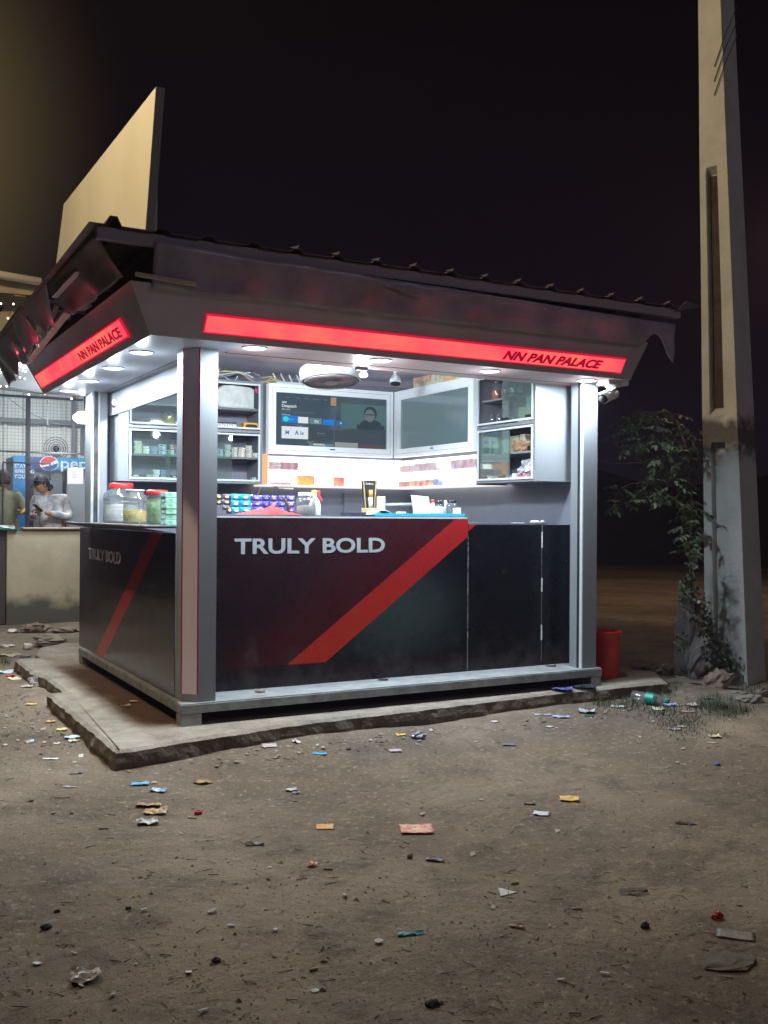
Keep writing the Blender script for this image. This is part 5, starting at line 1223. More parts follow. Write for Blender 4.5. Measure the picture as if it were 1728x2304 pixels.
# fridge
yf = 8.75
xa, xb = B2(28, 1100, yf).x, 1.62
t = thing('drinks_fridge', 'tall blue-topped drinks fridge behind the two men', 'fridge', ((xa+xb)/2, yf, .16))
FB = mat('fridge_blue', (.03, .16, .42), .4); zt_ = B2(100, 1029, yf).z; zm_ = B2(100, 1057, yf).z
xm = B2(62, 1100, yf).x
MB().box(xa, xb, yf+.012, yf+.6, .16, zt_-.005).build('cabinet', mat('fridge_body', (.35, .37, .40), .5), t)
fhd = MB().box(xm+.002, xb, yf-.02, yf+.011, zm_, zt_).build('header', mat('fridge_header', (.015, .05, .19), .35), t, bevel=.004)
MB().box(B2(122, 1050, yf).x, xb-.01, yf-.0225, yf-.0205, zm_+.004, zt_-.004).build('header_light_part', mat('fridge_header_cyan', (.03, .30, .52), .35), fhd)
MB().box(xa, xm, yf-.02, yf+.011, .5, zt_+.015).build('side_panel', mat('fridge_side_blue', (.04, .25, .55), .4, nz=.25, ns=6), t, bevel=.004)
MB().box(xm+.01, xm+.08, yf-.014, yf+.011, .2, zm_-.002).box(B2(140, 1100, yf).x, B2(149, 1100, yf).x, yf-.014, yf+.011, .2, zm_-.002).build('door_frame', FR, t)
MB().box(xm+.081, B2(140, 1100, yf).x-.001, yf-.004, yf+.011, .25, zm_-.002).build('door_glass', mat('fridge_door', (.20, .23, .25), .1), t)
lc = B2(110.5, 1043, yf-.024); rad = .125
def circ(r0, a0, a1, n=30): return [Vector((lc.x+r0*math.cos(a0+(a1-a0)*i/n), lc.y, lc.z+r0*.82*math.sin(a0+(a1-a0)*i/n))) for i in range(n+1)]
MB().prism(circ(rad, 0, 2*math.pi)[:-1], (0, -.002, 0)).build('emblem_white', mat('emblem_white', (.8, .82, .82), .4), fhd)
top = circ(rad*.92, R(35), R(190)); mid = [Vector((lc.x-.10+.165*i/8, lc.y, lc.z-.030+.065*(i/8)**1.6)) for i in range(9)]
MB().prism([p+Vector((0, -.0022, 0)) for p in top+mid[:-1]], (0, -.001, 0)).build('emblem_red', mat('emblem_red', (.62, .05, .07), .4), fhd)
bot = circ(rad*.92, R(205), R(365)); m2_ = [Vector((lc.x+.10-.19*i/8, lc.y, lc.z+.006-.060*(i/8)**.8)) for i in range(9)]
MB().prism([p+Vector((0, -.0022, 0)) for p in bot+m2_], (0, -.001, 0)).build('emblem_blue', mat('emblem_blue', (.02, .12, .36), .4), fhd)
tp = B2(135, 1050, yf-.026)
text('header_lettering', 'pepsi', .205, mat('fridge_letters', (.72, .80, .84), .4), fhd, (tp.x, tp.y, tp.z-.018), (1, 0, 0), (0, 0, 1), sx=1.25, bold=.012)
for q_, (s_, pz) in enumerate((('STAY', 1052), ('REFRESHING', 1064), ('YOU', 1076))):
    o_p = B2(30, pz, yf-.0225); text('side_lettering', s_, .075, MATS['fridge_letters'], t, (o_p.x+.01, o_p.y, o_p.z), (1, 0, 0), (0, 0, 1), sx=.62 if q_ == 1 else .9, bold=.02)
# notice, cables, wall fan
a, b_ = B2(152, 1052, YW+.18), B2(187, 1089, YW+.18)
t = thing('notice', 'pinkish paper notice hung on the mesh right of the men', 'notice', (a.x+.1, YW+.18, b_.z))
MB().box(a.x, b_.x, YW+.18, YW+.184, b_.z, a.z).build('paper', mat('notice_paper', (.60, .52, .50), .7), t)
mb = MB()
for i in range(7): mb.box(a.x+.05, b_.x-.05-.02*(i % 3), YW+.1785, YW+.1795, a.z-.04-i*.014, a.z-.036-i*.014)
mb.build('print_lines', mat('print_grey', (.25, .22, .22), .7), t)
c0 = B2(126, 1010, YS-.2); t = thing('wall_fan', 'small dark wall fan on the back of the stall', 'fan', tuple(c0))
mb = MB()
for q_ in range(5): mb.tube([c0+Vector((.035*(q_+1)*math.cos(a_), 0, .035*(q_+1)*math.sin(a_))) for a_ in [i*math.pi/10 for i in range(21)]], .005, 5)
mb.build('guard', FR, t); MB().ball(c0, .05).build('motor', FR, t)
cable([B2(20, 896, 7.6), B2(60, 925, 7.8), B2(105, 945, 8.2), B2(140, 957, 8.6)], .006, GC, 'dark cable sagging behind the wire mesh')
cable([B2(105, 893, 7.7), B2(108, 905, 7.7), B2(105, 925, 7.7), B2(108, 958, 7.7)], .009, WC, 'white cable hanging down with a lump at its end')
# lamps of the stall
c0 = B2(190, 940, 6.6)
t = thing('stall_lamp', 'glaring white stall lamp half hidden by the back kiosk post', 'lamp', tuple(c0))
MB().lathe([(0, .07), (.08, .065), (.13, .02), (.13, -.02), (.08, -.065), (0, -.07)], c0, 28, cap=False).build('diffuser', emis('stall_lamp_white', (.95, .99, 1), 10), t)
MB().tube([c0+Vector((0, 0, .075)), c0+Vector((0, 0, .35))], .01, 8).build('cord', BLACK, t)
l = bpy.data.lights.new('lamp_light', 'POINT'); l.energy = 60; l.shadow_soft_size = .14; l.color = (.86, .95, 1); o = bpy.data.objects.new('lamp_light', l); COL.objects.link(o); o.parent = t; o.location = (0, 0, -.25)
c0 = B2(-2, 822, 5.6)
t = thing('stall_lamp', 'white stall lamp at the left edge of the picture under the canopy', 'lamp', tuple(c0))
MB().lathe([(0, .05), (.06, .045), (.075, 0), (.05, -.035), (0, -.04)], c0, 24, cap=False).build('diffuser', MATS['stall_lamp_white'], t)
MB().tube([c0+Vector((0, 0, .05)), c0+Vector((0, 0, .30))], .01, 8).build('cord', BLACK, t)
l = bpy.data.lights.new('lamp_light', 'POINT'); l.energy = 45; l.shadow_soft_size = .08; l.color = (.86, .95, 1); o = bpy.data.objects.new('lamp_light', l); COL.objects.link(o); o.parent = t; o.location = (0, -.1, -.12)
t = thing('ceiling_light', 'strip light inside the stall above the men, behind the beam', 'strip light', (.9, 8.2, 3.5))
MB().box(.3, 1.5, 8.15, 8.25, 3.5, 3.53).build('batten', WHITEP, t); MB().tube([(.32, 8.2, 3.48), (1.48, 8.2, 3.48)], .014, 8).build('tube', MATS['tube_white'], t)
area('lamp_light', (.7, 8.2, 3.45), 70, .6, (.86, .94, 1), parent=t)
# fairy lights
t = thing('fairy_lights', 'string of tiny warm fairy lights under the canopy edge', 'fairy lights', (.0, 5.0, 3.0))
fl = [(18, 716), (30, 743), (19, 810), (51, 834), (57, 836), (32, 850), (34, 855), (45, 849), (56, 852), (15, 869), (1, 869), (2, 838), (65, 888), (101, 886), (161, 897), (2, 683), (30, 684)]
mb = MB(); order = sorted(fl); mb.tube([B2(px, py, 4.9) for px, py in sorted(fl, key=lambda q: q[1])], .0022, 4); mb.build('wire', FR, t)
WE = emis('fairy_warm', (1, .80, .48), 9)
for px, py in fl: MB().ball(B2(px, py, 4.895), .0085, seg=8, rings=6).build('bulb', WE, t)

# ================================================================ PEOPLE
def skin(name, joints, edges, m, parent=None, sub=2, extra=None):
    me = bpy.data.meshes.new(name); keys = list(joints); me.from_pydata([joints[k_][0] for k_ in keys], [(keys.index(a), keys.index(b_)) for a, b_ in edges], [])
    o = bpy.data.objects.new(name, me); COL.objects.link(o); o.modifiers.new('Skin', 'SKIN')
    sv = me.skin_vertices[0].data
    for i, k_ in enumerate(keys):
        r_ = joints[k_][1]; sv[i].radius = r_ if isinstance(r_, tuple) else (r_, r_)
    sv[0].use_root = True
    s2_ = o.modifiers.new('Sub', 'SUBSURF'); s2_.levels = sub; s2_.render_levels = sub
    bpy.context.view_layer.update()
    nm = bpy.data.meshes.new_from_object(o.evaluated_get(bpy.context.evaluated_depsgraph_get()))
    bpy.data.objects.remove(o); bpy.data.meshes.remove(me)
    if extra is not None:
        bm_ = bmesh.new(); bm_.from_mesh(nm); off_ = [bm_.verts.new(v) for v in extra.v]
        for f_ in extra.f:
            try: bm_.faces.new([off_[i] for i in f_])
            except ValueError: pass
        bm_.to_mesh(nm); bm_.free()
    for p_ in nm.polygons: p_.use_smooth = True
    nm.name = name; nm.materials.clear(); nm.materials.append(m)
    o = bpy.data.objects.new(name, nm); COL.objects.link(o)
    if parent is not None:
        o.parent = parent
        o.matrix_parent_inverse = Matrix.Translation(-Vector(parent.get('_w', (0, 0, 0)))) if parent.type == 'EMPTY' else Matrix()
    return o
SKINM = mat('skin_brown', (.38, .19, .11), .55, nz=.1, ns=12); HAIR = mat('hair_black', (.012, .010, .010), .6, nz=.3, ns=40)
def frame(px, y, z):
    o_ = P(px, 1150, 'y', y); v = Vector((o_.x-CAM.x, o_.y-CAM.y, 0)).normalized(); rt = Vector((v.y, -v.x, 0))
    return lambda X, Y, Z: Vector((o_.x, o_.y, z)) + rt*X + v*Y + Vector((0, 0, Z))
def head(mb, c, q, r=.1):
    """c centre, q local->world direction helper: face direction fwd"""
    fwd, side = q; up = Vector((0, 0, 1)); up = (up - fwd*fwd.dot(up)).normalized()
    b0 = len(mb.v); mb.ball((0, 0, 0), 1, 1, 1, 18, 12)
    for i in range(b0, len(mb.v)):
        v = mb.v[i]; x, y, z = v
        w_ = .076*(1-.18*max(0, -z)) ; p = side*x*w_ + fwd*y*.094*(1-.10*max(0, -z)) + up*z*.115
        mb.v[i] = c + p
    mb.ball(c+fwd*.094-up*.012, .014, .014, .022, 8, 6)
    for s_ in (-1, 1): mb.ball(c+side*s_*.076-up*.01-fwd*.005, .012, .020, .030, 8, 6)
    mb.ball(c+fwd*.082-up*.052, .022, .012, .009, 8, 5)
    return up
def hand(mb, c, d, s_, palm_n):
    d = d.normalized(); n_ = palm_n.normalized(); t_ = d.cross(n_).normalized()*s_
    mb.ball(c+d*.035, .036, .036, .020, 10, 7)
    for i in range(4):
        b0 = c+d*.062+t_*(.026-.017*i); l_ = (.062, .07, .066, .052)[i]
        mb.tube([b0, b0+d*l_*.5-n_*.006, b0+d*l_*.8-n_*.028, b0+d*l_*.78-n_*.045], .0085, 6, .0065)
    mb.tube([c+d*.02+t_*.028, c+d*.045+t_*.05-n_*.01, c+d*.075+t_*.048-n_*.022], .010, 6, .008)
# --- man in the white printed sweater looking down at his phone
F = frame(117, 7.95, .16)
t = thing('person', 'man in white printed sweater and black cap looking down at a phone', 'person', tuple(F(0, 0, 0)))
rt = (F(1, 0, 0)-F(0, 0, 0)); aw = (F(0, 1, 0)-F(0, 0, 0))
fw_ = (-rt*.80 - aw*.45 - Vector((0, 0, .42))).normalized(); sd2 = fw_.cross(Vector((0, 0, 1))).normalized()
ex = MB(); hc = F(-.135, -.03, 1.545); upv = head(ex, hc, (fw_, sd2))
hand(ex, F(-.13, -.27, 1.20), (-rt*.9+Vector((0, 0, .35))), 1, Vector((0, 0, 1)) + aw*.3)
hand(ex, F(-.20, -.25, 1.17), (rt*.4-aw*.3+Vector((0, 0, .4))), -1, aw)
J = {'pel': (F(0, .02, .88), (.15, .12)), 'sp': (F(0, .03, 1.08), (.135, .11)), 'ch': (F(-.02, .03, 1.28), (.155, .12)), 'nb': (F(-.05, .01, 1.40), .07), 'nk': (F(-.10, -.01, 1.47), .052),
     'ls': (F(-.20, .0, 1.35), .062), 'le': (F(-.27, -.06, 1.10), .045), 'lw': (F(-.21, -.24, 1.15), .030), 'rs': (F(.155, .03, 1.36), .065), 're': (F(.22, -.04, 1.12), .047), 'rw': (F(-.09, -.26, 1.19), .032),
     'lh': (F(-.10, .02, .80), .09), 'lk': (F(-.11, -.03, .44), .06), 'la': (F(-.11, .02, .06), .042), 'lt': (F(-.12, -.14, .03), .035), 'rh': (F(.10, .02, .80), .09), 'rk': (F(.12, -.03, .44), .06), 'ra': (F(.12, .02, .06), .042), 'rtt': (F(.13, -.14, .03), .035)}
Ed = [('pel', 'sp'), ('sp', 'ch'), ('ch', 'nb'), ('nb', 'nk'), ('ch', 'ls'), ('ls', 'le'), ('le', 'lw'), ('ch', 'rs'), ('rs', 're'), ('re', 'rw'), ('pel', 'lh'), ('lh', 'lk'), ('lk', 'la'), ('la', 'lt'), ('pel', 'rh'), ('rh', 'rk'), ('rk', 'ra'), ('ra', 'rtt')]
skin('body', J, Ed, SKINM, t, extra=ex)
def infl(J, ks, d): return {k_: (J[k_][0], tuple(a_+d for a_ in J[k_][1]) if isinstance(J[k_][1], tuple) else J[k_][1]+d) for k_ in ks}
SW = mat('sweater_white_print', (.74, .74, .74), .85, col2=(.22, .22, .27), ns=6.5, detail=5, bump=.5, bs=9)
Js = infl(J, ['pel', 'sp', 'ch', 'nb', 'ls', 'le', 'rs', 're'], .022); Js['pel'] = (F(0, .02, .93), (.185, .145)); Js['lw'] = (F(-.215, -.20, 1.14), .042); Js['rw'] = (F(-.03, -.23, 1.18), .043); Js['nb'] = (F(-.055, .01, 1.41), .075)
skin('sweater', Js, [('pel', 'sp'), ('sp', 'ch'), ('ch', 'nb'), ('ch', 'ls'), ('ls', 'le'), ('le', 'lw'), ('ch', 'rs'), ('rs', 're'), ('re', 'rw')], SW, t)
TR = mat('trousers_dark', (.03, .03, .035), .8)
skin('trousers', infl(J, ['pel', 'lh', 'lk', 'la', 'rh', 'rk', 'ra'], .014), [('pel', 'lh'), ('lh', 'lk'), ('lk', 'la'), ('pel', 'rh'), ('rh', 'rk'), ('rk', 'ra')], TR, t)
mb = MB().ball((0, 0, 0), 1, 1, 1, 18, 12)
for i, v in enumerate(mb.v):
    x, y, z = v; z2 = max(z, -.35 if y < .1 else .18); mb.v[i] = hc + sd2*x*.090 + fw_*(y*.105-.012) + upv*(z2*.128+.004)
mb.build('hair', HAIR, t)
mb = MB().ball(hc-fw_*.075-upv*.065, .07, .055, .05, 12, 8, .2, 3); mb.build('hair', HAIR, t)
mb = MB().prism([hc+fw_*.085+upv*.045-sd2*.06, hc+fw_*.15+upv*.03-sd2*.035, hc+fw_*.15+upv*.03+sd2*.035, hc+fw_*.085+upv*.045+sd2*.06], upv*.008); mb.build('cap_peak', HAIR, t)
PHC = F(-.17, -.34, 1.245)
ph = thing('phone', 'dark phone held by the man in the white sweater', 'phone', tuple(PHC))
Mx = Matrix.Translation(PHC) @ Matrix.Rotation(R(35), 4, 'Z') @ Matrix.Rotation(R(35), 4, 'Y')
MB().box(-.075, .075, -.036, .036, -.004, .004, Mx).build('case', LIDB, ph, bevel=.002); MB().box(-.07, .07, -.032, .032, .0042, .0048, Mx).build('screen', mat('phone_screen', (.05, .06, .07), .1), ph)
# --- man in the olive shirt at the left edge, seen from behind
F = frame(12, 7.75, .16)
t = thing('person', 'man in olive t-shirt with yellow sleeve bands seen from behind', 'person', tuple(F(0, 0, 0)))
rt = (F(1, 0, 0)-F(0, 0, 0)); aw = (F(0, 1, 0)-F(0, 0, 0))
fw_ = (aw*.9 - rt*.35 - Vector((0, 0, .1))).normalized(); sd2 = fw_.cross(Vector((0, 0, 1))).normalized()
ex = MB(); hc = F(-.03, .03, 1.60); upv = head(ex, hc, (fw_, sd2))
hand(ex, F(.17, .10, 1.205), (aw*.8-rt*.2), 1, Vector((0, 0, 1)))
hand(ex, F(-.30, .20, 1.15), (aw*.8+rt*.2), -1, Vector((0, 0, 1)))
J = {'pel': (F(-.02, .0, .92), (.16, .12)), 'sp': (F(-.02, .0, 1.12), (.15, .115)), 'ch': (F(-.02, .0, 1.33), (.17, .12)), 'nb': (F(-.03, .01, 1.44), .07), 'nk': (F(-.03, .015, 1.50), .055),
     'ls': (F(-.22, .0, 1.39), .062), 'le': (F(-.30, .0, 1.14), .045), 'lw': (F(-.29, .18, 1.15), .030), 'rs': (F(.15, .0, 1.38), .062), 're': (F(.235, -.02, 1.19), .045), 'rw': (F(.19, .09, 1.20), .032),
     'lh': (F(-.11, .0, .82), .09), 'lk': (F(-.11, .03, .45), .06), 'la': (F(-.11, -.01, .06), .042), 'lt': (F(-.12, .14, .03), .035), 'rh': (F(.09, .0, .82), .09), 'rk': (F(.10, .03, .45), .06), 'ra': (F(.10, -.01, .06), .042), 'rtt': (F(.11, .14, .03), .035)}
skin('body', J, Ed, SKINM, t, extra=ex)
OL = mat('shirt_olive', (.21, .20, .13), .9, nz=.35, ns=6, bump=.6, bs=8)
Js = infl(J, ['pel', 'sp', 'ch', 'nb', 'ls', 'rs'], .022); Js['pel'] = (F(-.02, .0, .95), (.19, .145)); Js['le'] = (F(-.275, .0, 1.20), .062); Js['re'] = (F(.215, -.015, 1.225), .062)
skin('shirt', Js, [('pel', 'sp'), ('sp', 'ch'), ('ch', 'nb'), ('ch', 'ls'), ('ls', 'le'), ('ch', 'rs'), ('rs', 're')], OL, t)
MB().tube([F(.205, -.015, 1.212), F(.222, -.017, 1.188)], .070, 16).build('sleeve_band', mat('band_yellow', (.62, .48, .12), .7), t)
MB().tube([F(-.268, 0, 1.19), F(-.282, 0, 1.165)], .068, 16).build('sleeve_band', MATS['band_yellow'], t)
skin('trousers', infl(J, ['pel', 'lh', 'lk', 'la', 'rh', 'rk', 'ra'], .014), [('pel', 'lh'), ('lh', 'lk'), ('lk', 'la'), ('pel', 'rh'), ('rh', 'rk'), ('rk', 'ra')], TR, t)
mb = MB().ball((0, 0, 0), 1, 1, 1, 18, 12)
for i, v in enumerate(mb.v):
    x, y, z = v; z2 = max(z, -.55 if y < .2 else .15); mb.v[i] = hc + sd2*x*.088 + fw_*(y*.104-.010) + upv*(z2*.126+.004)
mb.build('hair', mat('hair_maroon', (.07, .025, .035), .7, nz=.3, ns=30), t)

# ================================================================ VEGETATION, ROCKS
LEAF = [mat('leaf_%d' % i, c, .5, nz=.35, ns=20) for i, c in enumerate(((.18, .25, .12), (.28, .34, .21), (.11, .15, .08)))]
def leaf(mb, p, d, up, l_, w_):
    d = d.normalized(); s_ = d.cross(up)
    if s_.length < .01: s_ = Vector((1, 0, 0))
    s_.normalize(); n_ = s_.cross(d); c1 = p+d*l_*.35; c2 = p+d*l_*.7
    mb.add([p, c1+s_*w_*.5+n_*.1*w_, c2+s_*w_*.38-n_*.05*l_, p+d*l_-n_*.16*l_, c2-s_*w_*.38-n_*.05*l_, c1-s_*w_*.5+n_*.1*w_, c1, c2-n_*.03*l_], [(0, 1, 6), (1, 2, 7, 6), (2, 3, 7), (3, 4, 7), (4, 5, 6, 7), (5, 0, 6)])
rng = random.Random(11)
def rv(s_=1): return Vector((rng.uniform(-1, 1), rng.uniform(-1, 1), rng.uniform(-1, 1)))*s_
def compound(mb, st, p, d, n=4, L=.16, lw=.028, ll=.07):
    d = d.normalized(); path = [p + d*L*i/n + Vector((0, 0, -.05*L*(i/n)**2*n)) for i in range(n+1)]
    st.tube(path, .0016, 4)
    side = d.cross(Vector((0, 0, 1))).normalized() if abs(d.z) < .95 else Vector((1, 0, 0))
    for i in range(1, n+1):
        for s_ in (-1, 1):
            leaf(mb, path[i], (side*s_*.9 + d*.55 + Vector((0, 0, -.35)) + rv(.15)), Vector((0, 0, 1))+rv(.3), ll*rng.uniform(.75, 1.1), lw)
    leaf(mb, path[-1], d+Vector((0, 0, -.3)), Vector((0, 0, 1)), ll, lw)
yb = .85
sh = thing('shrub', 'leafy shrub with compound leaves growing beside the concrete pole', 'shrub', (4.7, yb, 0))
st = MB(); base = P(1566, 1500, 'y', yb); base.z = 0
main = [base, P(1560, 1380, 'y', yb), P(1552, 1250, 'y', yb), P(1556, 1170, 'y', yb), P(1556, 1090, 'y', yb), P(1545, 1010, 'y', yb), P(1525, 950, 'y', yb-.05)]
st.tube(main, .016, 8, .006)
br = [[(1556, 1110), (1530, 1075), (1490, 1058), (1453, 1041), (1410, 1042), (1372, 1044)], [(1552, 1085), (1515, 1075), (1460, 1085), (1420, 1088), (1395, 1100)], [(1545, 1010), (1500, 975), (1460, 965), (1420, 962)],
      [(1548, 1040), (1500, 1010), (1450, 985), (1415, 990)], [(1552, 1150), (1520, 1120), (1480, 1105)], [(1450, 1041), (1430, 1030), (1420, 1018)], [(1525, 950), (1490, 930), (1430, 925)]]
fo = [MB(), MB(), MB()]
for bi, b_ in enumerate(br):
    pth = [P(px, py, 'y', yb-.08*(i)-.05*(bi % 3)) for i, (px, py) in enumerate(b_)]; st.tube(pth, .006, 6, .0022)
clus = [(1416, 960), (1434, 990), (1445, 958), (1475, 990), (1484, 963), (1505, 1016), (1472, 1022), (1557, 970), (1534, 993), (1452, 1078), (1511, 1075), (1552, 1078), (1399, 1099), (1458, 1102), (1440, 1125), (1393, 1134), (1493, 1114), (1511, 1131), (1543, 1137), (1552, 1172), (1552, 1190), (1564, 1210),
        (1431, 928), (1505, 922), (1470, 940), (1410, 975), (1425, 1000), (1460, 1005), (1490, 1035), (1515, 1045), (1535, 1060), (1548, 1030), (1530, 960), (1495, 945), (1450, 1070), (1520, 1100), (1475, 1090), (1560, 1120), (1540, 1210), (1550, 1235), (1575, 1040), (1570, 1000), (1545, 1000), (1480, 975), (1505, 985), (1520, 1020), (1560, 1060), (1425, 945), (1455, 925), (1562, 1150)]
for (px, py) in clus:
    for r_ in range(4):
        p = P(px+rng.uniform(-15, 15), py+rng.uniform(-9, 9), 'y', yb-.25+rng.uniform(-.2, .2)); a_ = rng.uniform(0, 2*math.pi)
        compound(fo[rng.choice((0, 0, 1, 2))], st, p, Vector((math.cos(a_), math.sin(a_)*.7, rng.uniform(-.7, .25))), rng.choice((2, 3, 3)), rng.uniform(.09, .15))
p = P(1372, 1044, 'y', yb-.5); compound(fo[1], st, p, Vector((-.8, 0, .4)), 2, .07, .014, .04)
st.build('stem', mat('stem_pale', (.22, .19, .15), .7), sh)
for i in range(3): fo[i].build('foliage', LEAF[i], sh)
# ivy-like creeper at the pole foot
cr = thing('creeper', 'dark tangled creeper climbing the foot of the concrete pole', 'creeper', (4.6, .35, 0))
mb = [MB(), MB()]; st = MB()
path = [(1568, 1225, 6), (1560, 1260, 10), (1552, 1300, 14), (1548, 1330, 17), (1560, 1350, 16), (1572, 1380, 15), (1590, 1400, 18), (1600, 1430, 20), (1615, 1455, 24), (1635, 1480, 28), (1650, 1505, 26), (1620, 1500, 24), (1580, 1360, 14), (1535, 1340, 8), (1534, 1445, 8), (1600, 1475, 20)]
for (px, py, sp_) in path:
    for _ in range(46):
        p = P(px+rng.gauss(0, sp_*.55), py+rng.gauss(0, 13), 'y', .20+rng.uniform(-.08, .15))
        leaf(mb[rng.choice((0, 0, 1))], p, rv()+Vector((0, -.4, -.4)), Vector((0, -1, .4))+rv(.5), rng.uniform(.025, .05), rng.uniform(.02, .035))
for q_ in range(5): st.tube([P(px+rng.uniform(-10, 10), py, 'y', .25) for px, py, _ in path[:12]], .004, 5)
st.build('stem', mat('creeper_stem', (.08, .06, .04), .8), cr)
mb[0].build('foliage', mat('ivy_dark', (.06, .08, .045), .5, nz=.5, ns=14), cr); mb[1].build('foliage', mat('ivy_pale', (.17, .20, .13), .5, nz=.4, ns=14), cr)
def rock(px, py, wpx, h, lb, m, dpt=.7, z=0, sd=0, cat='rock', grp=None, tilt=0, flat=0):
    c = P(px, py, 'z', z); k_ = (c-CAM).dot(_fw)/FPX; r_ = wpx*k_/2
    mb = MB().ball((0, 0, 0), r_, r_*dpt, h/2, 16, 11, .35, sd)
    M_ = Matrix.Translation(Vector((c.x, c.y+r_*dpt*.6, z+h*.40))) @ Matrix.Rotation(-YAW, 4, 'Z') @ Matrix.Rotation(R(tilt), 4, 'Y')
    for i, v in enumerate(mb.v):
        if flat: v.z = max(-h*flat, min(h*flat, v.z))
        mb.v[i] = M_ @ v
    mb.sm = [False]*len(mb.sm)
    return tag(mb.build('rock', m), lb, cat, grp)
ROK = mat('rock_pale', (.42, .38, .38), .85, nz=.4, ns=7, bump=.8, bs=25); ROK2 = mat('rock_brown', (.27, .20, .16), .9, nz=.4, ns=8, bump=.8, bs=30); ROK3 = mat('slab_stone', (.30, .27, .23), .9, nz=.35, ns=8, bump=.8, bs=30)
rock(1556, 1512, 62, .66, 'tall pale boulder leaning against the foot of the pole', ROK, .6, sd=2, tilt=-6)
rock(1578, 1525, 44, .42, 'narrow pale rock in front of the tall boulder', ROK, .6, sd=9, tilt=12)
rock(1625, 1556, 64, .17, 'brown pointed rock below the creeper', ROK2, .8, sd=5, tilt=-20)
rock(1590, 1530, 36, .14, 'small pale brown rock touching the narrow rock', ROK2, .8, sd=15)
rock(1555, 1552, 100, .10, 'flat grey stone slab beside the plinth end', ROK3, .7, sd=21, flat=.25)
rock(1512, 1575, 66, .08, 'small flat stone slab nearer the plastic bottle', ROK3, .6, sd=31, flat=.25, tilt=-6)
rock(1692, 1590, 64, .10, 'pale flat stone at the right edge of the picture', ROK3, .7, sd=41, flat=.3, tilt=-8)
rock(1660, 1572, 60, .07, 'low flat stone behind the pale one at the right edge', ROK3, .7, sd=51, flat=.3)
rock(1718, 1575, 34, .09, 'brown stone cut by the right edge of the picture', ROK2, .7, sd=61)
rock(1500, 1520, 46, .10, 'dark lump of rubble beyond the plinth end', ROK2, .8, sd=71)
rock(1450, 1508, 50, .06, 'low dark rubble heap behind the plinth end', ROK2, .8, sd=72)
for i, (px, py, w_, h_, lb, mm) in enumerate(((115, 1452, 70, .11, 'rounded broken kerb piece behind the left end of the plinth', CONC), (80, 1425, 60, .12, 'sandy brown mound near the cream wall', ROK2), (78, 1560, 34, .13, 'grey broken lump leaning on the plinth notch', ROK), (150, 1425, 60, .07, 'low dark rubble at the foot of the cream wall', ROK2))):
    rock(px, py, w_, h_, lb, mm, .8, sd=80+i*5)
sl2 = slab('broken_slab', [p2(80, 1468), p2(105, 1480), p2(185, 1472), p2(185, 1445), p2(140, 1446), p2(88, 1455)], -.03, .135, CONC, jit=.015, seed=12)
tag(sl2, 'broken concrete slab lying behind the left end of the plinth', 'slab')
sl3 = slab('kerb_strip', [p2(-60, 1512, .03), p2(34, 1500, .03), p2(34, 1490, .03), p2(-60, 1498, .03)], -.05, .035, CONC, jit=.008, seed=14); tag(sl3, 'thin concrete strip running out of the picture on the left', 'kerb')

# grass tufts by the plinth end (uncountable)
mb = MB(); 
def GG(px, py):
    zz_ = 0.0
    for _ in range(4): p = P(px, py, 'z', zz_); zz_ = gh(p.x, p.y)
    p.z = zz_; return p
def blades(px, py, n, sx_, sy_, h_):
    for _ in range(n):
        p = GG(px+rng.gauss(0, sx_), py+rng.gauss(0, sy_)); p.z -= .004; a_ = rng.uniform(0, 6.28); d = Vector((math.cos(a_), math.sin(a_), 0)); hh = h_*rng.uniform(.4, 1.1)
        s_ = Vector((-d.y, d.x, 0))*.0022; q_ = p+d*hh*.35+Vector((0, 0, hh*.75)); r_ = p+d*hh*.8+Vector((0, 0, hh))
        mb.add([p-s_, p+s_, q_+s_*.8, q_-s_*.8, r_], [(0, 1, 2, 3), (3, 2, 4)])
for a_ in ((1445, 1562, 420, 28, 9, .05), (1400, 1588, 300, 34, 6, .04), (1480, 1550, 260, 22, 7, .055), (1600, 1588, 420, 26, 9, .05), (1540, 1628, 420, 32, 10, .03), (1650, 1600, 300, 25, 7, .05), (1500, 1600, 250, 30, 8, .035), (1570, 1650, 160, 40, 8, .025), (1352, 1585, 90, 12, 4, .035), (1700, 1560, 120, 16, 8, .05), (10, 1490, 80, 8, 5, .06), (1555, 1510, 220, 20, 10, .09)): blades(*a_)
tag(mb.build('grass', mat('grass_dusty', (.075, .095, .045), .7, nz=.4, ns=10)), 'short dusty grass around the stones by the plinth end', 'grass', kind='stuff')

# far dark bank and bushes beyond the open ground
mb = MB(); V = []
for j in range(6):
    for i in range(61):
        a_ = -2.2+i/60*3.2; rr_ = 24+j*3; hgt = (0, .9, 1.9, 2.6, 3.0, 3.1)[j]*(1+.45*noise.noise(Vector((a_*5, j*.4, 0))))
        V.append((1+rr_*math.cos(a_+math.pi/2+.3), -1+rr_*math.sin(a_+math.pi/2+.3), hgt-.05+.3*noise.noise(Vector((i*.6, j, 3)))))
mb.add(V, [(j*61+i, j*61+i+1, (j+1)*61+i+1, (j+1)*61+i) for j in range(5) for i in range(60)], True)
tag(mb.build('bank', mat('bank_scrub', (.035, .028, .02), .95, nz=.5, ns=1.5, bump=.8, bs=3)), None, None, kind='structure')

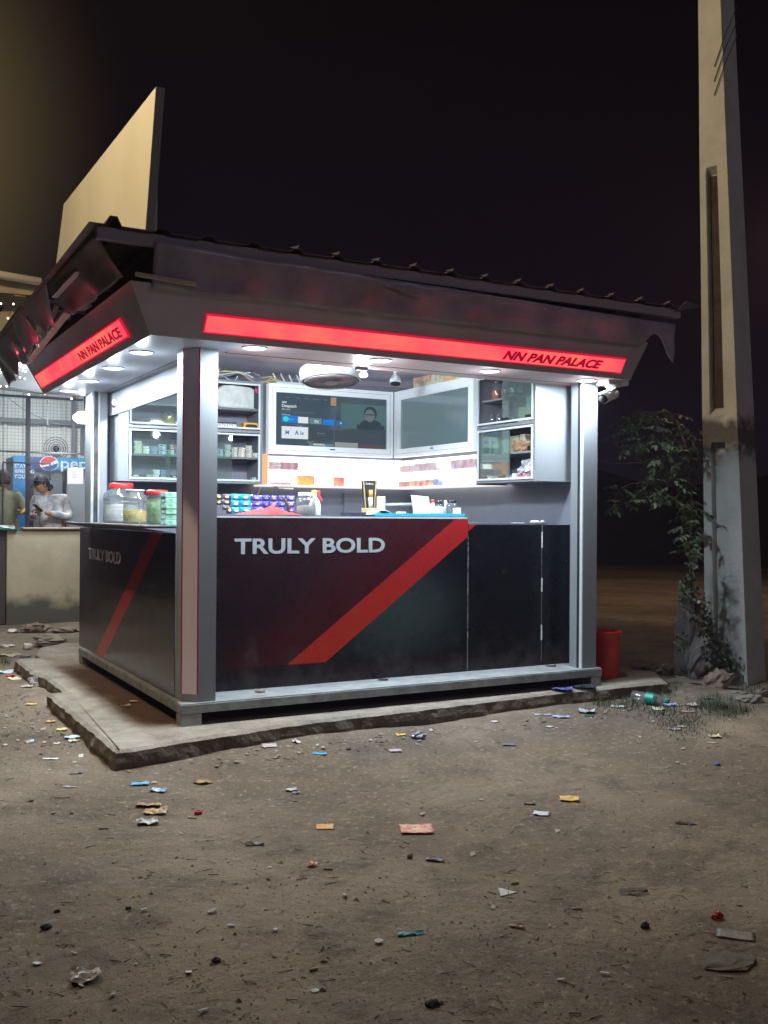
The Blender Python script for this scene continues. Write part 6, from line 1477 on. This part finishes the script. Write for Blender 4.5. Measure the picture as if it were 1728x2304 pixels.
# gravel crumbs and twigs on the ground (uncountable)
mb = MB()
def crumb(p, r_):
    vs_c = [Vector((math.cos(a_), math.sin(a_), 0))*r_*rng.uniform(.6, 1.2)+p for a_ in (0.2, 1.5, 2.7, 3.9, 5.2)]; tp_ = p+Vector((rng.uniform(-.3, .3)*r_, rng.uniform(-.3, .3)*r_, r_*rng.uniform(.4, .9)))
    mb.add(vs_c+[tp_], [(i, (i+1) % 5, 5) for i in range(5)])
for _ in range(7500):
    px, py = rng.uniform(-20, 1748), 1560+744*rng.random()**1.1
    p = GG(px, py)
    if p.y > -.38+.06*p.x and -.56 < p.x < 4.0: continue
    p.z = gh(p.x, p.y)-.001; crumb(p, (abs(rng.gauss(0, .0026))+.0012)*(2.2 if rng.random() < .035 else 1))
for _ in range(1200):
    p = P(rng.uniform(-10, 290), rng.uniform(1440, 1700), 'z', 0)
    if p.x > -.55 and p.y > -.5: continue
    p.z = gh(p.x, p.y)-.001; crumb(p, abs(rng.gauss(0, .008))+.003)
tag(mb.build('gravel', mat('gravel_crumbs', (.24, .20, .155), .9, col2=(.085, .07, .055), ns=9)), 'earth crumbs and tiny stones scattered over the ground', 'gravel', kind='stuff')
mb = MB()
for _ in range(520):
    p = P(rng.uniform(-20, 1748), 1600+700*rng.random()**1.2, 'z', 0)
    if p.y > -.42 and -.56 < p.x < 4.0: continue
    p.z = gh(p.x, p.y)+.003; a_ = rng.uniform(0, 6.28); l_ = rng.uniform(.01, .05); d = Vector((math.cos(a_), math.sin(a_), rng.uniform(-.05, .15)))*l_
    mb.tube([p-d*.5, p+Vector((0, 0, .001)), p+d*.5], rng.uniform(.0008, .002), 4)
tag(mb.build('straw', mat('straw', (.30, .24, .16), .8, col2=(.08, .06, .045), ns=4)), 'bits of straw and twig scattered over the ground', 'straw', kind='stuff')

# ================================================================ LITTER, piece by piece
def G(px, py, z=None):
    if z is not None: return P(px, py, 'z', z)
    zz_ = 0.0
    for _ in range(5): p = P(px, py, 'z', zz_); zz_ = gh(p.x, p.y)
    p.z = zz_; return p
def lsize(p, px): return px*(p-CAM).dot(_fw)/FPX
LM = {}
def lmat(c, c2=None, rough=.45):
    key = 'litter_%s_%s' % (''.join('%02d' % int(v*99) for v in c), ''.join('%02d' % int(v*99) for v in c2) if c2 else '')
    return mat(key, c, rough, col2=c2, nz=.3, ns=38, detail=3)
def paper(px, py, w_, c, lb, c2=None, asp=.7, crump_=.25, rot=0, z=None, shape='rect', sd=0, name='wrapper', cat='litter', rough=.45):
    p = G(px, py, z); L_ = lsize(p, w_)*1.12; W_ = L_*min(1.0, asp*(1.55 if asp > .25 else 1.1))
    a_ = R(rot)-YAW; ux = Vector((math.cos(a_), math.sin(a_), 0)); uy = Vector((-math.sin(a_), math.cos(a_), 0)); n_ = 8; V = []
    for j in range(n_+1):
        for i in range(n_+1):
            u, v = i/n_-.5, j/n_-.5
            if shape == 'tri': u, v = u*(1-(v+.5)), v
            if shape == 'leaf': v = v*math.cos(u*math.pi*.96)
            h = crump_*L_*(.35*noise.noise(Vector((u*3+sd, v*3, sd*1.3)))+.16*noise.noise(Vector((u*9, v*9+sd, 2)))+.42*abs(u*v)+ .12)
            V.append(p+ux*u*L_*(1+.08*noise.noise(Vector((v*6, sd, 0))))+uy*v*W_*(1+.1*noise.noise(Vector((u*6, sd, 5))))+Vector((0, 0, .004+max(0, h))))
    mb = MB().add(V, [(j*(n_+1)+i, j*(n_+1)+i+1, (j+1)*(n_+1)+i+1, (j+1)*(n_+1)+i) for j in range(n_) for i in range(n_)], crump_ < .2)
    o = mb.build(name, lmat(c, c2, rough)); so = o.modifiers.new('Solidify', 'SOLIDIFY'); so.thickness = .0012
    return tag(o, lb, cat)
def butt(px, py, w_, lb, rot=0, c=(.62, .56, .46), r_=.004):
    p = G(px, py); L_ = lsize(p, w_); a_ = R(rot)-YAW; d = Vector((math.cos(a_), math.sin(a_), 0)); p.z += r_
    t = thing('cigarette_butt', lb, 'litter', tuple(p)); MB().tube([p-d*L_/2, p+d*L_*.15], r_, 8).build('paper_tube', lmat(c), t); MB().tube([p+d*L_*.152, p+d*L_/2], r_, 8).build('filter', lmat((.50, .36, .20)), t)
def ball_(px, py, w_, h_, c, lb, c2=None, sd=0, z=None, name='crumpled_wrapper', cat='litter', rough=.4, jit=.5):
    p = G(px, py, z); r_ = lsize(p, w_)/2; crump((p.x, p.y, p.z-.002), r_, r_*.7, r_*h_, lmat(c, c2, rough), name, lb, cat, sd, jit)
W1 = (.72, .72, .70); Bd = (.05, .04, .035)
paper(139, 1643, 20, (.72, .62, .08), 'yellow dented disc-like wrapper left of the plinth corner', (.8, .75, .4), .8, .35, 10, sd=1)
paper(163, 1660, 30, (.38, .56, .66), 'pale blue sachet just left of the plinth corner', (.6, .7, .75), .45, .2, 14, sd=2)
paper(166, 1669, 18, (.70, .66, .55), 'cream scrap tucked under the pale blue sachet', None, .6, .4, -30, sd=3)
ball_(66, 1671, 20, .4, (.40, .50, .58), 'crumpled blue-grey wrapper at the far left', (.65, .7, .72), 4)
paper(114, 1625, 18, (.60, .20, .05), 'orange shiny scrap lying left of the plinth', (.75, .55, .15), .5, .3, 5, sd=5)
paper(113, 1709, 32, W1, 'thin white plastic strip at the left of the ground', None, .18, .12, -3, sd=6, name='plastic_strip')
paper(128, 1674, 12, (.75, .76, .74), 'tiny white scrap between the blue pieces at the left', None, .5, .3, 20, sd=7)
paper(173, 1740, 26, (.10, .065, .045), 'dark brown bark-like scrap below the white strip', Bd, .35, .2, 3, sd=8, name='bark_scrap')
paper(157, 1772, 30, (.40, .36, .42), 'thin lilac-grey strip below the bark scrap', None, .14, .1, -4, sd=9, name='plastic_strip')
MB_ = MB().tube([G(114, 1797)+Vector((0, 0, .004)), G(135, 1796)+Vector((0, 0, .006)), G(158, 1794)+Vector((0, 0, .004))], .003, 6); tag(MB_.build('stick', lmat((.42, .34, .24))), 'pale thin stick at the left edge of the open ground', 'stick')
paper(315, 1765, 36, (.02, .30, .55), 'flat bright blue sachet, the upper left of two', (.1, .42, .65), .35, .12, 10, sd=10)
paper(356, 1780, 30, (.03, .16, .50), 'folded blue and white sachet, the lower right of two', (.65, .72, .8), .45, .3, -4, sd=11)
paper(456, 1762, 40, (.48, .33, .08), 'mustard yellow leaf-shaped wrapper on the open ground', (.2, .1, .04), .42, .3, 0, shape='leaf', sd=12)
paper(334, 1814, 48, (.24, .12, .06), 'brown torn wrapper above the yellow one', (.5, .38, .2), .28, .25, 4, sd=13)
paper(350, 1828, 44, (.58, .40, .12), 'yellow torn wrapper with a burnt patch', (.12, .07, .04), .5, .35, 8, sd=14)
paper(332, 1853, 42, (.62, .62, .60), 'crumpled grey-white wrapper below the yellow one', (.4, .4, .42), .45, .5, 20, sd=15)
p = G(446, 1832); MB_ = MB().lathe([(.016, 0), (.017, .002), (.017, .013), (.015, .016), (.011, .016), (.0115, .004), (0, .004)], p, 24, cap=False); tag(MB_.build('bottle_cap', lmat((.42, .01, .02))), 'dark red plastic bottle cap on the open ground', 'bottle cap')
butt(433, 1842, 22, 'pale cigarette butt lying against the red bottle cap', -18)
paper(731, 1862, 35, (.66, .52, .16), 'square yellow sachet with orange print in mid ground', (.55, .22, .05), .55, .12, 2, sd=16)
paper(718, 1697, 30, (.02, .34, .60), 'narrow cyan sachet below the middle of the plinth', (.1, .45, .7), .32, .15, -12, sd=17)
paper(606, 1679, 30, (.46, .34, .34), 'torn pinkish card by the plinth edge', (.6, .55, .52), .55, .15, 12, sd=18, name='torn_card')
paper(593, 1669, 18, (.10, .11, .13), 'small dark foil scrap touching the torn pinkish card', (.5, .52, .55), .6, .5, 0, sd=19)
paper(666, 1671, 20, W1, 'curled white strip close to the plinth edge', None, .35, .6, -50, sd=20, name='plastic_strip')
paper(655, 1779, 22, (.60, .62, .58), 'small pale wrapper right of the folded blue sachet', None, .4, .4, 8, sd=21)
paper(666, 1785, 14, (.20, .12, .30), 'tiny purple scrap beside the small pale wrapper', None, .5, .3, -5, sd=22)
paper(573, 1901, 38, (.12, .11, .10), 'flattened dark strip pointing at a twig', (.25, .23, .2), .25, .25, 4, sd=23, name='rubber_strip')
ball_(702, 1949, 24, .5, (.55, .14, .07), 'crumpled orange wrapper in the middle foreground', (.75, .5, .35), 24)
butt(739, 1957, 20, 'grey cigarette butt right of the orange wrapper', -8, (.30, .27, .24))
butt(776, 2019, 14, 'short tan cigarette butt standing out on dark soil', -70, (.60, .52, .40), .006)
butt(706, 2184, 20, 'tan cigarette butt near the bottom of the picture', 28, (.35, .30, .24), .0045)
butt(729, 2165, 15, 'grey cigarette butt above the tan one near the bottom', 0, (.22, .2, .18), .004)
ball_(485, 2164, 19, .7, (.06, .035, .03), 'dark brown clod near the bottom left', None, 25, name='clod', cat='clod', rough=.9, jit=.4)
ball_(104, 2089, 25, .55, (.035, .03, .022), 'dark oval clod at the lower left', None, 26, name='clod', cat='clod', rough=.9, jit=.3)
ball_(289, 2045, 14, .5, (.03, .026, .02), 'small black clod right of the oval one', None, 27, name='clod', cat='clod', rough=.9, jit=.3)
ball_(128, 2052, 14, .6, (.06, .035, .035), 'small reddish clod above the oval one', None, 28, name='clod', cat='clod', rough=.9, jit=.3)
paper(192, 2203, 58, (.06, .035, .045), 'large crumpled dark packet with a cream torn end', (.62, .58, .48), .62, .75, 20, sd=29)
paper(708, 2231, 20, (.36, .34, .24), 'pale dry leaf near the bottom edge', None, .6, .2, -20, shape='leaf', sd=30, name='leaf')
butt(233, 1865, 22, 'pale cigarette butt alone at the left of the ground', 0, (.48, .44, .34))
ball_(941, 1661, 34, .55, (.48, .50, .52), 'crumpled silver bag beside the plinth edge', (.12, .13, .15), 31, rough=.2)
paper(902, 1655, 20, (.62, .30, .05), 'orange and yellow scrap left of the silver bag', (.7, .55, .1), .5, .4, 10, sd=32)
paper(889, 1691, 26, (.46, .26, .27), 'flat pinkish card with a pale border', (.6, .55, .52), .5, .06, 12, sd=33, name='torn_card')
paper(1145, 1677, 26, (.20, .25, .36), 'blue-grey flat wrapper on the sandy patch', None, .3, .12, 3, sd=34)
paper(1262, 1615, 34, (.10, .16, .38), 'blue crumpled wrapper close to the plinth', (.4, .45, .55), .32, .25, 0, sd=35)
paper(1222, 1609, 34, (.50, .56, .60), 'long pale strip left of the blue wrapper', None, .12, .1, 2, sd=36, name='plastic_strip')
paper(1114, 1625, 14, (.62, .58, .52), 'small cream scrap on the sand below the plinth', None, .6, .3, 30, sd=37)
paper(1237, 1637, 12, (.68, .66, .60), 'tiny pale chip right of the cream scrap', None, .7, .3, -40, sd=38)
paper(1281, 1799, 38, (.70, .46, .04), 'bright yellow sachet in the right middle ground', (.55, .25, .03), .5, .2, -8, sd=39)
paper(1192, 1809, 22, (.22, .13, .06), 'dark brown and black scrap left of the yellow sachet', Bd, .35, .25, -10, sd=40)
paper(1218, 1832, 32, (.66, .67, .72), 'torn white paper below the brown scrap', None, .5, .12, -15, sd=41, name='torn_paper', cat='paper')
paper(937, 1867, 66, (.50, .07, .08), 'large pinkish red printed sachet with yellow and white edge', (.72, .52, .34), .55, .10, 4, sd=42)
paper(1541, 1855, 38, (.06, .045, .07), 'dark narrow wrapper with a pale blue end', (.35, .25, .2), .22, .3, -10, sd=43)
ball_(1554, 1857, 9, .7, (.12, .25, .60), 'pale blue stub at the end of the dark wrapper', None, 44, name='stub')
p = G(1614, 1722); MB_ = MB().lathe([(.014, 0), (.016, .002), (.016, .010), (.013, .013), (0, .013)], p, 20, cap=False); tag(MB_.build('bottle_cap', lmat((.01, .14, .42))), 'bright blue bottle cap at the right of the ground', 'bottle cap')
paper(1602, 1672, 16, (.62, .56, .46), 'small tan strip below the grass at the right', None, .3, .1, -5, sd=45)
paper(1608, 1659, 22, (.55, .50, .22), 'yellowish scrap just below the grass', (.6, .58, .45), .5, .5, 5, sd=46)
paper(1135, 2012, 44, (.50, .50, .40), 'pale triangular card in the lower right ground', None, .55, .05, 150, shape='tri', sd=47, name='card', cat='card')
butt(1163, 2088, 34, 'longest cigarette butt, below the triangular card', -20, (.45, .42, .34), .005)
butt(1158, 1990, 18, 'short greenish grey butt above the triangular card', 25, (.36, .36, .28), .006)
butt(1298, 2047, 24, 'thin cigarette butt right of the triangular card', 6, (.40, .36, .28))
paper(923, 2103, 54, (.02, .26, .36), 'cyan torn sachet in the lower middle ground', (.1, .4, .5), .24, .22, 12, sd=48)
ball_(1613, 2067, 30, .55, (.34, .015, .01), 'crumpled dark red plastic scrap at the lower right', None, 49)
paper(1655, 2106, 72, (.17, .17, .14), 'grey speckled card at the lower right', (.1, .1, .09), .38, .05, -20, sd=50, name='card', cat='card')
ball_(1451, 2088, 22, .8, (.04, .038, .03), 'dark stone left of the red scrap', None, 51, name='clod', cat='clod', rough=.9, jit=.3)
paper(978, 1936, 36, (.10, .10, .11), 'dark flattened wrapper with a yellow end', (.2, .2, .22), .3, .3, -5, sd=52)
ball_(996, 1940, 8, .5, (.60, .50, .15), 'small yellow tip of the dark flattened wrapper', None, 53, name='tip')
ball_(922, 1932, 14, .8, (.08, .07, .06), 'small dark pebble left of the flattened wrapper', None, 54, name='clod', cat='clod', rough=.9, jit=.3)
paper(1320, 1603, 32, (.50, .52, .56), 'crumpled silver wrapper by the grass', (.2, .2, .24), .6, .45, -15, sd=55)
paper(1324, 1611, 20, (.03, .22, .08), 'small green scrap under the silver wrapper', None, .3, .1, 0, sd=56)
paper(1390, 1590, 27, (.66, .70, .66), 'pale flat packet in the grass left of the bottle', None, .5, .12, -8, sd=57)
paper(1481, 1597, 22, (.72, .66, .50), 'cream folded paper leaning on the plastic bottle', None, .8, .5, 5, sd=58, name='folded_paper', cat='paper')
paper(1509, 1587, 26, (.52, .58, .70), 'pale blue and white packet by the bottle neck', (.2, .3, .5), .55, .25, 8, sd=59)
paper(1556, 1588, 24, (.40, .28, .24), 'brownish printed wrapper right of the bottle', (.6, .5, .45), .7, .4, 30, sd=60)
paper(1548, 1603, 24, (.55, .36, .32), 'small pinkish carton flap below the brownish wrapper', None, .3, .1, 0, sd=61)
paper(1534, 1636, 16, (.72, .74, .72), 'small white scrap below the grass patch', None, .5, .3, 0, sd=62)
paper(1516, 1642, 24, (.34, .34, .42), 'grey-blue torn scrap left of the small white scrap', None, .4, .3, -8, sd=63)
paper(1596, 1571, 22, (.45, .62, .60), 'thin mint strip among the stones', None, .15, .1, 3, sd=64, name='plastic_strip')
paper(1534, 1526, 20, (.60, .60, .60), 'white scrap at the foot of the narrow rock', None, .6, .4, 10, sd=65)
ball_(1496, 1512, 32, .5, (.16, .12, .15), 'crumpled dark bag beyond the plinth end', (.35, .2, .2), 66)
PZ = .146
paper(1266, 1552, 44, (.03, .03, .07), 'black and blue wrapper on the plinth edge, the left of two', (.12, .15, .55), .3, .2, 3, z=PZ, sd=67)
paper(1317, 1547, 46, (.015, .018, .03), 'black glossy wrapper on the plinth edge, the right of two', (.06, .07, .1), .28, .25, 8, z=PZ, sd=68, rough=.2)
paper(283, 1589, 22, (.62, .62, .66), 'silver leaf-shaped scrap on the plinth by the left panel', (.1, .1, .12), .35, .35, 10, z=PZ, sd=69, shape='leaf')
paper(301, 1579, 16, (.66, .56, .08), 'shiny yellow scrap on the plinth beside the silver one', (.8, .75, .5), .4, .3, -5, z=PZ, sd=70)
paper(93, 1544, 26, (.42, .38, .58), 'lilac wrapper tucked in the plinth notch', (.6, .6, .66), .5, .3, -8, sd=71)
paper(60, 1546, 22, (.50, .46, .40), 'beige scrap left of the lilac wrapper', None, .5, .3, 5, sd=72)
paper(71, 1586, 20, (.58, .36, .05), 'orange-yellow scrap at the left of the ground', (.65, .5, .2), .5, .3, 12, sd=73)
paper(8, 1514, 34, (.45, .58, .72), 'pale blue bag at the left edge of the picture', (.65, .7, .75), .5, .35, 10, sd=74)
paper(24, 1522, 16, (.55, .03, .02), 'small red scrap right of the pale blue bag', None, .7, .4, 0, sd=75)
paper(32, 1529, 22, (.70, .66, .30), 'yellow wrapper below the small red scrap', (.75, .75, .7), .6, .4, 40, sd=76)
p = G(62, 1462); t = thing('paper_cup', 'white paper cup lying behind the left end of the plinth', 'cup', tuple(p)); MB().tube([p+Vector((-.035, 0, .035)), p+Vector((.04, .01, .03))], .036, 18, .028).build('cup', lmat((.72, .74, .72)), t); MB().tube([p+Vector((-.0365, 0, .035)), p+Vector((-.0355, 0, .035))], .032, 18).build('inside', lmat((.3, .32, .32)), t)
paper(43, 1477, 14, (.70, .70, .68), 'small white carton end right of the brown cardboard', None, .5, .3, -60, sd=77)
paper(57, 1478, 22, (.03, .04, .16), 'navy scrap behind the plinth end', None, .5, .3, 0, sd=78)
paper(42, 1423, 40, (.70, .66, .60), 'crumpled white paper near the cream wall', None, .4, .5, 10, sd=79, name='torn_paper', cat='paper')
paper(16, 1455, 28, (.55, .50, .45), 'cream torn paper at the far left', None, .5, .4, 0, sd=80, name='torn_paper', cat='paper')
paper(24, 1477, 40, (.42, .34, .24), 'tilted brown cardboard piece at the far left', None, .4, .5, 12, sd=81, name='cardboard', cat='cardboard')
ball_(1640, 2165, 120, .10, (.10, .082, .062), 'low mound of dark damp soil at the lower right', (.14, .115, .085), 101, name='soil_mound', cat='soil', rough=.95, jit=.5)
ball_(1425, 2008, 62, .12, (.09, .07, .055), 'low dark clump of soil right of the triangular card', (.10, .08, .06), 102, name='soil_mound', cat='soil', rough=.95, jit=.7)
ball_(973, 2262, 34, .5, (.04, .035, .03), 'dark clod at the bottom edge of the picture', None, 103, name='clod', cat='clod', rough=.9, jit=.4)
# plastic water bottle
a = G(1422, 1580); b_ = G(1500, 1592); d = (b_-a).normalized(); L_ = (b_-a).length; q_ = d.to_track_quat('Z', 'Y').to_matrix().to_4x4()
t = thing('water_bottle', 'empty clear plastic bottle with green label lying in the grass', 'bottle', tuple(a)); r_ = .040
o0 = a+Vector((0, 0, r_+.004)); prof_ = [(.0, 0), (r_*.85, .002), (r_, .012)]
for i in range(5): prof_ += [(r_, .02+i*.018), (r_*.92, .028+i*.018)]
bw = MB().lathe(prof_+[(r_, L_*.42)], o0, 22, q_, cap=False); bw.lathe([(r_, L_*.66), (r_, L_*.72), (r_*.7, L_*.86), (.014, L_*.94), (.014, L_*.97)], o0, 22, q_, cap=False); bw.build('body', CLEAR, t)
MB().lathe([(r_+.0005, L_*.421), (r_+.0005, L_*.659)], o0, 22, q_, cap=False).build('label', mat('label_green', (.0, .30, .22), .35, nz=.3, ns=20), t)
MB().lathe([(.0, L_+.018), (.016, L_+.017), (.016, L_*.965)], o0, 18, q_, cap=False).build('cap', mat('cap_green', (.0, .26, .20), .4), t)
# small scraps and crumbs of paper that nobody could count, thick along the plinth and the left edge
for nm_, c_ in (('pale', (.55, .54, .50)), ('earthy', (.34, .25, .17)), ('coloured', (.42, .30, .34))):
    mb = MB()
    for _ in range({'pale': 75, 'earthy': 230, 'coloured': 30}[nm_]):
        r_ = rng.random()
        if r_ < .40: px, py = rng.uniform(-10, 260), rng.gauss(1600, 70)
        elif r_ < .70: px = rng.uniform(280, 1400); py = 1722-.115*(px-262)+abs(rng.gauss(0, 16))
        elif r_ < .82: px, py = rng.uniform(1380, 1740), rng.gauss(1610, 35)
        else: px, py = rng.uniform(0, 1728), rng.uniform(1650, 2290)
        p = GG(px, py)
        if -.56 < p.x < 3.9 and p.y > -.40+.065*p.x: continue
        p.z = gh(p.x, p.y)+.002; a_ = rng.uniform(0, 6.28); l_ = rng.uniform(.005, .016); d = Vector((math.cos(a_), math.sin(a_), rng.uniform(-.1, .25)))*l_; e_ = Vector((-math.sin(a_), math.cos(a_), rng.uniform(-.1, .5)))*l_*rng.uniform(.3, .9)
        z3_ = Vector((0, 0, .0015)); q4 = [p-d-e_, p+d*.9-e_*rng.uniform(.4, 1), p+d+e_, p-d*rng.uniform(.5, 1)+e_]
        mb.prism([v+Vector((0, 0, l_*.3)) for v in q4], z3_)
    tag(mb.build('litter_scraps', lmat(c_)), {'pale': 'tiny pale paper scraps strewn over the earth', 'earthy': 'tiny brown leaf and card scraps strewn over the earth', 'coloured': 'tiny pinkish wrapper scraps strewn over the earth'}[nm_], 'litter', kind='stuff')
# small litter on the kiosk sill
for i, (px, py, lb) in enumerate(((1304, 1497, 'red scrap on the sill at the foot of the right post'), (1240, 1499, 'small black scrap on the sill below the counter doors'), (862, 1530, 'small black scrap in the middle of the sill'), (585, 1557, 'brown scrap on the sill near the corner post'))):
    paper(px, py, 20, ((.40, .08, .05), Bd, Bd, (.2, .1, .05))[i], lb, None, .4, .2, 0, z=ZT+.008, sd=90+i)
# hidden helper tags are removed from the saved objects
for o in bpy.data.objects:
    if '_w' in o.keys(): del o['_w']

# night haze hanging over the ground
HZ = bpy.data.materials.new('haze_volume'); HZ.use_nodes = True; t_ = HZ.node_tree; t_.nodes.clear()
o_ = t_.nodes.new('ShaderNodeOutputMaterial'); v_ = t_.nodes.new('ShaderNodeVolumePrincipled'); v_.inputs['Color'].default_value = (.72, .66, .95, 1); v_.inputs['Density'].default_value = .0018; v_.inputs['Anisotropy'].default_value = .25
t_.links.new(v_.outputs[0], o_.inputs['Volume'])
hz = MB().box(-150, 150, -60, 200, -3, 10.5).build('haze', HZ); hz['kind'] = 'stuff'; hz['label'] = 'thin night haze over the whole place'; hz['category'] = 'haze'
